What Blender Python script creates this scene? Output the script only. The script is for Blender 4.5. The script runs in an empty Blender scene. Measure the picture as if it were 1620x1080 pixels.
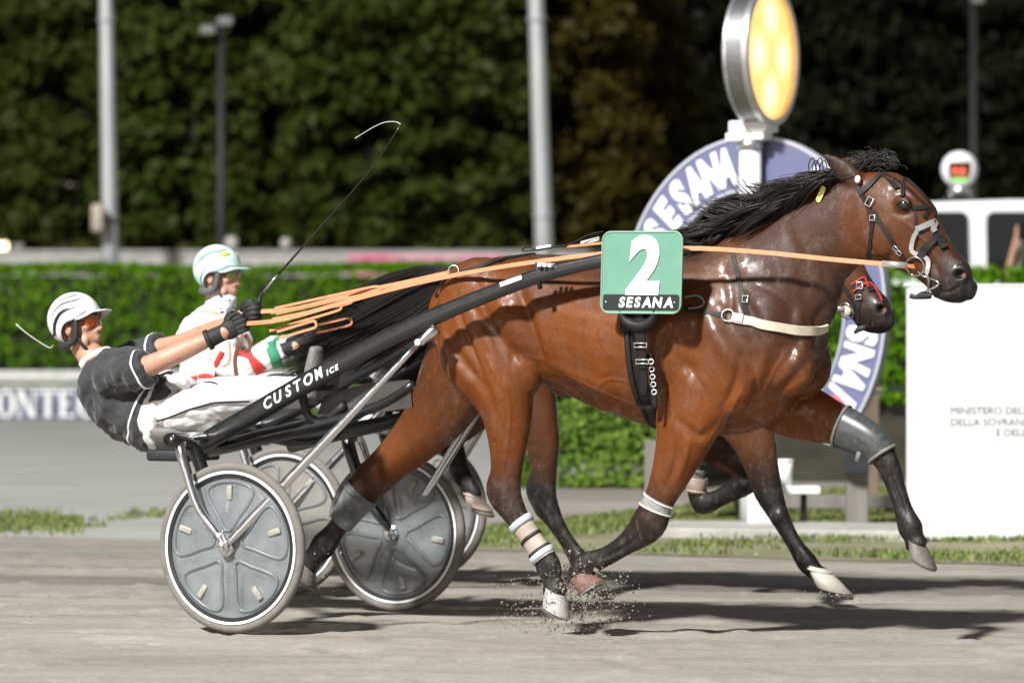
import bpy, bmesh, math, random
import numpy as np
from mathutils import Vector, Matrix, noise
from mathutils.bvhtree import BVHTree

random.seed(7)
rng = np.random.default_rng(7)
SC = bpy.context.scene
COL = SC.collection
R = math.radians

# ------------------------------------------------------------------ camera
FPX, CX, HOR, CAMZ = 5790.0, 810.0, 530.0, 1.22     # lens in photo pixels, horizon row, eye height (m)
cam_data = bpy.data.cameras.new('camera')
cam = bpy.data.objects.new('camera', cam_data)
COL.objects.link(cam)
cam.location = (0, 0, CAMZ)
cam.rotation_euler = (R(90) - math.atan(10 / FPX), 0, 0)
cam_data.sensor_width = 36.0
cam_data.lens = FPX / 1620.0 * 36.0
cam_data.clip_end = 900
cam_data.dof.use_dof = True
cam_data.dof.focus_distance = 14.9
cam_data.dof.aperture_fstop = 2.5
SC.camera = cam

# ------------------------------------------------------------------ night sky, floodlight, exposure
LIGHT = Vector((0.46, 0.64, -0.70)).normalized()     # the way the light travels
world = bpy.data.worlds.new('World')
SC.world = world
world.use_nodes = True
wn = world.node_tree
sky = wn.nodes.new('ShaderNodeTexSky')
sky.sky_type = 'NISHITA'
sky.sun_disc = False
sky.sun_elevation = R(0.7)
sky.sun_rotation = math.atan2(-LIGHT.x, -LIGHT.y)
hs_ = wn.nodes.new('ShaderNodeHueSaturation')          # lamp-lit night haze has little colour
hs_.inputs['Saturation'].default_value = 0.25
wn.links.new(sky.outputs[0], hs_.inputs['Color'])
wn.links.new(hs_.outputs[0], wn.nodes['Background'].inputs[0])
wn.nodes['Background'].inputs[1].default_value = 0.15
sun_data = bpy.data.lights.new('floodlight', 'SPOT')     # the track floodlights, on the stand roof behind the camera
sun_data.energy = 420000.0
sun_data.shadow_soft_size = 3.6
sun_data.spot_size = R(60)
sun_data.spot_blend = 0.4
sun_data.color = (1.0, 1.0, 0.965)
sun = bpy.data.objects.new('floodlight', sun_data)
sun.rotation_euler = LIGHT.to_track_quat('-Z', 'Y').to_euler()
sun.location = Vector((0.2, 15.0, 0.9)) - LIGHT * 90.0
COL.objects.link(sun)
SC.view_settings.view_transform = 'Standard'
SC.view_settings.look = 'None'
SC.view_settings.gamma = 1.0
SC.view_settings.exposure = 0.92
SC.view_settings.use_curve_mapping = False
SC.cycles.max_bounces = 6
SC.cycles.transparent_max_bounces = 8
SC.cycles.use_denoising = True

# ------------------------------------------------------------------ frames
class Frame:
    """the team's own axes: s forward along the track, t away from the camera's side, z up"""
    def __init__(self, x, y, yaw):
        self.x, self.y, self.a = x, y, yaw
        self.M = Matrix.Translation((x, y, 0)) @ Matrix.Rotation(-yaw, 4, 'Z')
        self.Mi = self.M.inverted()
    def px(self, u, v, t):
        """point of the plane at side offset t that photo pixel (u, v) shows, with its metres per pixel"""
        k = (u - CX) / FPX
        sa, ca = math.sin(self.a), math.cos(self.a)
        Y = (t + self.x * sa + self.y * ca) / (k * sa + ca)
        X = k * Y
        s = (X - self.x) * ca - (Y - self.y) * sa
        return Vector((s, t, CAMZ + (HOR - v) / FPX * Y)), Y / FPX
    def p(self, u, v, t):
        return self.px(u, v, t)[0]
W0 = Frame(0, 0, 0)
YAW = R(28)
F1 = Frame(-0.831, 15.60, YAW)        # near team, axle middle
F2 = Frame(-0.752, 17.75, YAW)        # far team
def at(u, v, Y):
    return Vector(((u - CX) / FPX * Y, Y, CAMZ + (HOR - v) / FPX * Y))

# ------------------------------------------------------------------ materials
MATS = {}
def mat(name, col, rough=0.6, metal=0.0, var=0.0, vscale=8.0, bump=0.0, bscale=40.0, spec=0.5, coat=0.0,
        sheen=0.0, alpha=1.0, emit=None, estr=0.0, col2=None, stretch=(1, 1, 1), rvar=0.0, detail=5.0):
    if name in MATS:
        return MATS[name]
    m = bpy.data.materials.new(name)
    m.use_nodes = True
    nt = m.node_tree
    b = nt.nodes['Principled BSDF']
    b.inputs['Base Color'].default_value = (*col, 1)
    b.inputs['Roughness'].default_value = rough
    b.inputs['Metallic'].default_value = metal
    b.inputs['Specular IOR Level'].default_value = spec
    b.inputs['Coat Weight'].default_value = coat
    b.inputs['Coat Roughness'].default_value = 0.12
    b.inputs['Sheen Weight'].default_value = sheen
    b.inputs['Alpha'].default_value = alpha
    if emit:
        b.inputs['Emission Color'].default_value = (*emit, 1)
        b.inputs['Emission Strength'].default_value = estr
    if var > 0 or bump > 0 or col2 or rvar > 0:
        tc = nt.nodes.new('ShaderNodeTexCoord')
        mp = nt.nodes.new('ShaderNodeMapping')
        mp.inputs['Scale'].default_value = stretch
        nt.links.new(tc.outputs['Object'], mp.inputs[0])
    if var > 0 or col2 or rvar > 0:
        n = nt.nodes.new('ShaderNodeTexNoise')
        n.inputs['Scale'].default_value = vscale
        n.inputs['Detail'].default_value = detail
        n.inputs['Roughness'].default_value = 0.65
        nt.links.new(mp.outputs[0], n.inputs['Vector'])
        r = nt.nodes.new('ShaderNodeValToRGB')
        r.color_ramp.elements[0].position = 0.32
        r.color_ramp.elements[1].position = 0.68
        c2 = col2 if col2 else tuple(min(1, c * (1 + var)) for c in col)
        c1 = col if col2 else tuple(c * (1 - var) for c in col)
        r.color_ramp.elements[0].color = (*c1, 1)
        r.color_ramp.elements[1].color = (*c2, 1)
        nt.links.new(n.outputs['Fac'], r.inputs[0])
        nt.links.new(r.outputs[0], b.inputs['Base Color'])
        if rvar > 0:
            mr = nt.nodes.new('ShaderNodeMapRange')
            mr.inputs['From Min'].default_value = 0.3
            mr.inputs['From Max'].default_value = 0.7
            mr.inputs['To Min'].default_value = max(0.03, rough - rvar)
            mr.inputs['To Max'].default_value = min(1, rough + rvar)
            nt.links.new(n.outputs['Fac'], mr.inputs[0])
            nt.links.new(mr.outputs[0], b.inputs['Roughness'])
    if bump > 0:
        n2 = nt.nodes.new('ShaderNodeTexNoise')
        n2.inputs['Scale'].default_value = bscale
        n2.inputs['Detail'].default_value = 4
        nt.links.new(mp.outputs[0], n2.inputs['Vector'])
        bp = nt.nodes.new('ShaderNodeBump')
        bp.inputs['Strength'].default_value = bump
        bp.inputs['Distance'].default_value = 0.01
        nt.links.new(n2.outputs['Fac'], bp.inputs['Height'])
        nt.links.new(bp.outputs[0], b.inputs['Normal'])
    MATS[name] = m
    return m

def leaf_mat(name, c1, c2, c3, rough=0.55):
    """leaves: colour differs from leaf to leaf, a little light passes through"""
    m = bpy.data.materials.new(name)
    m.use_nodes = True
    nt = m.node_tree
    b = nt.nodes['Principled BSDF']
    g = nt.nodes.new('ShaderNodeNewGeometry')
    r = nt.nodes.new('ShaderNodeValToRGB')
    r.color_ramp.elements[0].color = (*c1, 1)
    r.color_ramp.elements[1].color = (*c3, 1)
    e = r.color_ramp.elements.new(0.5)
    e.color = (*c2, 1)
    nt.links.new(g.outputs['Random Per Island'], r.inputs[0])
    nt.links.new(r.outputs[0], b.inputs['Base Color'])
    b.inputs['Roughness'].default_value = rough
    b.inputs['Specular IOR Level'].default_value = 0.12
    tr = nt.nodes.new('ShaderNodeBsdfTranslucent')
    nt.links.new(r.outputs[0], tr.inputs[0])
    mx = nt.nodes.new('ShaderNodeMixShader')
    mx.inputs[0].default_value = 0.22
    nt.links.new(b.outputs[0], mx.inputs[1])
    nt.links.new(tr.outputs[0], mx.inputs[2])
    nt.links.new(mx.outputs[0], nt.nodes['Material Output'].inputs[0])
    return m

# ------------------------------------------------------------------ mesh helpers
def catmull(P, sub):
    P = np.asarray(P, float)
    if sub <= 1 or len(P) < 3:
        return P
    Q = np.vstack([2 * P[0] - P[1], P, 2 * P[-1] - P[-2]])
    out = []
    for i in range(1, len(Q) - 2):
        p0, p1, p2, p3 = Q[i - 1], Q[i], Q[i + 1], Q[i + 2]
        for k in range(sub):
            x = k / sub
            out.append(0.5 * (2 * p1 + (p2 - p0) * x + (2 * p0 - 5 * p1 + 4 * p2 - p3) * x * x
                              + (3 * p1 - p0 - 3 * p2 + p3) * x ** 3))
    out.append(P[-1])
    return np.array(out)

class MB:
    """collects shapes; build() links them as one mesh object"""
    def __init__(self):
        self.v, self.f, self.n = [], [], 0
    def add(self, V, Fs):
        V = np.asarray(V, float).reshape(-1, 3)
        self.v.append(V)
        o = self.n
        self.f += [tuple(int(i) + o for i in f) for f in Fs]
        self.n += len(V)
        return self
    def box(self, c, size, rot=None, bevel=0.0):
        h = np.array(size, float) / 2
        if bevel > 0:
            b = min(bevel, *(h * 0.9))
            bm = bmesh.new()
            bmesh.ops.create_cube(bm, size=1)
            for vv in bm.verts:
                vv.co = Vector((vv.co.x * size[0], vv.co.y * size[1], vv.co.z * size[2]))
            bmesh.ops.bevel(bm, geom=bm.edges[:], offset=b, segments=2, affect='EDGES', profile=0.5)
            bm.verts.index_update()
            V = np.array([vv.co[:] for vv in bm.verts])
            Fs = [[vv.index for vv in f.verts] for f in bm.faces]
            bm.free()
        else:
            V = np.array([[x, y, z] for x in (-1, 1) for y in (-1, 1) for z in (-1, 1)], float) * h
            Fs = [(0, 1, 3, 2), (4, 6, 7, 5), (0, 4, 5, 1), (2, 3, 7, 6), (0, 2, 6, 4), (1, 5, 7, 3)]
        if rot is not None:
            V = V @ np.array(rot.to_3x3() if hasattr(rot, 'to_3x3') else rot).T
        return self.add(V + np.array(c), Fs)
    def loft(self, st, seg=16, sub=4, side=(0, 1, 0), cap=0.6, pw=1.0):
        """st rows: x, y, z, half thickness in the bending plane, half width along side"""
        S = catmull(np.array(st, float), sub)
        S[:, 3:5] = np.maximum(S[:, 3:5], 0.0008)
        n = len(S)
        T = np.gradient(S[:, :3], axis=0)
        T /= np.maximum(np.linalg.norm(T, axis=1, keepdims=True), 1e-9)
        sd = np.array(side, float)
        B = sd - T * (T @ sd)[:, None]
        B /= np.maximum(np.linalg.norm(B, axis=1, keepdims=True), 1e-9)
        A = np.cross(B, T)
        rows = []
        if cap > 0:
            for q in (0.25, 0.62, 0.9):
                k = math.sqrt(1 - (1 - q) ** 2)
                rows.append((S[0, :3] - T[0] * S[0, 3] * cap * (1 - q), A[0], B[0], S[0, 3] * k, S[0, 4] * k))
        for i in range(n):
            rows.append((S[i, :3], A[i], B[i], S[i, 3], S[i, 4]))
        if cap > 0:
            for q in (0.9, 0.62, 0.25):
                k = math.sqrt(1 - (1 - q) ** 2)
                rows.append((S[-1, :3] + T[-1] * S[-1, 3] * cap * (1 - q), A[-1], B[-1], S[-1, 3] * k, S[-1, 4] * k))
        th = np.linspace(0, 2 * math.pi, seg, endpoint=False)
        cs, sn = np.cos(th), np.sin(th)
        cs = np.sign(cs) * np.abs(cs) ** pw
        sn = np.sign(sn) * np.abs(sn) ** pw
        V = np.vstack([c + np.outer(cs * ra, a) + np.outer(sn * rb, b) for c, a, b, ra, rb in rows])
        m = len(rows)
        Fs = []
        for i in range(m - 1):
            for j in range(seg):
                k = (j + 1) % seg
                Fs.append((i * seg + j, i * seg + k, (i + 1) * seg + k, (i + 1) * seg + j))
        Fs.append(tuple(range(seg - 1, -1, -1)))
        Fs.append(tuple((m - 1) * seg + j for j in range(seg)))
        return self.add(V, Fs)
    def tube(self, pts, r, seg=8, sub=1, cap=0.0):
        """round tube through pts; r is a number or a list"""
        P = np.array([list(p) for p in pts], float)
        rr = np.full(len(P), r) if np.isscalar(r) else np.array(r, float)
        S = catmull(np.column_stack([P, rr, rr]), sub)
        T = np.gradient(S[:, :3], axis=0)
        T /= np.maximum(np.linalg.norm(T, axis=1, keepdims=True), 1e-9)
        ref = np.array([0, 1, 0.0]) if abs(T[0][1]) < 0.8 else np.array([1.0, 0, 0])
        b = ref - T[0] * (T[0] @ ref)
        b /= np.linalg.norm(b)
        V = []
        th = np.linspace(0, 2 * math.pi, seg, endpoint=False)
        for i in range(len(S)):
            b = b - T[i] * (T[i] @ b)
            b /= max(np.linalg.norm(b), 1e-9)
            a = np.cross(b, T[i])
            V.append(S[i, :3] + S[i, 3] * (np.outer(np.cos(th), a) + np.outer(np.sin(th), b)))
        m = len(S)
        Fs = []
        for i in range(m - 1):
            for j in range(seg):
                k = (j + 1) % seg
                Fs.append((i * seg + j, i * seg + k, (i + 1) * seg + k, (i + 1) * seg + j))
        Fs.append(tuple(range(seg - 1, -1, -1)))
        Fs.append(tuple((m - 1) * seg + j for j in range(seg)))
        return self.add(np.vstack(V), Fs)
    def ribbon(self, pts, width, thick, normals, sub=1):
        """flat strap: pts with the outward normal at each"""
        P = np.array([list(p) for p in pts], float)
        N = np.array([list(n_) for n_ in normals], float)
        if sub > 1:
            P = catmull(P, sub)
            N = catmull(N, sub)
        N /= np.maximum(np.linalg.norm(N, axis=1, keepdims=True), 1e-9)
        T = np.gradient(P, axis=0)
        T /= np.maximum(np.linalg.norm(T, axis=1, keepdims=True), 1e-9)
        Sd = np.cross(T, N)
        Sd /= np.maximum(np.linalg.norm(Sd, axis=1, keepdims=True), 1e-9)
        w = np.full(len(P), width) if np.isscalar(width) else np.interp(np.linspace(0, 1, len(P)), np.linspace(0, 1, len(width)), width)
        w = w[:, None] / 2
        V = np.stack([P - Sd * w, P + Sd * w, P + Sd * w * 0.92 + N * thick, P - Sd * w * 0.92 + N * thick], 1).reshape(-1, 3)
        m = len(P)
        Fs = []
        for i in range(m - 1):
            for j in range(4):
                k = (j + 1) % 4
                Fs.append((i * 4 + j, (i + 1) * 4 + j, (i + 1) * 4 + k, i * 4 + k))
        Fs += [(0, 1, 2, 3), tuple((m - 1) * 4 + j for j in (3, 2, 1, 0))]
        return self.add(V, Fs)
    def ell(self, c, r, rot=None, nu=16, nv=10):
        V, Fs = [], []
        for i in range(nv + 1):
            ph = math.pi * i / nv
            for j in range(nu):
                a = 2 * math.pi * j / nu
                V.append((r[0] * math.sin(ph) * math.cos(a), r[1] * math.sin(ph) * math.sin(a), r[2] * math.cos(ph)))
        for i in range(nv):
            for j in range(nu):
                k = (j + 1) % nu
                Fs.append((i * nu + j, (i + 1) * nu + j, (i + 1) * nu + k, i * nu + k))
        V = np.array(V)
        if rot is not None:
            V = V @ np.array(rot.to_3x3()).T
        return self.add(V + np.array(list(c)), Fs)
    def lathe(self, prof, axis='y', seg=48, c=(0, 0, 0), closed=True):
        """profile (radius, along axis) turned round the axis"""
        prof = np.array(prof, float)
        th = np.linspace(0, 2 * math.pi, seg, endpoint=False)
        V = []
        for r_, h_ in prof:
            x, z = r_ * np.cos(th), r_ * np.sin(th)
            h = np.full(seg, h_)
            V.append({'y': np.column_stack([x, h, z]), 'z': np.column_stack([x, z, h]), 'x': np.column_stack([h, x, z])}[axis])
        m = len(prof)
        Fs = []
        for i in range(m if closed else m - 1):
            i2 = (i + 1) % m
            for j in range(seg):
                k = (j + 1) % seg
                Fs.append((i * seg + j, i * seg + k, i2 * seg + k, i2 * seg + j))
        return self.add(np.vstack(V) + np.array(c), Fs)
    def prism(self, poly, fn, depth):
        """polygon (list of 2-D points) extruded; fn(x, y, d) maps to 3-D"""
        n = len(poly)
        V = [fn(x, y, 0) for x, y in poly] + [fn(x, y, depth) for x, y in poly]
        Fs = [tuple(range(n)), tuple(range(2 * n - 1, n - 1, -1))]
        Fs += [(i, n + i, n + (i + 1) % n, (i + 1) % n) for i in range(n)]
        return self.add([list(v) for v in V], Fs)
    def arrays(self):
        return np.vstack(self.v), self.f
    def mesh(self, name, off=(0, 0, 0), fix=True):
        V, Fs = self.arrays()
        me = bpy.data.meshes.new(name)
        me.from_pydata((V - np.array(off)).tolist(), [], Fs)
        if fix:
            bm = bmesh.new()
            bm.from_mesh(me)
            bmesh.ops.recalc_face_normals(bm, faces=bm.faces)
            bm.to_mesh(me)
            bm.free()
        me.validate()
        return me
    def build(self, name, m, parent=None, smooth=True, off=None, fix=True, angle=None):
        if off is None:
            off = BASE.get(parent.name, (0, 0, 0)) if parent else (0, 0, 0)
        me = self.mesh(name, off, fix)
        me.materials.append(m)
        return link(name, me, parent, smooth, off, angle)

BASE = {}     # where each thing's own origin lies in its frame
def link(name, me, parent=None, smooth=True, off=(0, 0, 0), angle=None):
    o = bpy.data.objects.new(name, me)
    COL.objects.link(o)
    if parent is not None:
        o.parent = parent
    BASE[o.name] = tuple(off)
    if smooth:
        me.polygons.foreach_set('use_smooth', np.ones(len(me.polygons), bool))
        if angle:
            me.set_sharp_from_angle(angle=R(angle))
    return o
def tag(o, label=None, cat=None, group=None, kind=None):
    if label: o['label'] = label
    if cat: o['category'] = cat
    if group: o['group'] = group
    if kind: o['kind'] = kind
    return o
def thing(name, label, cat, frame=W0, base=(0, 0, 0), group=None):
    o = bpy.data.objects.new(name, None)
    COL.objects.link(o)
    o.empty_display_size = 0.1
    o.matrix_world = frame.M @ Matrix.Translation(base)
    BASE[o.name] = tuple(base)
    return tag(o, label, cat, group)
def copy_tree(o, parent=None):
    c = o.copy()
    COL.objects.link(c)
    if parent is not None:
        c.parent = parent
    for ch in list(o.children):
        copy_tree(ch, c)
    return c
def text_shape(txt, size, bold=0.0, shear=0.0, depth=0.004, sx=1.0, align='CENTER'):
    """letters as a mesh in the xy plane: arrays of verts and faces, centred"""
    cu = bpy.data.curves.new('lettering', 'FONT')
    cu.body = txt
    cu.size = size
    cu.offset = bold
    cu.shear = shear
    cu.extrude = depth / 2
    cu.align_x = align
    cu.resolution_u = 4
    ob = bpy.data.objects.new('lettering', cu)
    COL.objects.link(ob)
    dg = bpy.context.evaluated_depsgraph_get()
    me = bpy.data.meshes.new_from_object(ob.evaluated_get(dg))
    V = np.array([v.co[:] for v in me.vertices]) if len(me.vertices) else np.zeros((0, 3))
    Fs = [tuple(p.vertices) for p in me.polygons]
    bpy.data.objects.remove(ob)
    bpy.data.curves.remove(cu)
    bpy.data.meshes.remove(me)
    V[:, 0] *= sx
    V[:, 1] -= (V[:, 1].max() + V[:, 1].min()) / 2
    if align == 'CENTER':
        V[:, 0] -= (V[:, 0].max() + V[:, 0].min()) / 2
    return V, Fs
def remesh(mb, voxel, smooth=5, factor=0.5):
    """one closed skin round all the shapes collected in mb: verts, polygons"""
    me = mb.mesh('skin')
    ob = bpy.data.objects.new('skin', me)
    COL.objects.link(ob)
    m = ob.modifiers.new('r', 'REMESH')
    m.mode = 'VOXEL'
    m.voxel_size = voxel
    if smooth:
        s = ob.modifiers.new('s', 'SMOOTH')
        s.iterations = smooth
        s.factor = factor
    dg = bpy.context.evaluated_depsgraph_get()
    out = bpy.data.meshes.new_from_object(ob.evaluated_get(dg))
    bpy.data.objects.remove(ob)
    bpy.data.meshes.remove(me)
    return out
def get_v(me):
    V = np.empty(len(me.vertices) * 3)
    me.vertices.foreach_get('co', V)
    return V.reshape(-1, 3)
def get_n(me):
    V = np.empty(len(me.vertices) * 3, np.float32)
    me.vertex_normals.foreach_get('vector', V)
    return V.reshape(-1, 3).astype(float)
def set_v(me, V):
    me.vertices.foreach_set('co', np.asarray(V, float).ravel())
    me.update()
def bvh_of(me):
    return BVHTree.FromPolygons([v.co[:] for v in me.vertices], [tuple(p.vertices) for p in me.polygons])
def leaf_quads(C, size, rngl, flat=0.35, facing=None, aspect=0.6):
    """one small kinked leaf (two triangles' worth of face each side of its rib) at every centre"""
    n = len(C)
    d = rngl.normal(size=(n, 3))
    d /= np.linalg.norm(d, axis=1, keepdims=True)
    if facing is not None:
        d = d * (1 - flat) + facing * flat
    nrm = d / np.maximum(np.linalg.norm(d, axis=1, keepdims=True), 1e-9)
    a = np.cross(nrm, rngl.normal(size=(n, 3)))
    a /= np.maximum(np.linalg.norm(a, axis=1, keepdims=True), 1e-9)
    b = np.cross(nrm, a)
    L = size * rngl.uniform(0.6, 1.35, (n, 1))
    Wd = L * aspect
    V = np.stack([C - a * L / 2, C + b * Wd / 2 + nrm * L * 0.1, C + a * L / 2, C - b * Wd / 2 + nrm * L * 0.1], 1).reshape(-1, 3)
    i = np.arange(n) * 4
    return V, np.stack([i, i + 1, i + 2, i + 3], 1)
def quads_mesh(name, V, Q, m):
    me = bpy.data.meshes.new(name)
    me.vertices.add(len(V))
    me.vertices.foreach_set('co', V.ravel())
    me.loops.add(Q.size)
    me.loops.foreach_set('vertex_index', Q.ravel().astype(np.int32))
    me.polygons.add(len(Q))
    me.polygons.foreach_set('loop_start', np.arange(0, Q.size, Q.shape[1], dtype=np.int32))
    me.update(calc_edges=True)
    me.validate()
    me.materials.append(m)
    return me
def strands(lines, r0, r1=0.0004, seg=3):
    """hair: tapered thin tubes; lines is an array (strand, point, 3)"""
    L = np.asarray(lines, float)
    ns, npt, _ = L.shape
    T = np.gradient(L, axis=1)
    T /= np.maximum(np.linalg.norm(T, axis=2, keepdims=True), 1e-9)
    ref = np.array([0.1, 0.97, 0.2])
    B = ref - T * (T @ ref)[..., None]
    B /= np.maximum(np.linalg.norm(B, axis=2, keepdims=True), 1e-9)
    A = np.cross(B, T)
    x = np.linspace(0, 1, npt)
    rr = (r0 * (1 - x ** 1.6) + r1)[None, :, None, None]
    th = np.linspace(0, 2 * math.pi, seg, endpoint=False)
    V = L[:, :, None, :] + rr * (np.cos(th)[None, None, :, None] * A[:, :, None, :] + np.sin(th)[None, None, :, None] * B[:, :, None, :])
    idx = np.arange(ns * npt * seg).reshape(ns, npt, seg)
    q = []
    for j in range(seg):
        k = (j + 1) % seg
        q.append(np.stack([idx[:, :-1, j], idx[:, :-1, k], idx[:, 1:, k], idx[:, 1:, j]], -1).reshape(-1, 4))
    return V.reshape(-1, 3), np.vstack(q)

# ================================================================== ground
def sand_mat():
    m = bpy.data.materials.new('sand')
    m.use_nodes = True
    nt = m.node_tree
    L, N = nt.links, nt.nodes
    b = N['Principled BSDF']
    b.inputs['Roughness'].default_value = 0.92
    b.inputs['Specular IOR Level'].default_value = 0.2
    tc = N.new('ShaderNodeTexCoord')
    def noise_(scale, rot, stretch, detail=6, rough=0.6):
        mp = N.new('ShaderNodeMapping')
        mp.inputs['Rotation'].default_value = (0, 0, rot)
        mp.inputs['Scale'].default_value = stretch
        L.new(tc.outputs['Object'], mp.inputs[0])
        n = N.new('ShaderNodeTexNoise')
        n.inputs['Scale'].default_value = scale
        n.inputs['Detail'].default_value = detail
        n.inputs['Roughness'].default_value = rough
        L.new(mp.outputs[0], n.inputs['Vector'])
        return n.outputs['Fac']
    def ramp(src, p0, c0, p1, c1):
        r = N.new('ShaderNodeValToRGB')
        r.color_ramp.elements[0].position = p0
        r.color_ramp.elements[1].position = p1
        r.color_ramp.elements[0].color = (*c0, 1)
        r.color_ramp.elements[1].color = (*c1, 1)
        L.new(src, r.inputs[0])
        return r.outputs[0]
    def mix(mode, f, a, c):
        x = N.new('ShaderNodeMix')
        x.data_type = 'RGBA'
        x.blend_type = mode
        x.inputs[0].default_value = f
        L.new(a, x.inputs[6])
        L.new(c, x.inputs[7])
        return x.outputs[2]
    streak = noise_(0.9, R(14), (0.55, 2.0, 1), 5, 0.55)
    streak2 = noise_(2.4, R(9), (0.30, 2.6, 1), 5, 0.6)
    broad = noise_(0.22, R(20), (0.6, 2.2, 1), 3)
    fine = noise_(30, 0, (1, 1, 1), 5, 0.7)
    c = ramp(streak, 0.28, (0.275, 0.25, 0.217), 0.64, (0.375, 0.346, 0.308))
    c = mix('MULTIPLY', 0.8, c, ramp(streak2, 0.3, (0.80, 0.79, 0.78), 0.66, (1.06, 1.06, 1.06)))
    c = mix('MULTIPLY', 0.85, c, ramp(broad, 0.34, (0.74, 0.72, 0.70), 0.58, (1, 1, 1)))
    c = mix('MULTIPLY', 0.8, c, ramp(fine, 0.25, (0.74, 0.72, 0.70), 0.7, (1.08, 1.08, 1.08)))
    # damp wheel ruts that run along the track
    sep = N.new('ShaderNodeSeparateXYZ')
    mp = N.new('ShaderNodeMapping')
    mp.inputs['Rotation'].default_value = (0, 0, R(11))
    L.new(tc.outputs['Object'], mp.inputs[0])
    L.new(mp.outputs[0], sep.inputs[0])
    wob = noise_(0.5, R(11), (0.5, 1.0, 1), 3)
    ad = N.new('ShaderNodeMath'); ad.operation = 'MULTIPLY_ADD'
    ad.inputs[1].default_value = 0.55
    L.new(wob, ad.inputs[0]); L.new(sep.outputs['Y'], ad.inputs[2])
    for yc, hw_, dk in ((17.62, 0.30, 0.62), (16.35, 0.10, 0.80), (18.6, 0.16, 0.84), (15.3, 0.14, 0.88)):
        sb = N.new('ShaderNodeMath'); sb.operation = 'SUBTRACT'; sb.inputs[1].default_value = yc + 0.27
        L.new(ad.outputs[0], sb.inputs[0])
        ab = N.new('ShaderNodeMath'); ab.operation = 'ABSOLUTE'
        L.new(sb.outputs[0], ab.inputs[0])
        mr = N.new('ShaderNodeMapRange'); mr.interpolation_type = 'SMOOTHSTEP'
        for kk, vv in zip(('From Min', 'From Max', 'To Min', 'To Max'), (hw_ * 0.6, hw_ * 1.15, dk, 1.0)):
            mr.inputs[kk].default_value = vv
        L.new(ab.outputs[0], mr.inputs[0])
        c = mix('MULTIPLY', 1.0, c, mr.outputs[0])
    L.new(c, b.inputs['Base Color'])
    bp = N.new('ShaderNodeBump')
    bp.inputs['Strength'].default_value = 0.6
    bp.inputs['Distance'].default_value = 0.012
    L.new(fine, bp.inputs['Height'])
    L.new(bp.outputs[0], b.inputs['Normal'])
    return m
SAND = sand_mat()

def fbm(x, y, sc, seed, oct=4):
    return noise.fractal(Vector((x * sc + seed, y * sc - seed, seed * 0.37)), 0.9, 2.0, oct)

gx = np.concatenate([np.linspace(-320, -12, 24)[:-1], np.linspace(-12, -3.6, 40)[:-1], np.arange(-3.6, 4.4, 0.034),
                     np.linspace(4.4, 12, 36)[1:], np.linspace(12, 320, 24)[1:]])
gy = np.concatenate([np.linspace(-40, 11, 20)[:-1], np.arange(11, 21, 0.042), np.linspace(21, 60, 90)[1:], np.linspace(60, 420, 30)[1:]])
XX, YY = np.meshgrid(gx, gy)
ZZ = np.full_like(XX, -0.004)
ca, sa = math.cos(YAW), math.sin(YAW)
ii = np.argwhere((XX > -4.2) & (XX < 5) & (YY > 11) & (YY < 23))
for a, b_ in ii:
    x, y = XX[a, b_], YY[a, b_]
    s, t = x * ca - y * sa, x * sa + y * ca
    z = 0.010 * fbm(s * 0.5, t * 2.2, 1.6, 3.1, 3) + 0.007 * fbm(x, y, 9.0, 8.7, 3)
    q = fbm(x, y, 4.5, 21.3, 2)
    if q > 0.36:
        z += 0.020 * min(1, (q - 0.36) * 4)
    q2 = fbm(x, y, 3.1, 44.0, 2)
    if q2 > 0.40:
        z -= 0.022 * min(1, (q2 - 0.40) * 5)
    e_ = ((x + 3.10) * 0.4315 + (y - 22.2) * 0.9021)
    ZZ[a, b_] = z * 0.55 * min(1, max(0, -e_ / 0.5)) - 0.004
nX, nY = len(gx), len(gy)
idx = np.arange(nX * nY).reshape(nY, nX)
Q = np.stack([idx[:-1, :-1], idx[:-1, 1:], idx[1:, 1:], idx[1:, :-1]], -1).reshape(-1, 4)
me = quads_mesh('ground', np.column_stack([XX.ravel(), YY.ravel(), ZZ.ravel()]), Q, SAND)
tag(link('ground', me), kind='structure')

# verge: rough grass strip on the inside of the track, right of the picture's middle
EDGE0, EDGE1 = Vector((-3.10, 22.2, 0)), Vector((2.65, 19.45, 0))
EDIR = (EDGE1 - EDGE0).normalized()
ENRM = Vector((-EDIR.y, EDIR.x, 0))
def edge_pt(s, t):
    return EDGE0 + EDIR * s + ENRM * t
VERGE = mat('verge_soil', (0.13, 0.13, 0.058), 0.95, col2=(0.28, 0.26, 0.175), vscale=1.6, bump=0.5, bscale=26, detail=7)
mb = MB()
pts = []
for k in range(90):
    s = 2.0 + k * 0.11
    w = 0.10 * fbm(s, 0, 1.3, 5.5, 3) + (0.9 * max(0, 1 - (s - 2.0) / 0.9) ** 2)
    pts.append(edge_pt(s, w))
far = [edge_pt(11.8, 9.4), edge_pt(2.4, 9.4)]
poly = pts + far
mb.add([(p.x, p.y, 0.0005 + 0.00001 * i) for i, p in enumerate(poly)], [tuple(range(len(poly)))])
tag(mb.build('verge', VERGE, smooth=False), kind='structure')

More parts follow.
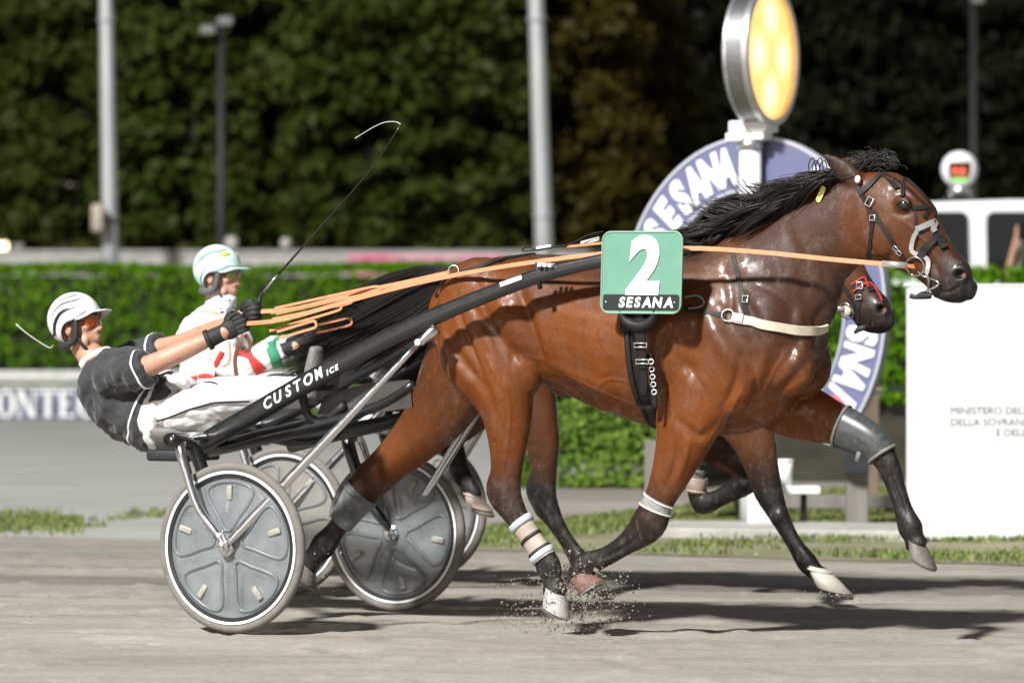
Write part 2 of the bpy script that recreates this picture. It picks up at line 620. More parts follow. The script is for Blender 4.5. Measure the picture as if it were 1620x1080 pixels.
GRASS = leaf_mat('grass_blade', (0.07, 0.12, 0.025), (0.15, 0.22, 0.05), (0.36, 0.33, 0.17), 0.6)
def grass(n, fn, h0, h1, rngl):
    V, k = [], 0
    P = fn(n, rngl)
    n = len(P)
    h = rngl.uniform(h0, h1, n)
    a = rngl.uniform(0, 2 * math.pi, n)
    lean = rngl.uniform(0.1, 0.8, n) * h
    la = rngl.uniform(0, 2 * math.pi, n)
    w = rngl.uniform(0.004, 0.010, n)
    dx, dy = np.cos(a) * w, np.sin(a) * w
    top = P + np.column_stack([np.cos(la) * lean, np.sin(la) * lean, h])
    mid = P + np.column_stack([np.cos(la) * lean * 0.35, np.sin(la) * lean * 0.35, h * 0.6])
    o = np.column_stack([dx, dy, np.zeros(n)])
    V = np.stack([P - o, P + o, mid + o * 0.7, top, mid - o * 0.7], 1).reshape(-1, 3)
    i = np.arange(n) * 5
    return V, np.stack([i, i + 1, i + 2, i + 3, i + 4], 1)
def verge_points(n, r):
    out = []
    while len(out) < n:
        s, t = r.uniform(2.3, 9.6), r.uniform(0.02, 8.8) ** 1.0
        p = edge_pt(s, t)
        d = fbm(p.x, p.y, 0.75, 2.2, 3) + 0.22 * (t < 0.7) + 0.24 * (1.0 < t < 2.5) + 0.36 * (t >= 2.5)
        if d + r.uniform(-0.28, 0.28) > 0.12:
            out.append((p.x, p.y, 0.012))
    return np.array(out)
V, Q = grass(75000, verge_points, 0.008, 0.040, np.random.default_rng(3))
tag(link('verge_grass', quads_mesh('verge_grass', V, Q, GRASS), smooth=False), kind='stuff')
def weed_points(n, r):
    out = []
    while len(out) < n:
        u, v = r.uniform(-80, 330), r.normal(826, 8)
        if v < 806 or v > 850:
            continue
        Y = CAMZ * FPX / (v - HOR)
        p = at(u, v, Y)
        if fbm(p.x, p.y * 0.4, 1.1, 9.2, 3) + 0.25 * (u < 130) + r.uniform(-0.2, 0.2) > 0.14:
            out.append((p.x, p.y, 0.0))
    return np.array(out)
V, Q = grass(4200, weed_points, 0.010, 0.042, np.random.default_rng(4))
tag(link('weed_strip', quads_mesh('weed_strip', V, Q, GRASS), smooth=False), kind='stuff')

GRAVEL = mat('grey_gravel', (0.265, 0.262, 0.245), 0.95, col2=(0.365, 0.363, 0.342), vscale=0.8, bump=0.5, bscale=30, stretch=(0.45, 1.6, 1), detail=8)
gp_ = [edge_pt(-16 + 0.3 * k, 0.12 * fbm(k * 0.3, 1, 1.1, 12.5, 3)) for k in range(62)] + [Vector((0.6, 30, 0)), Vector((0.9, 54.5, 0)), Vector((-24, 54.5, 0))]
tag(MB().add([(p.x, p.y, -0.0018) for p in gp_], [tuple(range(len(gp_)))]).build('gravel_path', GRAVEL, smooth=False), kind='structure')
CONCRETE = mat('concrete', (0.36, 0.345, 0.32), 0.9, var=0.2, vscale=6, bump=0.25, bscale=60)
mb = MB()
c = at(1245, 850, 22.3)
mb.box((c.x, 22.35, 0.025), (1.62, 0.95, 0.07), Matrix.Rotation(-R(14), 3, 'Z'), 0.012)
tag(mb.build('paving', CONCRETE, smooth=False), kind='structure')

# raised service road behind the hedge, where the van stands
ROADM = mat('service_road', (0.06, 0.06, 0.058), 0.9, var=0.25, vscale=5)
mb = MB()
mb.box((9.3, 38.0, 0.33), (16, 8.6, 0.70), None, 0.06)
tag(mb.build('service_road', ROADM, smooth=False), kind='structure')

# earth bank below the hedge on the right
BANKM = mat('bank_earth', (0.020, 0.016, 0.011), 0.95, col2=(0.052, 0.045, 0.026), vscale=2.2, bump=0.6, bscale=18, detail=7)
mb = MB()
V, Fs = [], []
nb_x, nb_y = 60, 14
for i in range(nb_x + 1):
    for j in range(nb_y + 1):
        x, f = 1.15 + 10.0 * i / nb_x, j / nb_y
        z = 0.70 * (f * f * (3 - 2 * f)) + 0.05 * fbm(x, f * 2, 1.5, 6.6, 3) * math.sin(math.pi * f) * min(1, (x - 1.15) * 2) - 0.003
        k = min(1, max(0.02, (x - 1.15) / 0.7))
        V.append((x, 30.5 + 3.4 * f, z * k - 0.002))
for i in range(nb_x):
    for j in range(nb_y):
        a = i * (nb_y + 1) + j
        Fs.append((a, a + nb_y + 1, a + nb_y + 2, a + 1))
tag(mb.add(V, Fs).build('earth_bank', BANKM), kind='structure')

# ================================================================== vegetation
BARK = mat('bark', (0.016, 0.013, 0.009), 0.9, var=0.35, vscale=9, bump=0.8, bscale=14, stretch=(1, 1, 0.25))
CORE = mat('hedge_twigs', (0.022, 0.026, 0.012), 0.95, var=0.3, vscale=12)
def tree_mesh(name, m, seed, z0, z1, rx, nclump, nleaf, leaf, taper=0.25):
    r = np.random.default_rng(seed)
    C, Fc = [], []
    for k in range(nclump):
        h = r.uniform(0, 1)
        prof = (1 - taper * h) * (0.72 + 0.28 * math.sin(math.pi * min(1, h * 1.1 + 0.12)))
        a = r.uniform(0, 2 * math.pi)
        rad = rx * prof * math.sqrt(r.uniform(0.18, 1.0)) * r.uniform(0.85, 1.12)
        c = np.array([math.cos(a) * rad, math.sin(a) * rad, z0 + (z1 - z0) * h])
        cr = rx * r.uniform(0.18, 0.38)
        d = r.normal(size=(nleaf, 3))
        d /= np.linalg.norm(d, axis=1, keepdims=True)
        d[:, 2] *= 0.62
        q = c + d * cr * (r.uniform(0.35, 1.0, (nleaf, 1)))
        q[:, 2] -= 0.12 * cr * (d[:, 0] ** 2 + d[:, 1] ** 2)
        C.append(q)
        f = d.copy()
        f[:, 2] += 0.35
        Fc.append(f / np.linalg.norm(f, axis=1, keepdims=True))
    V, Qd = leaf_quads(np.vstack(C), leaf, r, 0.45, np.vstack(Fc))
    return quads_mesh(name, V, Qd, m)
def trunk_mesh(seed, h, r0):
    r = np.random.default_rng(seed)
    mb = MB()
    P = [(r.normal(0, 0.06) * k, r.normal(0, 0.06) * k, h * k / 5 - 0.1) for k in range(6)]
    mb.tube(P, [r0 * (1.25 if k == 0 else 1 - 0.14 * k) for k in range(6)], 9, 3)
    for k in range(7):
        a, z = r.uniform(0, 6.28), h * r.uniform(0.38, 0.9)
        l = r.uniform(0.8, 1.7)
        mb.tube([(0, 0, z), (math.cos(a) * l * 0.5, math.sin(a) * l * 0.5, z + l * 0.45), (math.cos(a) * l, math.sin(a) * l, z + l * 0.75)],
                [r0 * 0.4, r0 * 0.25, r0 * 0.08], 6, 3)
    me = mb.mesh('trunk')
    me.materials.append(BARK)
    return me
LEAFS = {
    'olive': leaf_mat('leaf_olive', (0.045, 0.053, 0.009), (0.050, 0.060, 0.010), (0.056, 0.066, 0.012)),
    'green': leaf_mat('leaf_green', (0.040, 0.058, 0.009), (0.046, 0.066, 0.010), (0.053, 0.074, 0.012)),
    'amber': leaf_mat('leaf_amber', (0.044, 0.038, 0.006), (0.060, 0.048, 0.007), (0.076, 0.055, 0.009)),
    'dark': leaf_mat('leaf_unlit', (0.009, 0.012, 0.005), (0.015, 0.020, 0.008), (0.024, 0.028, 0.010)),  # leaf colour darkened to stand for trees beyond the reach of the light
}
TM, TRK = {}, {}
def tree(name, label, kind, x, y, s, rot, seed, z0=2.6, z1=12.0, rx=1.9, group='trees behind the far hedge'):
    key = (kind, seed, z0, rx)
    if key not in TM:
        TM[key] = tree_mesh('crown', LEAFS[kind], seed, z0, z1, rx, 260, 80, 0.29)
        TRK[key] = trunk_mesh(seed + 50, z1 * 0.8, 0.17)
    t = thing(name, label, 'tree', W0, (x, y, 0), group)
    t.scale = (s, s, s)
    t.rotation_euler = (0, 0, rot)
    link('crown', TM[key], t, smooth=False)
    link('trunk', TRK[key], t)
def tx(u, Y):
    return (u - CX) / FPX * Y
rows = [
    ('leafy_tree', 'dim brownish olive tree left of the left lamp post', 'olive', -40, 78, 1.0, 0.3, 11),
    ('leafy_tree', 'dim olive tree directly behind the left lamp post', 'olive', 130, 76, 0.96, 1.4, 11),
    ('leafy_tree', 'green tree between the left lamp post and the thin dark mast', 'green', 285, 74, 1.0, 2.2, 12),
    ('leafy_tree', 'olive green tree just right of the thin dark mast', 'olive', 430, 75, 1.04, 0.9, 13),
    ('leafy_tree', 'bright green tree behind the raised tip of the whip', 'green', 580, 73, 1.0, 3.9, 14),
    ('leafy_tree', 'olive tree left of the middle lamp post, over the pink wall banner', 'olive', 730, 74, 1.0, 5.2, 12),
    ('leafy_tree', 'yellowish autumn tree right of the middle lamp post', 'amber', 905, 76, 0.92, 2.5, 15),
    ('leafy_tree', 'sparse amber tree at left of the round orange lamp', 'amber', 1010, 82, 0.80, 4.4, 15),
    ('evergreen_tree', 'dark evergreen behind the round orange lamp', 'dark', 1180, 92, 1.15, 0.5, 16),
    ('evergreen_tree', 'dark evergreen above the horse heads, right of the orange lamp', 'dark', 1345, 90, 1.2, 1.9, 17),
    ('evergreen_tree', 'dark evergreen behind the globe on the van roof', 'dark', 1505, 91, 1.15, 3.1, 16),
    ('evergreen_tree', 'dark evergreen at the right edge behind the van', 'dark', 1660, 90, 1.2, 4.2, 17),
]
for nm, lb, kd, u, Y, s, rt, sd in rows:
    tree(nm, lb, kd, tx(u, Y), Y, s, rt, sd)
# the wood that closes the view behind them
r_ = np.random.default_rng(31)
C = np.column_stack([r_.uniform(-24, 24, 30000), r_.uniform(96, 101, 30000), r_.uniform(0.0, 1, 30000) ** 0.9 * 15.5])
C[:, 2] *= np.array([1 + 0.12 * fbm(x, 0, 0.25, 4.4, 3) for x in C[:, 0]])
V, Qd = leaf_quads(C, 0.75, r_, 0.5, np.array([[0, -1.0, 0.2]]))
tag(link('far_wood', quads_mesh('far_wood', V, Qd, LEAFS['dark']), smooth=False), 'far dark wood closing the view behind the lit trees', 'wood', kind='stuff')

def hedge(name, label, x0, x1, y0, y1, h, leafm, dens, leaf, seed, group=None, bot=0.0, loose=0.10):
    r = np.random.default_rng(seed)
    t = thing(name, label, 'hedge', W0, ((x0 + x1) / 2, y0, 0), group)
    d = y1 - y0
    mb = MB()
    mb.box(((x0 + x1) / 2, (y0 + y1) / 2, h / 2 + bot / 2), (x1 - x0 - 0.3 - loose, d - 0.3 - loose, h - 0.2 - loose - bot))
    mb.build('twigs', CORE, t, smooth=False)
    nf, ntop, ns = int((x1 - x0) * h * dens), int((x1 - x0) * d * dens * 0.8), int(d * h * dens * 0.6)
    def bumpy(P, nrm, amp):
        k = np.array([fbm(p[0] + p[1], p[2] * 1.0, 0.9, seed * 1.7, 3) for p in P])
        return P + nrm * ((k * amp)[:, None] - r.uniform(0, 0.16, (len(P), 1)) ** 1.2 * 1.0)
    A = np.column_stack([r.uniform(x0, x1, nf), np.full(nf, y0), bot + (h - bot) * r.uniform(0, 1, nf)])
    fA = np.tile([0, -1.0, 0], (nf, 1))
    Bt = np.column_stack([r.uniform(x0, x1, ntop), r.uniform(y0, y1, ntop), np.full(ntop, h)])
    fB = np.tile([0, 0, 1.0], (ntop, 1))
    parts = [(A, fA), (Bt, fB)]
    for xs, sg in ((x0, -1.0), (x1, 1.0)):
        parts.append((np.column_stack([np.full(ns, xs), r.uniform(y0, y1, ns), bot + (h - bot) * r.uniform(0, 1, ns)]), np.tile([sg, 0, 0], (ns, 1))))
    P = np.vstack([bumpy(p, f, loose) for p, f in parts])
    Fc = np.vstack([f for _, f in parts])
    Fc = Fc + np.array([0, 0, 0.5])
    Fc /= np.linalg.norm(Fc, axis=1, keepdims=True)
    P[:, 2] = np.maximum(P[:, 2], 0.03)
    V, Qd = leaf_quads(P, leaf, r, 0.42, Fc)
    me = quads_mesh('foliage', V - np.array(BASE[t.name]), Qd, leafm)
    link('foliage', me, t, smooth=False)
    return t
HEDGE_FAR = leaf_mat('leaf_hedge', (0.074, 0.19, 0.003), (0.098, 0.235, 0.004), (0.125, 0.265, 0.007))
HEDGE_NEAR = leaf_mat('leaf_hedge_near', (0.07, 0.15, 0.018), (0.14, 0.25, 0.035), (0.26, 0.35, 0.07))
hedge('clipped_hedge', 'long dark clipped hedge behind the left banner and rail', -14, 5.0, 55.2, 57.0, 2.26, HEDGE_FAR, 420, 0.10, 5)
hedge('clipped_hedge', 'bright green hedge seen under the belly of the near horse', 0.02, 1.42, 29.1, 30.4, 1.02, HEDGE_NEAR, 3200, 0.060, 6, None, 0.0, 0.19)
hedge('clipped_hedge', 'dark green hedge on the bank behind the white panel, below the van', 1.45, 7.6, 32.6, 33.4, 1.82, HEDGE_FAR, 900, 0.065, 8, None, 0.62)

# ================================================================== far wall, poles, rail, banner
WALLM = mat('pale_wall', (0.40, 0.385, 0.37), 0.9, var=0.14, vscale=2.5, bump=0.2, bscale=20)
mb = MB()
mb.box((-4.6, 63.2, 1.31), (22.0, 0.25, 2.62))
w = mb.build('boundary_wall', WALLM, smooth=False)
tag(w, 'low pale boundary wall with a pink banner behind the left hedge', 'wall')
BASE[w.name] = (0, 0, 0)
mb = MB()
mb.box((-4.6, 63.2, 2.65), (22.0, 0.33, 0.07), None, 0.01)
mb.build('coping', mat('wall_coping', (0.34, 0.33, 0.32), 0.9, var=0.15, vscale=6), w, smooth=False)
PINK = mat('pink_print', (0.55, 0.10, 0.22), 0.7, col2=(0.60, 0.34, 0.40), vscale=2.2, stretch=(1, 1, 0.6), detail=2)
mb = MB()
mb.box((tx(672, 63.05), 63.05, 2.42), (2.62, 0.02, 0.40))
tag(mb.build('banner', PINK, smooth=False), 'faded pink printed banner hung on the far pale wall', 'banner')

STEEL = mat('galvanised_steel', (0.42, 0.44, 0.45), 0.5, 0.35, var=0.12, vscale=3, bump=0.1, bscale=30, stretch=(1, 1, 0.2))
DARKSTEEL = mat('dark_steel', (0.035, 0.035, 0.033), 0.6, 0.3, var=0.2)
def lamp_post(label, u0, v0, u1, Y, r0, r1):
    b0 = at(u0, v0, Y)
    t = thing('lamp_post', label, 'lamp post', W0, (b0.x, Y, 0), 'tall steel lamp posts behind the hedge')
    top = at(u1, 0, Y)
    slope = (top.x - b0.x) / (top.z - b0.z)
    x0 = b0.x - slope * b0.z
    f = lambda z: (x0 + slope * z, Y, z)
    mb = MB()
    mb.tube([f(0), f(3), f(6), f(9), f(12.5)], [r0 * 1.1, r0, (r0 + r1) / 2, r1, r1 * 0.8], 16)
    mb.build('post', STEEL, t)
    mb = MB()
    mb.tube([f(0), f(0.35)], r0 * 1.5, 16)
    mb.build('base_collar', STEEL, t)
    for z in (3.15, 6.4):
        mb = MB()
        mb.tube([f(z), f(z + 0.06)], r0 * 1.09, 16)
        mb.build('joint_band', STEEL, t)
    mb = MB()
    mb.box((f(12.5)[0], Y - 0.3, 12.5), (1.3, 0.5, 0.25), None, 0.04)
    mb.build('lamp_head', STEEL, t, smooth=False)
    return t
lamp_post('thick pale steel lamp post at the left, behind the near driver', 175, 420, 168, 60.5, 0.135, 0.105)
lamp_post('thick pale steel lamp post at the middle, behind the rump of the near horse', 861, 395, 848, 60.5, 0.155, 0.115)
def mast(label, u, v1, Y, lights):
    b0 = at(u, 400, Y)
    t = thing('light_mast', label, 'mast', W0, (b0.x, Y, 0))
    ztop = at(u, v1, Y).z
    MB().tube([(b0.x, Y, 0), (b0.x, Y, ztop)], [0.10, 0.07], 12).build('post', DARKSTEEL, t)
    for dx, dz in lights:
        MB().tube([(b0.x, Y, ztop), (b0.x + dx, Y - 0.15, ztop + dz)], 0.025, 6).build('bracket', DARKSTEEL, t)
        MB().box((b0.x + dx, Y - 0.25, ztop + dz), (0.28, 0.32, 0.13), Matrix.Rotation(0.25, 3, 'X'), 0.03).build(
            'floodlight_head', mat('pale_enamel', (0.22, 0.22, 0.21), 0.5), t, smooth=False)
mast('thin dark mast with two small pale floodlight heads among the left trees', 350, 40, 68, ((0.10, 0.06), (-0.22, -0.1)))
mast('thin dark mast with one pale head among the right trees', 1540, 2, 80, ((0.05, 0.02),))

# small things along the top of the far wall
def bollard_lamp(label, u, v, Y, r):
    p = at(u, v, Y)
    t = thing('garden_lamp', label, 'lamp', W0, (p.x, Y, 0), 'small unlit lamps above the far wall')
    MB().tube([(p.x, Y, 0), (p.x, Y, p.z - r * 0.6)], 0.045, 8).build('post', DARKSTEEL, t)
    MB().ell(p, (r, r, r * 1.15)).build('globe', mat('frosted_globe', (0.5, 0.46, 0.42), 0.5), t)
    MB().lathe([(0.02, p.z + r * 1.0), (r * 0.6, p.z + r * 0.95), (r * 0.5, p.z + r * 1.2), (0.02, p.z + r * 1.25)], 'z', 12, (p.x, Y, 0)).build('cap', DARKSTEEL, t)
bollard_lamp('small pale globe lamp just above the far helmet', 366, 385, 65, 0.13)
bollard_lamp('smaller pale globe lamp right of the far helmet, over the wall', 452, 385, 66, 0.10)
p = at(4, 392, 64)
t = thing('wall_lamp', 'small lit lamp glowing at the left edge above the far wall', 'lamp', W0, (p.x, 64, 0))
MB().tube([(p.x, 64, 0), (p.x, 64, p.z - 0.1)], 0.04, 8).build('post', DARKSTEEL, t)
MB().box(p, (0.18, 0.12, 0.2), None, 0.02).build('glowing_lens', mat('lamp_glow', (1, 0.8, 0.55), 0.5, emit=(1.0, 0.72, 0.42), estr=2.2), t)
MB().box(p + Vector((0, 0, 0.125)), (0.22, 0.16, 0.04), None, 0.01).build('hood', DARKSTEEL, t)
p = at(30, 390, 64)
t = thing('post_stub', 'short grey post beside the small lit lamp at the left edge', 'post', W0, (p.x, 64, 0))
MB().tube([(p.x, 64, 0), (p.x, 64, p.z)], 0.07, 10).build('post', DARKSTEEL, t)
MB().box(p, (0.18, 0.18, 0.12), None, 0.02).build('cap', mat('grey_cap', (0.2, 0.19, 0.18), 0.8), t)
p = at(155, 345, 60.1)
t = thing('junction_box', 'pale weathered box strapped to the left lamp post', 'box', W0, (p.x, 60.2, p.z))
MB().box(p, (0.20, 0.26, 0.46), None, 0.05).build('case', mat('pale_plastic', (0.42, 0.36, 0.30), 0.6, var=0.2), t)
MB().box(p + Vector((0.12, 0.2, 0)), (0.3, 0.04, 0.05)).build('strap', DARKSTEEL, t, smooth=False)

# white concrete rail and the blue lettered board below it
RAILM = mat('white_concrete', (0.52, 0.51, 0.49), 0.85, var=0.12, vscale=7)
t = thing('low_rail', 'low white concrete rail running above the blue lettered board', 'rail', W0, (-5, 53.4, 0))
MB().box((-5.0, 53.4, 0.62), (13.5, 0.34, 0.17), None, 0.03).build('beam', RAILM, t, smooth=False)
for k in range(7):
    MB().box((-11 + k * 1.9, 53.45, 0.28), (0.16, 0.2, 0.56), None, 0.015).build('post', RAILM, t, smooth=False)
BLUE = mat('banner_blue', (0.085, 0.10, 0.155), 0.6, var=0.14, vscale=1.6)
WHITEP = mat('white_paint', (0.78, 0.78, 0.77), 0.5, var=0.05)
t = thing('lettered_board', 'blue grey board with large white serif letters at the left', 'sign', W0, (-4.2, 53, 0))
BX0, BX1 = at(-130, 640, 53).x, at(470, 640, 53).x
MB().box(((BX0 + BX1) / 2, 53, 0.245), (BX1 - BX0, 0.05, 0.47)).build('board', BLUE, t, smooth=False)
MB().box(((BX0 + BX1) / 2, 52.985, 0.475), (BX1 - BX0 + 0.04, 0.09, 0.045), None, 0.006).build('edge_strip', RAILM, t, smooth=False)
def serif(ch):
    """strokes of a bold roman capital in a 0..w by 0..1 cell: list of polygons"""
    st, th, sf = 0.20, 0.085, 0.07
    def stem(x, w):
        return [[(x, 0), (x + w, 0), (x + w, 1), (x, 1)], [(x - 0.07, 0), (x + w + 0.07, 0), (x + w + 0.07, sf), (x - 0.07, sf)],
                [(x - 0.07, 1 - sf), (x + w + 0.07, 1 - sf), (x + w + 0.07, 1), (x - 0.07, 1)]]
    def arc(a0, a1, w):
        P = []
        n = 22
        for k in range(n):
            q = R(a0 + (a1 - a0) * k / n), R(a0 + (a1 - a0) * (k + 1) / n)
            g = [(0.5 * w + 0.5 * w * math.cos(x), 0.5 + 0.53 * math.sin(x)) for x in q]
            h = [(0.5 * w + (0.5 * w - st) * math.cos(x), 0.5 + (0.53 - th) * math.sin(x)) for x in q]
            P.append([g[0], g[1], h[1], h[0]])
        return P
    if ch == 'O': return arc(0, 360, 0.78), 0.78
    if ch == 'C': return arc(42, 318, 0.80) + [[(0.62, 0.66), (0.70, 0.66), (0.70, 1.0), (0.64, 0.95)]], 0.72
    if ch == 'N': return stem(0.07, th) + stem(0.66, th) + [[(0.07, 1), (0.27, 1), (0.745, 0), (0.55, 0)]], 0.84
    if ch == 'T': return stem(0.30, st) + [[(0, 1 - th), (0.8, 1 - th), (0.8, 1), (0, 1)], [(0, 0.72), (0.05, 0.72), (0.09, 1), (0, 1)], [(0.75, 0.72), (0.8, 0.72), (0.8, 1), (0.71, 1)]], 0.8
    if ch == 'E': return stem(0.07, st) + [[(0.2, 0), (0.68, 0), (0.68, th), (0.2, th)], [(0.2, 1 - th), (0.66, 1 - th), (0.66, 1), (0.2, 1)], [(0.2, 0.47), (0.5, 0.47), (0.5, 0.55), (0.2, 0.55)],
                                           [(0.63, 0), (0.68, 0), (0.70, 0.27), (0.65, 0.27)], [(0.61, 0.75), (0.66, 0.75), (0.66, 1), (0.6, 1)]], 0.72
    if ch == 'A': return [[(0.02, 0), (0.11, 0), (0.42, 1), (0.36, 1)], [(0.52, 0), (0.74, 0), (0.44, 1), (0.34, 1)], [(0.2, 0.28), (0.6, 0.28), (0.6, 0.36), (0.2, 0.36)]], 0.78
    if ch == 'I': return stem(0.07, st), 0.36
    if ch == 'M': return stem(0.05, th) + stem(0.72, st) + [[(0.05, 1), (0.25, 1), (0.55, 0), (0.45, 0)], [(0.75, 1), (0.82, 1), (0.53, 0), (0.47, 0)]], 0.98
x = at(-44, 640, 53).x
for k, ch in enumerate('MONTECATINI'):
    polys, w_ = serif(ch)
    sc_x, sc_z = 0.345, 0.385
    mb = MB()
    for i, pl in enumerate(polys):
        mb.prism(pl, lambda a, b, d, i=i: (x + a * sc_x, 52.972 - d - 0.0004 * i, 0.035 + b * sc_z), 0.006)
    mb.build('letter', WHITEP, t, smooth=False)
    x += (w_ + 0.06) * sc_x

# ================================================================== finish post: horseshoe sign with round lamp
LILAC = mat('lilac_enamel', (0.118, 0.128, 0.235), 0.45, var=0.06, vscale=3)
WHITE = mat('white_enamel', (0.80, 0.81, 0.82), 0.4, var=0.03, vscale=4)
ALU = mat('brushed_aluminium', (0.60, 0.61, 0.62), 0.32, 0.9, var=0.1, vscale=30, stretch=(0.1, 1, 1))
SY = 23.1
FS = Frame(*(at(1190, 465, SY).xy), R(31))
c0 = FS.p(1192, 490, 0)
sx_, sz_ = 0.93, 1.09
t = thing('horseshoe_sign', 'lilac horseshoe shaped finish sign with white lettering beneath the round lamp', 'sign', FS, (0, 0, 0))
def hs(ang, r, y):
    return (c0.x + sx_ * r * math.cos(ang), y, c0.z + sz_ * r * math.sin(ang))
RI = 0.70
def arc_band(r0, r1, a0, a1, y0, y1, n=56):
    mb = MB()
    V, Fs = [], []
    for k in range(n + 1):
        a = R(a0 + (a1 - a0) * k / n)
        V += [hs(a, r0, y0), hs(a, r1, y0), hs(a, r1, y1), hs(a, r0, y1)]
    for k in range(n):
        for j in range(4):
            Fs.append((k * 4 + j, (k + 1) * 4 + j, (k + 1) * 4 + (j + 1) % 4, k * 4 + (j + 1) % 4))
    Fs += [(0, 1, 2, 3), tuple(n * 4 + j for j in (3, 2, 1, 0))]
    return mb.add(V, Fs)
A0, A1 = -47, 227
arc_band(RI, 1.0, A0, A1, -0.03, 0.03).build('band', LILAC, t, angle=40)
arc_band(0.990, 1.008, A0, A1, -0.038, 0.038).build('outer_edge', mat('pale_lilac', (0.42, 0.43, 0.50), 0.5), t, angle=40)
arc_band(RI - 0.008, RI + 0.006, A0, A1, -0.038, 0.038).build('inner_edge', mat('pale_lilac', (0.42, 0.43, 0.50), 0.5), t, angle=40)
for a_, sg in ((A0, -1), (A1, 1)):
    a = R(a_)
    mb = MB()
    pl = []
    for k in range(15):
        q = math.pi * k / 14
        rr = (RI + 1.0) / 2 + (1.0 - RI) / 2 * math.cos(q)
        pl.append((a + sg * 0.14 * math.sin(q), rr))
    pl.append((a + sg * 0.03, RI - 0.10))
    pl.append((a - sg * 0.07, RI - 0.012))
    n_ = len(pl)
    mb.add([hs(x, r, -0.0305) for x, r in pl] + [hs(x, r, 0.0305) for x, r in pl],
           [tuple(range(n_)), tuple(range(2 * n_ - 1, n_ - 1, -1))] + [(i, n_ + i, n_ + (i + 1) % n_, (i + 1) % n_) for i in range(n_)])
    mb.build('end_plate', LILAC, t, smooth=False)
    mb = MB()
    mb.tube([hs(x, r + 0.0, -0.034) for x, r in pl], 0.012, 6)
    mb.build('end_trim', WHITE, t)
def arc_letter(ch, ang, size, rmid, sxx=0.66):
    V, Fs = text_shape(ch, size, 0.016, 0, 0.012, sxx)
    a = R(ang)
    # letters stand on the arc, tops outward
    out = []
    for x, y, z in V:
        r_ = rmid + y
        aa = a - x / rmid
        out.append((c0.x + sx_ * r_ * math.cos(aa), -0.036 - z, c0.z + sz_ * r_ * math.sin(aa)))
    MB().add(out, Fs).build('letter', WHITE, t, smooth=False)
for ch, ang in zip('SESANA', (148, 138.5, 129, 120, 111, 102.5)):
    arc_letter(ch, ang, 0.285, 0.845)
for ch, ang in zip('A', (58,)):
    arc_letter(ch, ang, 0.285, 0.845, 0.8)
for ch, ang in zip('SNAI', (-10, -19, -28, -35.5)):
    arc_letter(ch, ang, 0.285, 0.845)
mb = MB()
p = hs(R(-43), 0.83, -0.036)
mb.lathe([(0.001, -0.008), (0.085, -0.008), (0.085, 0.004), (0.001, 0.004)], 'y', 24, p).build('red_emblem', mat('red_print', (0.62, 0.06, 0.10), 0.5), t)
mb = MB()
mb.box((p[0] - 0.02, p[1] - 0.012, p[2] + 0.01), (0.10, 0.006, 0.05), Matrix.Rotation(R(35), 3, 'Y')).build('emblem_mark', WHITE, t, smooth=False)

# square posts that carry it
WOOD = mat('weathered_grey_wood', (0.20, 0.185, 0.17), 0.9, var=0.25, vscale=7, bump=0.4, bscale=30, stretch=(1, 1, 0.15))
BLUEW = mat('blue_grey_paint', (0.20, 0.23, 0.29), 0.7, var=0.15, vscale=6)
p = at(1356, 835, SY)
t = thing('sign_post', 'square blue and grey post under the right end of the horseshoe', 'post', W0, (p.x, SY, 0))
MB().box((p.x, SY + 0.02, 0.17), (0.135, 0.12, 0.36), None, 0.008).build('lower_post', WOOD, t, smooth=False)
MB().box((p.x, SY + 0.02, 0.475), (0.145, 0.13, 0.25), None, 0.008).build('painted_sleeve', BLUEW, t, smooth=False)
p = at(1036, 835, SY + 0.9)
t = thing('sign_post', 'square grey post under the left end of the horseshoe, behind the horses', 'post', W0, (p.x, SY + 0.9, 0))
MB().box((p.x, SY + 0.92, 0.26), (0.13, 0.12, 0.54), None, 0.008).build('lower_post', WOOD, t, smooth=False)
p = at(1377, 680, 26)
t = thing('fence_post', 'brown wooden post standing behind the horseshoe near the white panel', 'post', W0, (p.x, 26, 0))
MB().box((p.x, 26, 0.40), (0.115, 0.11, 0.84), None, 0.008).build('post', mat('brown_wood', (0.16, 0.115, 0.085), 0.9, var=0.25, vscale=7, bump=0.4, bscale=30, stretch=(1, 1, 0.15)), t, smooth=False)
MB().box((p.x, 26, 0.835), (0.15, 0.145, 0.03), None, 0.006).build('post_cap', WOOD, t, smooth=False)
t = thing('plank_edging', 'low dark plank lying between the sign posts on the verge', 'plank', W0, (p.x, 24.4, 0))
q = at(1290, 800, 24.6)
MB().box((q.x, 24.6, 0.10), (1.1, 0.05, 0.09), None, 0.008).build('plank', WOOD, t, smooth=False)
for k in (-0.5, 0.5):
    MB().box((q.x + k, 24.65, 0.05), (0.07, 0.05, 0.13), None, 0.005).build('peg', WOOD, t, smooth=False)

# pole and lamp
PP = at(1190, 466, SY)
PXc = PP.x - 0.02
PY = SY - 0.12
t = thing('finish_lamp', 'round orange glowing drum lamp on a white pole above the horseshoe', 'lamp', W0, (PXc, PY, 0))
lz = at(1215, 88, PY).z
ztop = at(1190, 196, PY).z
MB().tube([(PXc, PY, 0), (PXc, PY, 1.0), (PXc, PY, ztop - 0.10)], 0.068, 20).build('pole', WHITE, t)
MB().tube([(PXc, PY, ztop - 0.16), (PXc, PY, ztop - 0.10)], 0.083, 20).build('pole_collar', ALU, t)
NL = Vector((math.cos(R(26)), -math.sin(R(26)), 0))           # the lamp looks down the track
SL = Vector((-NL.y, NL.x, 0))
LC = Vector((PXc + 0.02, PY, lz))
rotL = Matrix((NL, SL, Vector((0, 0, 1)))).transposed()
mb = MB()
mb.box(LC - Vector((0, 0, lz - ztop + 0.02)), (0.26, 0.20, 0.07), rotL, 0.01)
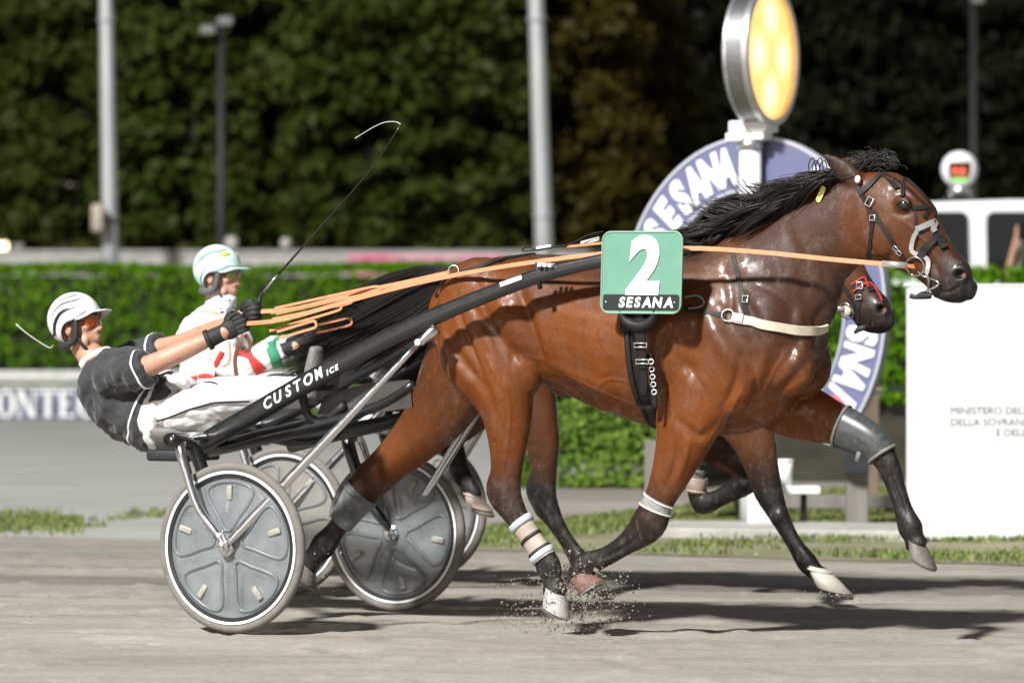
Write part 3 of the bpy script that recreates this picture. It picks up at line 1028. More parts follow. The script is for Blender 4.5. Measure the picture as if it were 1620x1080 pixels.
mb.box(LC - Vector((0, 0, lz - ztop + 0.075)), (0.20, 0.17, 0.06), rotL, 0.01)
mb.box(Vector((PXc - 0.09, PY - 0.03, ztop - 0.085)), (0.12, 0.07, 0.05), rotL, 0.008)
mb.build('mounting_bracket', WHITE, t, smooth=False)
def turned(name, prof, m, seg=56):
    mb = MB()
    mb.lathe(prof, 'x', seg)
    V = mb.v[0] @ np.array(rotL).T + np.array(LC)
    mb.v[0] = V
    return mb.build(name, m, t, angle=35)
RL = 0.435
turned('drum', [(0.01, -0.05), (RL - 0.03, -0.05), (RL, -0.03), (RL, 0.12), (RL - 0.02, 0.12), (RL - 0.02, 0.07), (0.01, 0.07)], mat('dull_aluminium', (0.26, 0.265, 0.27), 0.38, 0.9, var=0.15, vscale=20, stretch=(0.1, 1, 1)))
turned('rim', [(RL - 0.03, 0.10), (RL + 0.012, 0.10), (RL + 0.012, 0.135), (RL - 0.03, 0.135)], ALU)
turned('seam_band', [(RL - 0.01, -0.025), (RL + 0.006, -0.025), (RL + 0.006, -0.005), (RL - 0.01, -0.005)], ALU)
def lamp_face_mat():
    m = bpy.data.materials.new('amber_lens')
    m.use_nodes = True
    nt = m.node_tree
    N, L = nt.nodes, nt.links
    b = N['Principled BSDF']
    b.inputs['Base Color'].default_value = (0.85, 0.55, 0.22, 1)
    b.inputs['Roughness'].default_value = 0.35
    tc = N.new('ShaderNodeTexCoord')
    acc = None
    for y, z in ((0, 0.24), (0, -0.24), (0.2, 0.0), (-0.2, 0.0)):
        d = N.new('ShaderNodeVectorMath')
        d.operation = 'DISTANCE'
        pw = SL * y + Vector((0, 0, z)) + (LC - Vector((PXc, PY, 0))) + NL * 0.1
        d.inputs[1].default_value = pw
        L.new(tc.outputs['Object'], d.inputs[0])
        mr = N.new('ShaderNodeMapRange')
        mr.interpolation_type = 'SMOOTHSTEP'
        mr.inputs['From Min'].default_value = 0.19
        mr.inputs['From Max'].default_value = 0.0
        L.new(d.outputs['Value'], mr.inputs[0])
        if acc is None:
            acc = mr.outputs[0]
        else:
            mx = N.new('ShaderNodeMath')
            mx.operation = 'MAXIMUM'
            L.new(acc, mx.inputs[0])
            L.new(mr.outputs[0], mx.inputs[1])
            acc = mx.outputs[0]
    r = N.new('ShaderNodeValToRGB')
    r.color_ramp.elements[0].color = (0.92, 0.49, 0.15, 1)
    r.color_ramp.elements[1].color = (1.0, 0.90, 0.56, 1)
    L.new(acc, r.inputs[0])
    L.new(r.outputs[0], b.inputs['Emission Color'])
    b.inputs['Emission Strength'].default_value = 0.80
    return m
turned('lens', [(0.001, 0.125), (0.15, 0.122), (0.30, 0.112), (RL - 0.028, 0.10), (RL - 0.028, 0.085), (0.001, 0.085)], lamp_face_mat())

# white box, bucket and shelf at the foot of the pole
p = at(1204, 842, 22.55)
t = thing('white_cabinet', 'narrow white cabinet standing at the foot of the lamp pole', 'cabinet', W0, (p.x, 22.5, 0.06))
MB().box((p.x, 22.55, 0.215), (0.165, 0.16, 0.31), None, 0.008).build('case', WHITE, t, smooth=False)
MB().box((p.x, 22.55, 0.378), (0.185, 0.18, 0.018), None, 0.004).build('lid', WHITE, t, smooth=False)
MB().box((p.x, 22.466, 0.21), (0.135, 0.012, 0.26), None, 0.003).build('door', WHITE, t, smooth=False)
p = at(1265, 774, 22.7)
t = thing('wall_shelf', 'small white bracket shelf between the cabinet and the square post', 'shelf', W0, (p.x, 22.7, 0))
MB().box((p.x, 22.7, p.z), (0.24, 0.2, 0.045), None, 0.006).build('board', WHITE, t, smooth=False)
MB().tube([(p.x + 0.03, 22.76, 0.02), (p.x + 0.03, 22.76, p.z - 0.02)], 0.02, 8).build('leg', DARKSTEEL, t)
p = at(1236, 740, 22.68)
zb = at(1265, 774, 22.7).z + 0.0235
t = thing('white_bucket', 'small white bucket standing on the white shelf', 'bucket', W0, (p.x, 22.68, zb))
MB().lathe([(0.001, zb), (0.044, zb), (0.054, zb + 0.16), (0.050, zb + 0.16), (0.041, zb + 0.01), (0.001, zb + 0.01)], 'z', 24, (p.x + 0.018, 22.68, 0)).build('pail', WHITE, t)
MB().lathe([(0.052, zb + 0.15), (0.058, zb + 0.15), (0.058, zb + 0.164), (0.05, zb + 0.164)], 'z', 24, (p.x + 0.018, 22.68, 0)).build('rim', WHITE, t)

# ================================================================== white information panel at the right
PNY = 21.6
p0, p1 = at(1441, 858, PNY), at(1441, 453, PNY)
FP = Frame(p0.x, PNY, R(-9))
t = thing('information_panel', 'big plain white panel with small grey lettering at the right edge', 'sign', FP, (0, 0, 0))
PW, PH = 1.85, p1.z
MB().box((PW / 2, 0.06, PH / 2 + 0.005), (PW, 0.10, PH - 0.01), None, 0.01).build('panel', WHITE, t, smooth=False)
MB().box((PW / 2, 0.07, PH + 0.008), (PW + 0.02, 0.13, 0.016), None, 0.004).build('top_edge', WHITE, t, smooth=False)
GREYT = mat('grey_print', (0.11, 0.12, 0.135), 0.6)
ctr = FP.p(1505, 650, 0).x + 0.42
for txt, v, lf in (("MINISTERO DELL'AGRICOLTURA", 650, 1505), ("DELLA SOVRANITÀ ALIMENTARE", 667, 1505), ("E DELLE FORESTE", 685, 1577)):
    V, Fs = text_shape(txt, 0.062, 0.0, 0, 0.002, 1.02, 'LEFT')
    q = FP.p(lf, v, 0)
    z = PH * (858 - v) / (858 - 453)
    MB().add([(q.x + x - V[:, 0].min(), 0.0095 - d - 0.001, z + y) for x, y, d in V], Fs).build('lettering', GREYT, t, smooth=False)

# ================================================================== van with a signal globe on its roof
VY = 35.0
vs = VY / FPX
vx0 = at(1372, 400, VY).x
zr = 0.69
t = thing('parked_van', 'white van parked behind the hedge at the right edge', 'van', W0, (vx0 + 2.2, VY, zr))
VANW = mat('van_white', (0.74, 0.76, 0.78), 0.3, coat=0.4, var=0.03, vscale=2)
GLASS = mat('dark_car_glass', (0.012, 0.014, 0.014), 0.08, spec=0.6)
RUB = mat('tyre_rubber', (0.025, 0.025, 0.025), 0.85, var=0.2)
prof = [(0.02, 0.25), (0.0, 0.55), (0.03, 1.0), (0.12, 1.55), (0.24, 1.74), (0.45, 1.80), (1.4, 1.83), (2.6, 1.81), (2.95, 1.74), (3.62, 1.12),
        (4.25, 0.98), (4.42, 0.75), (4.45, 0.30), (4.30, 0.22), (0.2, 0.22)]
n_ = len(prof)
V, Fs = [], []
for k, (yo, ins) in enumerate(((0.0, 0.05), (0.06, 0.0), (1.62, 0.0), (1.68, 0.05))):
    for x, z in prof:
        xx = min(max(x, ins), 4.45 - ins)
        tumble = 0.10 * max(0, z - 1.0)
        yy = VY + yo + (tumble if k < 2 else -tumble)
        V.append((vx0 + xx, yy, zr + (z - ins if z > 1 else z)))
for k in range(3):
    for i in range(n_):
        Fs.append((k * n_ + i, k * n_ + (i + 1) % n_, (k + 1) * n_ + (i + 1) % n_, (k + 1) * n_ + i))
Fs += [tuple(range(n_)), tuple(range(4 * n_ - 1, 3 * n_ - 1, -1))]
MB().add(V, Fs).build('body', VANW, t, angle=38)
def van_window(x0, x1, z0, z1, name='window'):
    mb = MB()
    rr, pl = 0.07, []
    for cx, cz, a0 in ((x1 - rr, z1 - rr, 0), (x0 + rr, z1 - rr, 90), (x0 + rr, z0 + rr, 180), (x1 - rr, z0 + rr, 270)):
        for k in range(6):
            a = R(a0 + 18 * k)
            pl.append((cx + rr * math.cos(a), cz + rr * math.sin(a)))
    mb.prism(pl, lambda a, b, d: (vx0 + a, VY - 0.004 + 0.10 * max(0, b - 1.0) - d, zr + b), 0.006)
    w_ = mb.build(name, GLASS, t, smooth=False)
    mb = MB()
    mb.tube([(vx0 + a, VY - 0.006 + 0.10 * max(0, b - 1.0), zr + b) for a, b in pl + pl[:1]], 0.011, 5)
    mb.build('window_seal', RUB, w_)
xa = (1532 - 1372) * vs
van_window(xa - 0.62, xa, 1.14, 1.70)
xb = (1563 - 1372) * vs
van_window(xb, xb + 0.95, 1.12, 1.70)
van_window(xb + 1.05, xb + 1.6, 1.12, 1.60)
MB().box((vx0 + 2.2, VY - 0.012, zr + 0.72), (3.9, 0.03, 0.07), None, 0.01).build('side_moulding', RUB, t, smooth=False)
for wx in (0.85, 3.55):
    for wy in (VY + 0.07, VY + 1.61):
        wh = MB().lathe([(0.001, -0.09), (0.2, -0.09), (0.31, -0.10), (0.33, -0.06), (0.33, 0.06), (0.31, 0.10), (0.2, 0.09), (0.001, 0.09)], 'y', 28, (vx0 + wx, wy, zr + 0.335)).build('wheel', RUB, t, angle=40)
        MB().lathe([(0.001, -0.105), (0.17, -0.10), (0.20, -0.092), (0.20, -0.06), (0.001, -0.06)], 'y', 24, (vx0 + wx, wy, zr + 0.335)).build('rim', ALU, wh, angle=40)
MB().box((vx0 + 0.02, VY + 0.25, zr + 0.95), (0.05, 0.12, 0.35), None, 0.015).build('tail_light', mat('tail_red', (0.35, 0.02, 0.02), 0.3), t, smooth=False)
for yy in (VY + 0.25, VY + 1.4):
    MB().ell((vx0 + 4.36, yy, zr + 0.72), (0.08, 0.16, 0.09)).build('headlight', mat('clear_lens', (0.7, 0.72, 0.74), 0.15), t)

gp = at(1518, 268, VY + 0.35)
t = thing('signal_globe', 'white globe with red and green lights on a stand on the van roof', 'signal lamp', W0, (gp.x, VY + 0.35, zr + 1.81))
gr = 0.178
mb = MB()
V, Fs, keep = [], [], []
nu, nv = 40, 26
for i in range(nv + 1):
    for j in range(nu):
        ph, a = math.pi * i / nv, 2 * math.pi * j / nu
        V.append((gp.x + gr * math.sin(ph) * math.sin(a), VY + 0.35 - gr * math.sin(ph) * math.cos(a), gp.z + gr * math.cos(ph)))
for i in range(nv):
    for j in range(nu):
        k = (j + 1) % nu
        a = (j + 0.5) * 360 / nu
        a = a - 360 if a > 180 else a
        ph = 180 * (i + 0.5) / nv
        if -45 < a < 34 and 66 < ph < 142:
            continue
        Fs.append((i * nu + j, (i + 1) * nu + j, (i + 1) * nu + k, i * nu + k))
g = mb.add(V, Fs).build('globe', mat('globe_white', (0.78, 0.76, 0.80), 0.35, var=0.05), t)
sol = g.modifiers.new('thickness', 'SOLIDIFY')
sol.thickness = 0.012
MB().box((gp.x - 0.015, VY + 0.36, gp.z - 0.02), (0.19, 0.12, 0.20), None, 0.02).build('inner_housing', mat('orange_housing', (0.30, 0.13, 0.04), 0.5), t, smooth=False)
for dx in (-0.038, 0.034):
    MB().ell((gp.x - 0.012 + dx, VY + 0.285, gp.z - 0.012), (0.026, 0.02, 0.017)).build('red_light', mat('red_glow', (0.9, 0.1, 0.08), 0.4, emit=(1.0, 0.12, 0.10), estr=0.9), t)
MB().box((gp.x - 0.01, VY + 0.27, gp.z - 0.115), (0.15, 0.05, 0.035), None, 0.01).build('green_light', mat('green_glow', (0.2, 0.8, 0.2), 0.4, emit=(0.12, 0.75, 0.12), estr=0.12), t, smooth=False)
MB().lathe([(0.001, gp.z - 0.15), (0.09, gp.z - 0.16), (0.12, gp.z - 0.235), (0.001, gp.z - 0.235)], 'z', 24, (gp.x, VY + 0.35, 0)).build('base', ALU, t)
MB().box((gp.x, VY + 0.35, zr + 1.845), (0.32, 0.3, 0.03), None, 0.01).build('roof_plate', DARKSTEEL, t, smooth=False)
for dx in (-0.1, 0.1):
    MB().tube([(gp.x + dx, VY + 0.28, zr + 1.85), (gp.x + dx * 0.7, VY + 0.3, gp.z - 0.22)], 0.014, 8).build('foot', ALU, t)

# ---- bystander on the bank beside the van, arm raised
bx, by, bz = at(1648, 400, 34.3).x, 34.3, 0.69
PS = thing('person', 'bystander in pale shirt with raised bare arm beside the white van', 'person', W0, (bx, by, bz))
def bys(name, lofts, ells, m, vox=0.012):
    mb = MB()
    for l in lofts:
        mb.loft([(bx + x, by + y, bz + z, r, w) for x, y, z, r, w in l], 14, 4)
    for c, r in ells:
        mb.ell((bx + c[0], by + c[1], bz + c[2]), r)
    me = remesh(mb, vox, 4)
    set_v(me, get_v(me) - np.array((bx, by, bz)))
    me.materials.append(m)
    return link(name, me, PS, True, (bx, by, bz))
leg = lambda s: [(s * .09, 0, .06, .05, .06), (s * .10, 0, .45, .06, .06), (s * .10, 0, .85, .09, .085)]
armr = [(-.19, 0, 1.38, .05, .05), (-.27, -.06, 1.14, .042, .042), (-.33, -.10, 1.08, .04, .04), (-.29, -.16, 1.30, .033, .036), (-.27, -.18, 1.40, .026, .032), (-.26, -.18, 1.47, .02, .042), (-.255, -.18, 1.55, .012, .035)]
arml = [(.19, 0, 1.38, .05, .05), (.24, 0, 1.1, .042, .042), (.25, -.05, .85, .034, .034), (.25, -.08, .72, .02, .04)]
bys('body', [leg(-1), leg(1), [(0, 0, .85, .11, .16), (0, 0, 1.1, .1, .15), (0, 0, 1.35, .11, .18), (0, 0, 1.45, .06, .09), (0, 0, 1.55, .05, .055)], armr, arml],
    [((0, -.01, 1.64), (.075, .095, .115)), ((0, -.10, 1.62), (.014, .02, .022)), ((0, -.08, 1.57), (.03, .025, .012))], mat('skin', (0.44, 0.235, 0.16), 0.5, var=0.12, vscale=25, bump=0.12, bscale=160))
bys('shirt', [[(0, 0, .84, .125, .175), (0, 0, 1.1, .115, .165), (0, 0, 1.36, .125, .2), (0, 0, 1.45, .07, .10)], [(*p[:3], p[3] + .015, p[4] + .015) for p in armr[:2]], [(*p[:3], p[3] + .015, p[4] + .015) for p in arml[:2]]], [],
    mat('pale_shirt', (0.35, 0.34, 0.30), 0.8, var=0.1))
bys('trousers', [[(*p[:3], p[3] + .014, p[4] + .014) for p in leg(-1)], [(*p[:3], p[3] + .014, p[4] + .014) for p in leg(1)], [(0, 0, .8, .12, .17), (0, 0, .95, .12, .165)]], [], mat('dark_trousers', (0.03, 0.03, 0.035), 0.8))
bys('hair', [], [((0, .012, 1.675), (.082, .095, .10))], mat('dark_hair', (0.02, 0.015, 0.012), 0.6))

# ================================================================== horses
def coat_mat(name, bay, shade, black, wet=1.0):
    m = bpy.data.materials.new(name)
    m.use_nodes = True
    nt = m.node_tree
    N, L = nt.nodes, nt.links
    b = N['Principled BSDF']
    tc = N.new('ShaderNodeTexCoord')
    def nz(scale, detail=4, stretch=(1, 1, 1), rough=0.6):
        mp = N.new('ShaderNodeMapping')
        mp.inputs['Scale'].default_value = stretch
        L.new(tc.outputs['Object'], mp.inputs[0])
        n = N.new('ShaderNodeTexNoise')
        n.inputs['Scale'].default_value = scale
        n.inputs['Detail'].default_value = detail
        n.inputs['Roughness'].default_value = rough
        L.new(mp.outputs[0], n.inputs['Vector'])
        return n.outputs['Fac']
    def mixc(fac, a, c):
        x = N.new('ShaderNodeMix')
        x.data_type = 'RGBA'
        L.new(fac, x.inputs[0])
        for s_, v_ in ((6, a), (7, c)):
            if isinstance(v_, tuple):
                x.inputs[s_].default_value = (*v_, 1)
            else:
                L.new(v_, x.inputs[s_])
        return x.outputs[2]
    def rng_(src, a0, a1, b0, b1):
        x = N.new('ShaderNodeMapRange')
        x.interpolation_type = 'SMOOTHSTEP'
        for k, v_ in zip(('From Min', 'From Max', 'To Min', 'To Max'), (a0, a1, b0, b1)):
            x.inputs[k].default_value = v_
        L.new(src, x.inputs[0])
        return x.outputs[0]
    def attr(nm):
        a = N.new('ShaderNodeAttribute')
        a.attribute_name = nm
        return a.outputs['Fac']
    big = nz(3.2, 4)
    c = mixc(rng_(big, 0.34, 0.68, 0, 1), bay, tuple(x * 0.72 for x in bay))
    c = mixc(attr('umber'), c, shade)
    c = mixc(attr('dark'), c, mixc(rng_(nz(34, 6, (1, 1, 0.6), 0.7), 0.50, 0.72, 0, 0.75), black, (0.085, 0.072, 0.06)))
    c = mixc(attr('pink'), c, (0.42, 0.17, 0.15))
    hairn = nz(170, 3, (0.5, 1, 0.8))
    c2 = N.new('ShaderNodeMix')
    c2.data_type = 'RGBA'
    c2.blend_type = 'MULTIPLY'
    c2.inputs[0].default_value = 0.45
    L.new(c, c2.inputs[6])
    L.new(rng_(hairn, 0.3, 0.7, 0.55, 1.15), c2.inputs[7])
    L.new(c2.outputs[2], b.inputs['Base Color'])
    wetn = nz(7.5, 7, (1, 1, 0.75), 0.72)
    L.new(rng_(wetn, 0.38, 0.60, 0.62, 0.46), b.inputs['Roughness'])
    b.inputs['Specular IOR Level'].default_value = 0.26 * wet
    wet2 = nz(14, 8, (1.0, 1, 0.7), 0.78)
    L.new(rng_(wet2, 0.47, 0.60, 0.0, 0.9 * wet), b.inputs['Coat Weight'])
    L.new(rng_(wetn, 0.40, 0.62, 0.36, 0.20), b.inputs['Coat Roughness'])
    bp = N.new('ShaderNodeBump')
    bp.inputs['Strength'].default_value = 0.20
    bp.inputs['Distance'].default_value = 0.004
    add = N.new('ShaderNodeMath')
    add.operation = 'ADD'
    L.new(hairn, add.inputs[0])
    L.new(nz(26, 4, (1.3, 1, 0.45)), add.inputs[1])
    L.new(add.outputs[0], bp.inputs['Height'])
    L.new(bp.outputs[0], b.inputs['Normal'])
    return m
COAT1 = coat_mat('bay_coat', (0.172, 0.046, 0.0060), (0.032, 0.0155, 0.0105), (0.012, 0.0095, 0.0085))
COAT2 = coat_mat('dark_bay_coat', (0.125, 0.041, 0.014), (0.05, 0.022, 0.013), (0.010, 0.008, 0.007), 0.8)
HAIR = mat('black_horsehair', (0.012, 0.009, 0.0075), 0.42, spec=0.5, var=0.4, vscale=60)
HOOF_PALE = mat('pale_hoof', (0.42, 0.41, 0.40), 0.6, var=0.2, vscale=30, stretch=(1, 1, 0.2), bump=0.3, bscale=60)
HOOF_GREY = mat('grey_hoof', (0.15, 0.13, 0.115), 0.6, var=0.25, vscale=30, stretch=(1, 1, 0.2), bump=0.3, bscale=60)
HOOF_RED = mat('reddish_hoof', (0.17, 0.085, 0.07), 0.7, var=0.25, vscale=30)
IRON = mat('worn_iron', (0.35, 0.34, 0.33), 0.4, 0.8, var=0.2)

def PXs(fr, rows):
    """pixel stations (u, v, t, half thickness px, half width m, dark) -> rows in metres"""
    out = []
    for u, v, t, r, w, d in rows:
        p, k = fr.px(u, v, t)
        out.append((p.x, p.y, p.z, r * k, w, d))
    return out
TRUNK = PXs(F1, [
    (706, 498, 0, 56, .10, 0), (736, 503, 0, 82, .20, 0), (790, 503, 0, 97, .265, 0), (850, 502, 0, 100, .27, 0), (915, 513, 0, 110, .275, 0),
    (975, 528, 0, 123, .29, 0), (1040, 538, 0, 136, .295, 0), (1100, 539, 0, 147, .275, 0), (1155, 538, 0, 150, .235, 0),
    (1205, 530, 0, 136, .225, 0), (1248, 522, 0, 100, .20, 0), (1276, 520, 0, 62, .14, 0)])
NECK1 = PXs(F1, [(1165, 492, 0, 120, .20, 0), (1228, 452, 0, 114, .155, .0), (1277, 394, 0, 86, .112, .0), (1315, 362, 0, 76, .095, .0),
                 (1343, 340, 0, 70, .085, .0), (1372, 326, 0, 56, .080, .0)])
HEADPX = [(1348, 322, 0, 58, .076, 0), (1388, 343, 0, 76, .092, 0), (1421, 358, 0, 69, .098, 0), (1448, 383, 0, 55, .078, .05), (1470, 404, 0, 43, .062, .3),
          (1489, 424, 0, 38, .056, .75), (1507, 443, 0, 38, .058, .95), (1524, 455, 0, 28, .050, 1), (1534, 459, 0, 17, .034, 1)]
LEGS1 = {
    'near_hind': [(772, 500, -.15, 94, .12, 0), (774, 560, -.16, 86, .115, 0), (792, 612, -.165, 60, .10, 0), (802, 655, -.165, 44, .08, 0), (804, 700, -.165, 34, .06, .05),
                  (801, 745, -.165, 27, .046, .45), (797, 776, -.165, 31, .043, .85), (811, 806, -.165, 23, .035, .9), (832, 838, -.165, 17, .027, .92), (852, 868, -.165, 17, .027, .95),
                  (867, 893, -.165, 22, .034, 1), (874, 916, -.165, 18, .030, 1), (878, 934, -.165, 22, .036, 1)],
    'far_hind': [(752, 540, .13, 74, .12, .2), (722, 600, .14, 66, .11, .45), (694, 650, .14, 54, .09, .3), (655, 696, .14, 42, .066, .1), (615, 734, .14, 33, .05, .3),
                 (580, 768, .14, 31, .045, .8), (556, 802, .14, 22, .034, .9), (531, 838, .14, 17, .028, .95), (512, 862, .14, 22, .034, 1), (497, 880, .14, 17, .03, 1), (487, 892, .14, 20, .036, 1)],
    'near_fore': [(1112, 600, -.15, 74, .105, 0), (1090, 662, -.165, 58, .085, 0), (1077, 706, -.17, 44, .068, 0), (1060, 752, -.17, 33, .052, .2), (1042, 792, -.17, 26, .043, .75),
                  (1026, 828, -.17, 30, .044, .95), (994, 857, -.165, 19, .030, 1), (958, 880, -.16, 16, .026, 1), (926, 893, -.16, 21, .034, 1), (914, 905, -.16, 17, .030, 1), (914, 914, -.16, 19, .034, 1)],
    'far_fore': [(1205, 600, .13, 74, .10, 0), (1245, 640, .15, 52, .08, 0), (1290, 658, .16, 42, .066, 0), (1335, 676, .16, 32, .05, .3), (1380, 700, .16, 27, .043, .9), (1404, 733, .16, 20, .032, 1),
                 (1418, 772, .16, 16, .026, 1), (1430, 808, .16, 16, .026, 1), (1440, 834, .16, 21, .034, 1), (1446, 850, .16, 17, .030, 1), (1450, 860, .16, 20, .036, 1)],
}
def add_rows(mb, rows, samples, seg=20, sub=4, cap=0.6, pw=1.0):
    A = np.array(rows)
    mb.loft(A[:, :5], seg, sub, (0, 1, 0), cap, pw)
    S = catmull(A, sub)
    for r in S:
        samples.append((r[0], r[1], r[2], max(r[3], r[4]), r[5]))
def stroke_disp(V, N, pts, amp, width, side=True):
    """push the skin in or out along a line drawn on the flank (measured in the s-z plane, both flanks alike)"""
    P = catmull(np.array([(p[0], p[2]) for p in pts]), 26)
    xz = V[:, [0, 2]]
    best = np.zeros(len(V))
    for i in range(len(P)):
        d = (xz[:, 0] - P[i, 0]) ** 2 + (xz[:, 1] - P[i, 1]) ** 2
        fade = math.sin(math.pi * min(1, max(0, (i + 0.3) / (len(P) - 0.4)))) ** 0.7
        best = np.maximum(best, fade * np.exp(-d / (width * width)))
    w = best * np.clip(np.abs(N[:, 1]) * 1.4 - 0.3, 0, 1)
    return (amp * w)[:, None] * N

def make_horse(name, label, fr, neck, headpx, legs, coat, hooves, ears, strokes, face, muscles, voxel=0.0076):
    mb, sm = MB(), []
    add_rows(mb, TRUNK, sm, 32, 5, 0.5)
    add_rows(mb, neck, sm, 28, 5, 0.5)
    head = PXs(fr, headpx)
    add_rows(mb, head, sm, 24, 5, 0.8, 0.92)
    for k, rows in legs.items():
        add_rows(mb, PXs(fr, rows), sm, 20, 4, 0.6)
    for c, r, rot in muscles:
        for sg in (-1, 1):
            mb.ell((c[0], sg * abs(c[1]), c[2]), r, Matrix.Rotation(rot, 4, 'Y'))
    for rows in ears:
        mb.loft(rows, 12, 4, (0, 1, 0), 0.3)
    for c, r in face:
        mb.ell(c, r)
    for k, (hk, kn, ft) in {'near_hind': (6, None, -3), 'far_hind': (5, None, -3), 'near_fore': (None, 5, -3), 'far_fore': (None, 4, -3)}.items():
        A_ = [Vector(r_[:3]) for r_ in PXs(fr, legs[k])]
        if hk and len(A_) > hk + 1:
            up = (A_[hk - 1] - A_[hk]).normalized()
            dn = (A_[hk + 1] - A_[hk]).normalized()
            back = -(up + dn).normalized() if (up + dn).length > 0.15 else Vector((-1, 0, 0))
            mb.loft([(*(A_[hk] + back * 0.055 + up * 0.045), .020, .020), (*(A_[hk] + back * 0.045 + up * 0.01), .026, .024), (*(A_[hk] + back * 0.022 + dn * 0.06), .018, .020)], 12, 3)
            mb.loft([(*(A_[hk] + back * 0.055 + up * 0.04), .014, .013), (*(A_[hk - 1] + back * 0.030), .012, .012), (*(A_[hk - 2] + back * 0.02), .02, .02)], 10, 3)
        if kn:
            mb.ell(A_[kn], (.048, .045, .046))
        tv = (A_[ft] - A_[ft - 1]).normalized()
        bk = Vector((tv.z, 0, -tv.x))
        if bk.x > 0: bk = -bk
        mb.ell(A_[ft] + bk * 0.022, (.024, .026, .026))
    me = remesh(mb, voxel, 6, 0.5)
    V, N = get_v(me), get_n(me)
    D = np.zeros_like(V)
    for pts, amp, width in strokes:
        D += stroke_disp(V, N, pts, amp * 1.35, width)
    V = V + D
    set_v(me, V)
    S = np.array(sm)
    dark = np.zeros(len(V))
    for a in range(0, len(V), 8000):
        q = V[a:a + 8000]
        d = np.linalg.norm(q[:, None, :] - S[None, :, :3], axis=2) - S[None, :, 3]
        w = np.exp(-np.clip(d - d.min(axis=1, keepdims=True), 0, 1) / 0.012)
        dark[a:a + 8000] = (w * S[None, :, 4]).sum(1) / w.sum(1)
    me.attributes.new('dark', 'FLOAT', 'POINT').data.foreach_set('value', dark.astype(np.float32))
    return me, V, N, dark, head

def hoof(fr, root, pc, ps, toe, t, m, r=0.050, name='hoof', shoe=True):
    """pc, ps: coronet and sole centres in photo pixels; toe: pixel direction from heel to toe"""
    a, k = fr.px(*pc, t)
    b = fr.p(*ps, t)
    ax = (b - a).normalized()
    tt = fr.p(ps[0] + toe[0], ps[1] + toe[1], t) - b
    tt = tt.normalized()
    sd = Vector((0, 1, 0))
    V, Fs = [], []
    rings = ((0.0, 0.82, 0.0), (0.18, 0.9, 0.006), (0.55, 1.02, 0.012), (0.92, 1.14, 0.02), (1.0, 1.12, 0.021))
    h = (b - a).length
    seg = 22
    for q, sc_, sh in rings:
        for j in range(seg):
            th = 2 * math.pi * j / seg
            cx, sx = math.cos(th), math.sin(th)
            rr = r * sc_ * (1.06 if cx > 0 else 0.92)
            tilt = 0.0 if q == 0 else 0
            V.append(a + (b - a) * q + tt * (cx * rr + sh) + sd * (sx * r * sc_ * 0.93))
    m_ = len(rings)
    for i in range(m_ - 1):
        for j in range(seg):
            k2 = (j + 1) % seg
            Fs.append((i * seg + j, i * seg + k2, (i + 1) * seg + k2, (i + 1) * seg + j))
    Fs += [tuple(range(seg - 1, -1, -1)), tuple((m_ - 1) * seg + j for j in range(seg))]
    o = MB().add([list(v) for v in V], Fs).build(name, m, root, angle=50)
    if shoe:
        nrm = tt.cross(sd).normalized()
        if nrm.dot(ax) < 0:
            nrm = -nrm
        pts = []
        for j in range(17):
            th = R(-145 + 290 * j / 16)
            pts.append(b + tt * (math.cos(th) * r * 1.0 + 0.021) + sd * math.sin(th) * r * 0.92 + nrm * 0.003)
        MB().ribbon(pts, 0.02, 0.007, [nrm] * 17).build('shoe', IRON, o, smooth=False)
    return o

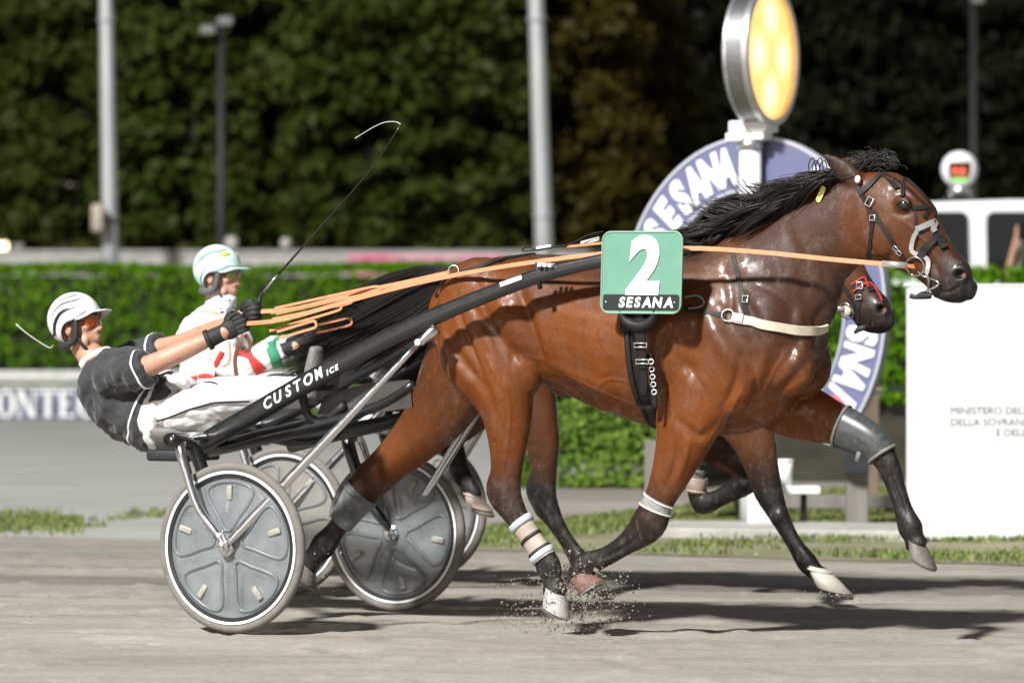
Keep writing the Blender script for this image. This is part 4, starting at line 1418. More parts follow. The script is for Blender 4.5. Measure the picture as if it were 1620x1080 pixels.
P1 = lambda u, v, t=-.25: F1.p(u, v, t)
def pxs1(L, t=-.25):
    return [P1(u, v, t) for u, v in L]
STROKES1 = [
    (pxs1([(812, 440), (838, 500), (850, 560), (852, 605)]), -0.020, 0.026),           # fold before the thigh
    (pxs1([(735, 470), (770, 520), (800, 580)], -.28), -0.009, 0.020),                  # hamstring lines
    (pxs1([(700, 520), (730, 570), (765, 620), (780, 680)], -.28), -0.010, 0.022),
    (pxs1([(768, 450), (800, 500), (818, 560)], -.28), 0.010, 0.030),
    (pxs1([(860, 596), (920, 628), (980, 645), (1035, 652)]), -0.012, 0.020),          # flank line over the belly
    (pxs1([(870, 575), (930, 606), (1000, 622)]), 0.008, 0.030),
    (pxs1([(1302, 520), (1262, 585), (1215, 632), (1150, 682)], -.18), -0.012, 0.024),  # breast groove
    (pxs1([(1312, 470), (1288, 540), (1240, 605)], -.12), 0.006, 0.034),
    (pxs1([(1345, 430), (1310, 470), (1270, 530), (1245, 590)], -.12), -0.010, 0.020),  # jugular groove
    (pxs1([(1040, 690), (1042, 640), (1048, 580), (1060, 520)], -.26), -0.015, 0.022),  # behind the upper arm
    (pxs1([(1100, 480), (1140, 540), (1180, 590), (1205, 610)], -.24), 0.013, 0.040),   # shoulder blade ridge
    (pxs1([(1150, 430), (1190, 500), (1222, 560)], -.22), -0.010, 0.024),
    (pxs1([(1075, 660), (1110, 690), (1140, 660)], -.22), -0.010, 0.020),
    (pxs1([(905, 470), (915, 560)], -.28), 0.004, 0.018), (pxs1([(945, 480), (955, 590)], -.28), 0.004, 0.018), (pxs1([(985, 490), (996, 600)], -.28), 0.004, 0.018),
    (pxs1([(1360, 300), (1372, 345), (1378, 392), (1395, 412)], -.08), -0.008, 0.012),  # behind the cheek
    (pxs1([(1432, 350), (1462, 378), (1485, 400)], -.07), 0.006, 0.010),                # facial crest
    (pxs1([(1440, 378), (1468, 410), (1490, 440)], -.06), -0.006, 0.012),
    (pxs1([(1412, 300), (1432, 305), (1446, 322)], -.09), 0.007, 0.010),                # brow
    (pxs1([(1410, 335), (1428, 340), (1442, 336)], -.09), -0.004, 0.008),
    (pxs1([(1475, 462), (1500, 462), (1522, 452)], -.05), -0.006, 0.006),               # lips
    (pxs1([(785, 700), (790, 760)], -.2), -0.006, 0.012),
    (pxs1([(712, 455), (728, 510), (752, 570), (776, 630)], -.28), -0.010, 0.014),
    (pxs1([(745, 440), (765, 490), (790, 540), (815, 575)], -.28), -0.008, 0.014),
    (pxs1([(690, 500), (712, 560), (748, 615)], -.26), 0.008, 0.016),
    (pxs1([(1070, 560), (1100, 600), (1125, 650)], -.26), -0.008, 0.018),
    (pxs1([(1170, 560), (1160, 610), (1130, 660)], -.24), -0.009, 0.016),
    (pxs1([(1215, 540), (1200, 590), (1170, 635)], -.2), 0.007, 0.022),
    (pxs1([(1130, 420), (1150, 470), (1150, 520)], -.24), -0.007, 0.022),
    (pxs1([(1240, 360), (1265, 420), (1275, 480)], -.12), -0.006, 0.026),
    (pxs1([(1075, 690), (1070, 730), (1050, 775)], -.22), -0.006, 0.010),
    (pxs1([(1095, 690), (1082, 735), (1062, 775)], -.22), 0.005, 0.010),
    # veins
    (pxs1([(880, 590), (930, 612), (985, 640), (1030, 640)], -.28), 0.005, 0.007),
    (pxs1([(935, 614), (960, 600), (1000, 606)], -.28), 0.004, 0.006),
    (pxs1([(1180, 600), (1160, 640), (1125, 690), (1100, 730)], -.22), 0.005, 0.007),
    (pxs1([(1240, 560), (1215, 600), (1190, 650)], -.18), 0.004, 0.006),
    (pxs1([(800, 600), (806, 650), (800, 700), (792, 745)], -.24), 0.004, 0.006),
    (pxs1([(765, 560), (785, 600), (800, 625)], -.28), 0.004, 0.006),
    (pxs1([(1440, 345), (1452, 372), (1470, 392), (1478, 412)], -.08), 0.004, 0.005),
    (pxs1([(1400, 350), (1412, 385), (1425, 410)], -.09), -0.003, 0.008),
    (pxs1([(818, 812), (840, 842), (858, 872)], -.19), -0.008, 0.007),
    (pxs1([(1010, 850), (975, 872), (945, 886)], -.19), -0.008, 0.007),
    (pxs1([(1408, 745), (1420, 785), (1432, 815)], .13), -0.008, 0.007),
]
def sph(u, v, t, r, fr=F1):
    return (fr.p(u, v, t), r)
def head_face(fr, hx):
    """eye sockets, nostril wings, chin; hx maps the near horse's head pixels to this head"""
    f = []
    for sg in (-1, 1):
        f += [(fr.p(*hx(1428, 321), sg * .086), (.036, .018, .029)), (fr.p(*hx(1520, 432), sg * .036), (.030, .022, .034)),
              (fr.p(*hx(1393, 372), sg * .070), (.080, .030, .085))]
    f.append((fr.p(*hx(1486, 462), 0), (.032, .036, .026)))
    f.append((fr.p(*hx(1518, 462), 0), (.034, .042, .022)))
    return f
def ear_rows(fr, hx, sg, tip, base):
    b, k = fr.px(*hx(*base), sg * .055)
    e = fr.p(*hx(*tip), sg * .085)
    L = []
    for q, w, th in ((-.12, .034, .026), (0.1, .038, .024), (.35, .041, .018), (.65, .032, .014), (.88, .016, .011), (1, .006, .007)):
        p = b.lerp(e, q)
        L.append((p.x, p.y, p.z, w, th))
    return L
idn = lambda u, v: (u, v)
MUS1 = [(F1.p(1135, 560, -.17), (.17, .085, .25), R(-20)), (F1.p(1085, 620, -.17), (.15, .075, .13), R(20)), (F1.p(765, 480, -.14), (.21, .11, .19), R(25)),
        (F1.p(828, 580, -.165), (.085, .075, .13), R(-10)), (F1.p(1240, 570, -.08), (.13, .09, .15), R(-30)), (F1.p(1120, 405, -.03), (.22, .06, .07), R(-8))]
HOOVES1 = None
me1, V1, N1, dk1, head1 = make_horse('horse', '', F1, NECK1, HEADPX, LEGS1, COAT1, None,
    [ear_rows(F1, idn, -1, (1304, 244), (1352, 284)), ear_rows(F1, idn, 1, (1330, 252), (1372, 272))], STROKES1, head_face(F1, idn), MUS1)
def finish_coat(me, V, dark, fr, hx, neckline, root, coat):
    # umber: darker coat along the back, crest and upper neck; pink inside the nostrils
    um = np.zeros(len(V))
    zt = V[:, 2]
    um = np.maximum(np.clip((zt - 1.36) / 0.22, 0, 1) * 0.55, np.clip((V[:, 0] - 1.75) / 0.35, 0, 1) * np.clip((zt - 0.95) / 0.3, 0, 1) * 0.85 * np.clip((2.56 - V[:, 0]) / 0.14, 0.30, 1))
    P = np.array([list(p) for p in neckline])
    d = np.min(np.linalg.norm(V[:, None, [0, 2]] - P[None, :, [0, 2]], axis=2), axis=1)
    um = np.maximum(um, 0.92 * np.clip(1.25 - d / 0.20, 0, 1))
    eye = fr.p(*hx(1428, 326), -.1)
    for sg in (-1, 1):
        e = np.array([eye.x, sg * abs(eye.y), eye.z])
        q = np.linalg.norm((V - e) / np.array([1.25, 2.2, 1]), axis=1)
        dark = np.maximum(dark, 0.62 * np.clip(1.5 - q / 0.028, 0, 1))
    for sg in (-1, 1):
        tp = np.array(fr.p(*hx(1304, 244), sg * .085))
        dark = np.maximum(dark, 0.9 * np.clip(1.25 - np.linalg.norm(V - tp, axis=1) / 0.075, 0, 1))
    # nostrils: a pit with a pink lining
    pink = np.zeros(len(V))
    for sg in (-1, 1):
        c = np.array(fr.p(*hx(1519, 433), sg * .052))
        dx = (V - c) / np.array([.026, .045, .021])
        q = np.sqrt((dx ** 2).sum(1))
        w = np.clip(1.15 - q, 0, 1)
        w = w * w * (3 - 2 * w)
        V[:, 1] -= sg * 0.034 * w
        V[:, 0] -= 0.012 * w
        dark = np.maximum(dark, np.clip(w * 3, 0, 1))
        c2 = c + np.array([.006, 0, -.004])
        q2 = np.linalg.norm((V - c2) / np.array([.010, .1, .009]), axis=1)
        pink = np.maximum(pink, np.clip(1.2 - q2, 0, 1) * (w > 0.2))
    set_v(me, V)
    me.attributes['dark'].data.foreach_set('value', dark.astype(np.float32))
    me.attributes.new('umber', 'FLOAT', 'POINT').data.foreach_set('value', um.astype(np.float32))
    me.attributes.new('pink', 'FLOAT', 'POINT').data.foreach_set('value', (pink * 0.9).astype(np.float32))
    base = BASE[root.name]
    me.materials.append(coat)
    bv = bvh_of(me)
    set_v(me, V - np.array(base))
    o = link('body', me, root, True, base)
    return bv
H1 = thing('racing_horse', 'near bay horse wearing green number 2, pulling the black sulky', 'horse', F1, (1.55, 0, 0), 'trotting horses')
BV1 = finish_coat(me1, V1, dk1, F1, idn, pxs1([(900, 404), (1000, 404), (1120, 388), (1200, 345), (1270, 310), (1335, 275)], 0), H1, COAT1)

def eyes(fr, hx, root):
    for sg in (-1, 1):
        c = fr.p(*hx(1429, 323), sg * .0995)
        e = MB().ell((c.x, c.y - sg * 0.0035, c.z), (.0195, .014, .017)).build('eye', mat('horse_eye', (0.012, 0.008, 0.007), 0.05, spec=0.9, coat=1.0), root)
        pts = []
        for j in range(13):
            th = math.pi * j / 12
            pts.append((c.x + .025 * math.cos(th), c.y + sg * 0.002, c.z - .003 + .017 * math.sin(th)))
        MB().tube(pts, [.003] + [.006] * 11 + [.003], 6).build('eyelid', mat('horse_lid', (0.02, 0.015, 0.013), 0.4), e)
eyes(F1, idn, H1)
hoof(F1, H1, (878, 934), (873, 963), (43, 25), -.165, HOOF_PALE, 0.056)
hoof(F1, H1, (487, 892), (476, 910), (30, 30), .14, HOOF_GREY)
hoof(F1, H1, (914, 912), (930, 934), (23, -16), -.16, HOOF_RED, 0.052)
hoof(F1, H1, (1450, 858), (1453, 886), (44, 23), .16, HOOF_GREY, 0.052)

# ---- hair
def hair_mesh(name, root, V, Q, m=HAIR):
    off = BASE[root.name]
    me = quads_mesh(name, V - np.array(off), Q, m)
    return link(name, me, root, True, off)
def mane(fr, root, crest, n, reach, lift, seed, hx=idn, tside=-.03):
    """locks of fine hair: the strands of a lock start side by side on the crest and gather towards its tip"""
    r = np.random.default_rng(seed)
    lines = []
    C = catmull(np.array(crest, float), 10)
    per = 24
    for k in range(n // per):
        q = r.uniform(0, 1)
        L = r.uniform(*reach)
        wild = r.uniform(0, 1)
        t0 = tside + r.normal(0, .012)
        t1 = t0 - r.uniform(-0.01, 0.10)
        ph, am, fq = r.uniform(0, 6.28), r.uniform(2, 9), r.uniform(3, 6)
        up, drop = r.uniform(*lift), r.uniform(0.12, 0.70)
        curl = r.uniform(-16, 10)
        for m_ in range(per):
            i = min(max(q + r.normal(0, .022), 0), 1) * (len(C) - 1)
            u0, v0 = C[int(i)] * (1 - i % 1) + C[min(int(i) + 1, len(C) - 1)] * (i % 1)
            l2 = L * r.uniform(0.6, 1.06)
            ju, jv, jt = r.normal(0, 3.0), r.normal(0, 3.4), r.normal(0, .007)
            fly = r.uniform(0, 1) > 0.93
            pl = []
            for j in range(13):
                x = j / 12
                g = 0.35 + 0.9 * math.sin(math.pi * min(x * 0.75 + 0.1, 1)) - 0.55 * x
                u = u0 - l2 * (x ** 0.92) + 8 * x * (1 - x) + ju * g
                v = v0 + 7 - up * math.sin(min(1, x * 1.6) * math.pi * 0.5) * (1 - 0.5 * x) + l2 * drop * x ** 1.35 + am * math.sin(ph + x * fq) * x + jv * g + curl * x * x
                if wild > 0.74:
                    v -= (wild - 0.6) * 90 * x * x
                if fly:
                    v += (jv * 2.5 - 4) * x * x
                t = t0 + (t1 - t0) * x - 0.03 * math.sin(x * math.pi) + jt
                pl.append(fr.p(*hx(u, v), t))
            lines.append(pl)
    V, Q = strands([[list(p) for p in l] for l in lines], 0.0024, 0.0005)
    hair_mesh('mane', root, V, Q)
mane(F1, H1, [(1105, 384), (1150, 366), (1200, 338), (1250, 312), (1300, 286), (1335, 270)], 2700, (45, 135), (2, 18), 5)
def forelock(fr, root, hx, n=160, seed=3):
    r = np.random.default_rng(seed)
    lines = []
    for k in range(n):
        u0, v0 = 1362 + r.normal(0, 9), 268 + r.normal(0, 4)
        a = r.uniform(0, 1)
        t0 = r.normal(0, .02)
        h = r.uniform(8, 27)
        pl = []
        for j in range(10):
            x = j / 9
            u = u0 + (-14 + 66 * a) * x + 12 * math.sin(x * 3)
            v = v0 - h * math.sin(x * math.pi * (0.55 + 0.3 * a)) + 6 * x * a
            pl.append(fr.p(*hx(u, v), t0 * (1 - 0.5 * x) - .02 * x))
        lines.append(pl)
    V, Q = strands([[list(p) for p in l] for l in lines], 0.0022, 0.0005)
    hair_mesh('forelock', root, V, Q)
forelock(F1, H1, idn, 420)
def tail(fr, root, path, spread, n, seed, tsp=0.10):
    r = np.random.default_rng(seed)
    C = catmull(np.array(path, float), 6)
    S = np.interp(np.linspace(0, 1, len(C)), np.linspace(0, 1, len(spread)), np.array(spread, float))
    lines = []
    per = 24
    for k in range(n // per):
        e, g0 = np.clip(r.normal(0, 0.5), -1.1, 1.1), r.normal(0, 0.5)
        end = r.uniform(0.6, 1.0)
        ph, am, fq = r.uniform(0, 6.28), r.uniform(3, 15), r.uniform(4, 8)
        for m_ in range(per):
            e2, g2 = r.normal(0, .10), r.normal(0, .10)
            en = end * r.uniform(0.75, 1.04)
            fly = r.normal(0, 14) if r.uniform() > 0.88 else 0
            pl = []
            for j in range(15):
                x = j / 14 * min(en, 1)
                i = x * (len(C) - 1)
                i0 = min(int(i), len(C) - 2)
                f = i - i0
                c = C[i0] * (1 - f) + C[i0 + 1] * f
                s = S[i0] * (1 - f) + S[i0 + 1] * f
                d = C[i0 + 1] - C[i0]
                d = d / np.linalg.norm(d)
                nn = np.array([d[1], -d[0]])
                if nn[1] > 0: nn = -nn
                w = 1.15 - 0.7 * x
                off = (e + e2 * w) * s + am * math.sin(ph + x * fq) * x + fly * x * x
                q = c - nn * off
                pl.append(fr.p(q[0], q[1], (g0 + g2 * w) * tsp * (0.25 + x) + 0.02))
            lines.append(pl)
    L = np.array([[list(p) for p in l] for l in lines])
    V, Q = strands(L, 0.0027, 0.0005)
    hair_mesh('tail', root, V, Q)
tail(F1, H1, [(722, 436), (690, 456), (645, 482), (590, 515), (530, 550), (480, 577), (438, 596)], [12, 32, 44, 48, 48, 44, 40], 2500, 9)

# ---- the far horse
hx2 = lambda u, v: (1400 + (u - 1526) * 0.864, 508 + (v - 456) * 0.864)
HEAD2 = [(*hx2(u, v), t, r * 0.864, w, d) for u, v, t, r, w, d in HEADPX]
n2b = PXs(F2, [(1190, 425, 0, 74, .115, 0), (1222, 412, 0, 66, .096, 0), (1246, 402, 0, 60, .085, 0), (1274, 398, 0, 48, .08, 0)])
NECK2 = [NECK1[0], (NECK1[1][0], 0, NECK1[1][2] - .04, NECK1[1][3], NECK1[1][4], 0)] + n2b
LEGS2 = {
    'near_fore': [(1120, 612, -.13, 60, .10, 0), (1168, 655, -.14, 46, .08, .1), (1192, 695, -.14, 38, .066, .25), (1205, 738, -.14, 29, .05, .75), (1216, 778, -.14, 25, .042, 1), (1234, 818, -.14, 17, .03, 1),
                  (1256, 858, -.14, 14, .025, 1), (1276, 888, -.14, 18, .033, 1), (1290, 904, -.14, 15, .03, 1), (1302, 915, -.14, 17, .035, 1)],
    'far_fore': [(1090, 620, .13, 60, .10, .1), (1110, 680, .14, 42, .08, .2), (1150, 715, .14, 33, .055, .5), (1192, 742, .14, 25, .043, 1), (1178, 765, .14, 20, .034, 1),
                 (1142, 785, .14, 15, .026, 1), (1113, 797, .14, 18, .033, 1), (1103, 785, .14, 15, .030, 1), (1102, 772, .14, 17, .034, 1)],
    'near_hind': [(815, 540, -.15, 78, .12, 0), (826, 600, -.16, 66, .11, .1), (846, 650, -.165, 40, .08, .15), (858, 700, -.165, 30, .06, .3), (860, 745, -.165, 23, .046, .6), (856, 775, -.165, 27, .043, 1),
                  (868, 806, -.165, 20, .034, 1), (886, 838, -.165, 14, .026, 1), (904, 866, -.165, 14, .026, 1), (918, 888, -.165, 18, .034, 1), (926, 902, -.165, 16, .034, 1)],
    'far_hind': [(790, 545, .13, 70, .12, .2), (770, 600, .14, 58, .11, .3), (742, 650, .14, 40, .08, .3), (712, 690, .14, 27, .048, .8), (722, 725, .14, 19, .034, .95), (736, 756, .14, 14, .027, 1),
                 (744, 776, .14, 18, .033, 1), (750, 786, .14, 17, .035, 1)],
}
me2, V2, N2, dk2, head2 = make_horse('horse', '', F2, NECK2, HEAD2, LEGS2, COAT2, None,
    [ear_rows(F2, hx2, -1, (1330, 240), (1352, 284)), ear_rows(F2, hx2, 1, (1345, 242), (1372, 272))], [s_ for s_ in STROKES1 if s_[0][0].x < 2.3], head_face(F2, hx2), MUS1, 0.011)
H2 = thing('racing_horse', 'far dark bay horse half hidden behind the near horse', 'horse', F2, (1.55, 0, 0), 'trotting horses')
BV2 = finish_coat(me2, V2, dk2, F2, hx2, pxs1([(900, 404), (1000, 404), (1120, 388)], 0), H2, COAT2)
eyes(F2, hx2, H2)
hoof(F2, H2, (1303, 912), (1322, 938), (32, 8), -.14, HOOF_GREY, 0.056)
hoof(F2, H2, (1102, 772), (1102, 748), (-28, -5), .14, HOOF_GREY, 0.05)
hoof(F2, H2, (926, 902), (940, 922), (26, 10), -.165, HOOF_GREY, 0.05)
hoof(F2, H2, (750, 786), (758, 808), (24, 8), .14, HOOF_GREY, 0.05)
mane(F2, H2, [hx2(1150, 385), hx2(1200, 350), hx2(1250, 320), hx2(1300, 288), hx2(1335, 270)], 480, (40, 90), (4, 10), 15)
forelock(F2, H2, hx2, 60, 4)
tail(F2, H2, [(775, 452), (740, 475), (690, 510), (640, 560), (600, 610), (575, 650)], [10, 20, 30, 30, 26, 20], 600, 19)

# ================================================================== sulkies
BLACKG = mat('black_gloss', (0.006, 0.007, 0.008), 0.33, spec=0.75, coat=0.25, rvar=0.05, vscale=25)
CHROME = mat('chrome', (0.66, 0.67, 0.69), 0.20, 1.0, rvar=0.06, vscale=30)
BLACKM = mat('black_matt', (0.016, 0.016, 0.017), 0.6, var=0.3, vscale=20, bump=0.2, bscale=80)
GREYV = mat('grey_vinyl', (0.15, 0.15, 0.14), 0.55, var=0.2, vscale=14, bump=0.3, bscale=70)
TYRE = mat('dusty_tyre', (0.165, 0.15, 0.135), 0.85, var=0.14, vscale=14, bump=0.2, bscale=90)
RIMW = mat('white_rim', (0.80, 0.82, 0.84), 0.25, var=0.04)
RIMB = mat('black_rim', (0.014, 0.016, 0.018), 0.25, coat=0.4)
DISC = mat('smoked_plastic', (0.215, 0.235, 0.25), 0.30, spec=0.7, alpha=0.66, var=0.30, vscale=5, rvar=0.12, bump=0.08, bscale=9)
DISC2 = mat('dusty_plastic', (0.26, 0.245, 0.225), 0.5, alpha=0.72, var=0.15, vscale=5)
RIB = mat('pale_rib', (0.22, 0.24, 0.255), 0.30, alpha=0.55)
REFL = mat('cream_reflector', (0.32, 0.305, 0.27), 0.4, var=0.25, vscale=40)
SHELL = mat('dusty_screen', (0.055, 0.048, 0.045), 0.45, var=0.45, vscale=9, alpha=0.94)

S1 = thing('racing_sulky', 'black two wheeled sulky of the near driver with smoked disc wheels', 'sulky', F1, (0, 0, 0), 'racing sulkies')
WR = 0.35
def panel_loop(k):
    """outline of one of the five moulded panels, as (radius, angle)"""
    a0, a1 = R(72 * k - 90 + 6), R(72 * k - 90 + 66)
    pl = []
    for r_, f in ((0.075, 0.32), (0.13, 0.16), (0.20, 0.06), (0.245, 0.06), (0.266, 0.14)):
        pl.append((r_, a0 + (a1 - a0) * f))
    for f in (0.3, 0.5, 0.7):
        pl.append((0.272, a0 + (a1 - a0) * f))
    for r_, f in ((0.266, 0.86), (0.245, 0.94), (0.20, 0.94), (0.13, 0.84), (0.075, 0.68)):
        pl.append((r_, a0 + (a1 - a0) * f))
    pl.append(pl[0])
    return pl
def disc_y(r_):
    return 0.036 - 0.026 * (r_ / 0.29)
def make_wheel(parent, t):
    mb = MB()
    mb.lathe([(0.012, -0.036), (0.05, -disc_y(0.05)), (0.15, -disc_y(0.15)), (0.292, -disc_y(0.29)), (0.292, disc_y(0.29)), (0.15, disc_y(0.15)), (0.05, disc_y(0.05)), (0.012, 0.036)], 'y', 64)
    w = mb.build('wheel', DISC, parent, off=(0, 0, 0), angle=40)
    w.location = (0, t, WR)
    BASE[w.name] = (0, 0, 0)
    a = np.linspace(0, 2 * math.pi, 14, endpoint=False)
    MB().lathe([(0.3310 + 0.0190 * math.cos(x), 0.0190 * math.sin(x)) for x in a], 'y', 80).build('tyre', TYRE, w)
    MB().lathe([(0.304, -0.018), (0.315, -0.019), (0.315, 0.019), (0.304, 0.018)], 'y', 80).build('rim', RIMW, w, angle=40)
    MB().lathe([(0.287, -0.0165), (0.3035, -0.0185), (0.3035, 0.0185), (0.287, 0.0165)], 'y', 80).build('inner_rim', RIMB, w, angle=40)
    for k in range(5):
        for sg in (-1, 1):
            pts = [(r_ * math.cos(x), sg * (disc_y(r_) + 0.0005), r_ * math.sin(x)) for r_, x in panel_loop(k)]
            MB().tube(pts, 0.0085, 8, 4).build('moulded_rib', RIB, w)
        for sg in (-1, 1):
            x = R(72 * k + 90)
            rr = 0.225
            mb = MB()
            mb.box((rr * math.cos(x), sg * (disc_y(rr) + 0.003), rr * math.sin(x)), (0.062, 0.012, 0.026), Matrix.Rotation(-x, 3, 'Y'), 0.005)
            mb.build('reflector', REFL, w)
    MB().lathe([(0.001, -0.085), (0.010, -0.085), (0.012, -0.075), (0.024, -0.07), (0.024, -0.055), (0.034, -0.05), (0.036, -0.03),
                (0.036, 0.03), (0.034, 0.05), (0.024, 0.055), (0.024, 0.07), (0.012, 0.075), (0.010, 0.085), (0.001, 0.085)], 'y', 24).build('hub', CHROME, w, angle=40)
    return w
TRK_ = 0.675
w_near = make_wheel(S1, -TRK_)
w_far = copy_tree(w_near, S1)
w_far.location = (0, TRK_, WR)
w_far.rotation_euler = (0, R(25), 0)

SHPX = [(316, 703, .040), (400, 655, .043), (500, 597, .043), (600, 542, .039), (700, 495, .035), (800, 455, .031), (870, 431, .030), (965, 409, .026)]
def shaft_t(u):
    return -0.435 + (u - 310) / 650 * 0.085
shaft = [(*F1.p(u, v, shaft_t(u)), r) for u, v, r in SHPX]
def mir(p, sg):
    return (p[0], p[1] * (1 if sg < 0 else -1), p[2])
for sg in (-1, 1):
    rows = [(*mir(p[:3], sg), p[3], p[3] * 0.62) for p in shaft]
    sh = MB().loft(rows, 24, 6, (0, 1, 0), 0.4, 0.86).build('shaft', BLACKG, S1)
    # clamp, strap and white sticker near the horse's side
    a, b = F1.p(853, 437, shaft_t(853)), F1.p(862, 425, shaft_t(862))
    q = F1.p(856, 436, shaft_t(856) - 0.004)
    d = (F1.p(880, 427, shaft_t(880)) - F1.p(830, 445, shaft_t(830))).normalized()
    nn = Vector((-d.z, 0, d.x))
    MB().tube([mir(q + nn * 0.055, sg), mir(q + nn * 0.02 - d * 0.01, sg), mir(q - nn * 0.05 - d * 0.02, sg)], 0.011, 6).build('clamp_strap', BLACKM, sh)
    for k in range(3):
        MB().box(mir(q + nn * (0.038 - 0.008 * k) + d * (0.02 + 0.022 * k), sg), (0.016, 0.07, 0.016), None, 0.003).build('bolt', RIMW, sh)
    c = F1.p(815, 449, shaft_t(815)) + nn * 0.012
    mb = MB()
    mb.box((0, 0, 0), (0.10, 0.004, 0.018))
    rm = Matrix((d, Vector((0, 1, 0)), nn)).transposed()
    mb.v[0] = mb.v[0] @ np.array(rm).T + np.array(mir((c.x, c.y - 0.030, c.z), sg))
    mb.build('sticker', RIMW, sh, smooth=False)
    # front tip bracket under the number plate
    # diagonal stay from hub to shaft
    hub = Vector((0.0, -TRK_ - 0.066, WR))
    jn = F1.p(664, 541, -0.435)
    jn0 = F1.p(690, 520, shaft_t(690))
    MB().tube([mir(p, sg) for p in (hub + Vector((0.02, 0, 0.02)), hub.lerp(jn, 0.14), hub.lerp(jn, 0.55), jn)], [0.013, 0.021, 0.019, 0.012], 12, 5).build('stay', CHROME, S1)
    br = MB().tube([mir(jn, sg), mir(jn.lerp(jn0, 0.6), sg), mir(jn0, sg)], [0.014, 0.026, 0.026], 10, 3).build('stay_bracket', CHROME, S1)
    MB().lathe([(0.001, -0.02), (0.013, -0.02), (0.013, 0.02), (0.001, 0.02)], 'y', 14, mir(jn, sg)).build('bolt', RIMW, br, angle=40)
    # fork: bent chrome arm outside the wheel, black arm inside
    top = F1.p(302, 690, -0.47)
    arm = [F1.p(322, 692, -0.44), F1.p(300, 694, -0.60), F1.p(286, 706, -0.715), F1.p(296, 748, -0.735), F1.p(316, 806, -0.74), F1.p(350, 852, -0.742), hub]
    fk = MB().tube([mir(p, sg) for p in arm], [0.026, 0.025, 0.024, 0.021, 0.019, 0.015, 0.012], 14, 5).build('fork_arm', CHROME, S1)
    inner = [Vector((p.x, -0.675 + (-0.675 - p.y) if p.y < -0.6 else p.y, p.z)) for p in arm]
    MB().tube([mir(p, sg) for p in inner], [0.026, 0.028, 0.030, 0.028, 0.024, 0.016, 0.012], 14, 5).build('inner_fork_arm', BLACKG, S1)
    h = MB()
    h.box(mir((0.0, -TRK_ - 0.072, WR + 0.03), sg), (0.036, 0.008, 0.085), Matrix.Rotation(R(-20), 3, 'Y'), 0.003)
    h.build('hub_plate', CHROME, fk)
    for dz in (0.02, 0.055):
        MB().lathe([(0.001, -0.012), (0.009, -0.012), (0.009, 0.012), (0.001, 0.012)], 'y', 12, mir((0.01 - dz * 0.4, -TRK_ - 0.074, WR + dz), sg)).build('bolt', RIMW, fk, angle=40)
    # foot rest with its strap
    f0 = F1.p(500, 598, -0.36)
    MB().box(mir(f0 + Vector((0.0, 0.03, -0.03)), sg), (0.05, 0.16, 0.03), Matrix.Rotation(R(30), 3, 'Y'), 0.006).build('foot_rest', BLACKM, S1)
    MB().tube([mir(p, sg) for p in (F1.p(478, 618, -0.38), F1.p(486, 655, -0.34), F1.p(510, 668, -0.30), F1.p(545, 640, -0.32))], 0.018, 8, 4).build('stirrup', BLACKM, S1)
    # dirt screen hanging below the shaft
    c = [F1.p(502, 655, -.30), F1.p(512, 626, -.30), F1.p(580, 606, -.31), F1.p(648, 600, -.31), F1.p(652, 644, -.31), F1.p(580, 655, -.31)]
    mb = MB()
    n_ = len(c)
    mb.add([mir(p, sg) for p in c] + [mir((p.x, p.y + 0.012, p.z), sg) for p in c], [tuple(range(n_)), tuple(range(2 * n_ - 1, n_ - 1, -1))] + [(i, n_ + i, n_ + (i + 1) % n_, (i + 1) % n_) for i in range(n_)])
    mb.build('dirt_screen', SHELL, S1, smooth=False)
    # lower rail under the shaft, rear socket
    MB().tube([mir(p, sg) for p in (F1.p(330, 712, -.33), F1.p(420, 690, -.30), F1.p(520, 668, -.30), F1.p(600, 640, -.31), F1.p(655, 606, -.32))], [.03, .034, .03, .018, .014], 12, 4).build('lower_rail', BLACKG, S1)
    MB().tube([mir(p, sg) for p in (F1.p(318, 685, -.40), F1.p(345, 672, -.40))], [0.028, 0.03], 14).build('seat_clamp', GREYV, S1)
MB().tube([F1.p(308, 694, -.47), (F1.p(308, 694, 0).x, 0, F1.p(308, 694, -.47).z - 0.01), mir(F1.p(308, 694, -.47), 1)], 0.027, 14, 4).build('crossbar', BLACKG, S1)
xb_ = F1.p(420, 690, -.30)
MB().tube([xb_, (xb_.x, 0, xb_.z - 0.03), mir(xb_, 1)], 0.024, 12, 4).build('front_crossbar', BLACKG, S1)
# seat
sc0 = F1.p(290, 688, 0)
SEATZ = sc0.z
mb = MB()
V, Fs = [], []
sg_ = 28
for q, (rx, ry, dz) in enumerate(((0.05, 0.08, 0.03), (0.13, 0.17, 0.028), (0.14, 0.18, 0.040), (0.155, 0.195, 0.022), (0.15, 0.185, -0.005), (0.10, 0.13, -0.06), (0.02, 0.03, -0.07))):
    for j in range(sg_):
        a = 2 * math.pi * j / sg_
        V.append((sc0.x - 0.015 + rx * math.cos(a), ry * math.sin(a), SEATZ + dz + 0.03 * (math.cos(a) < -0.3) * (q in (2, 3))))
for i in range(6):
    for j in range(sg_):
        Fs.append((i * sg_ + j, i * sg_ + (j + 1) % sg_, (i + 1) * sg_ + (j + 1) % sg_, (i + 1) * sg_ + j))
Fs += [tuple(range(sg_ - 1, -1, -1)), tuple(6 * sg_ + j for j in range(sg_))]
seat = mb.add(V, Fs).build('seat', GREYV, S1)
MB().box((sc0.x, 0, SEATZ - 0.085), (0.22, 0.26, 0.05), None, 0.012).build('seat_pan', BLACKM, seat)
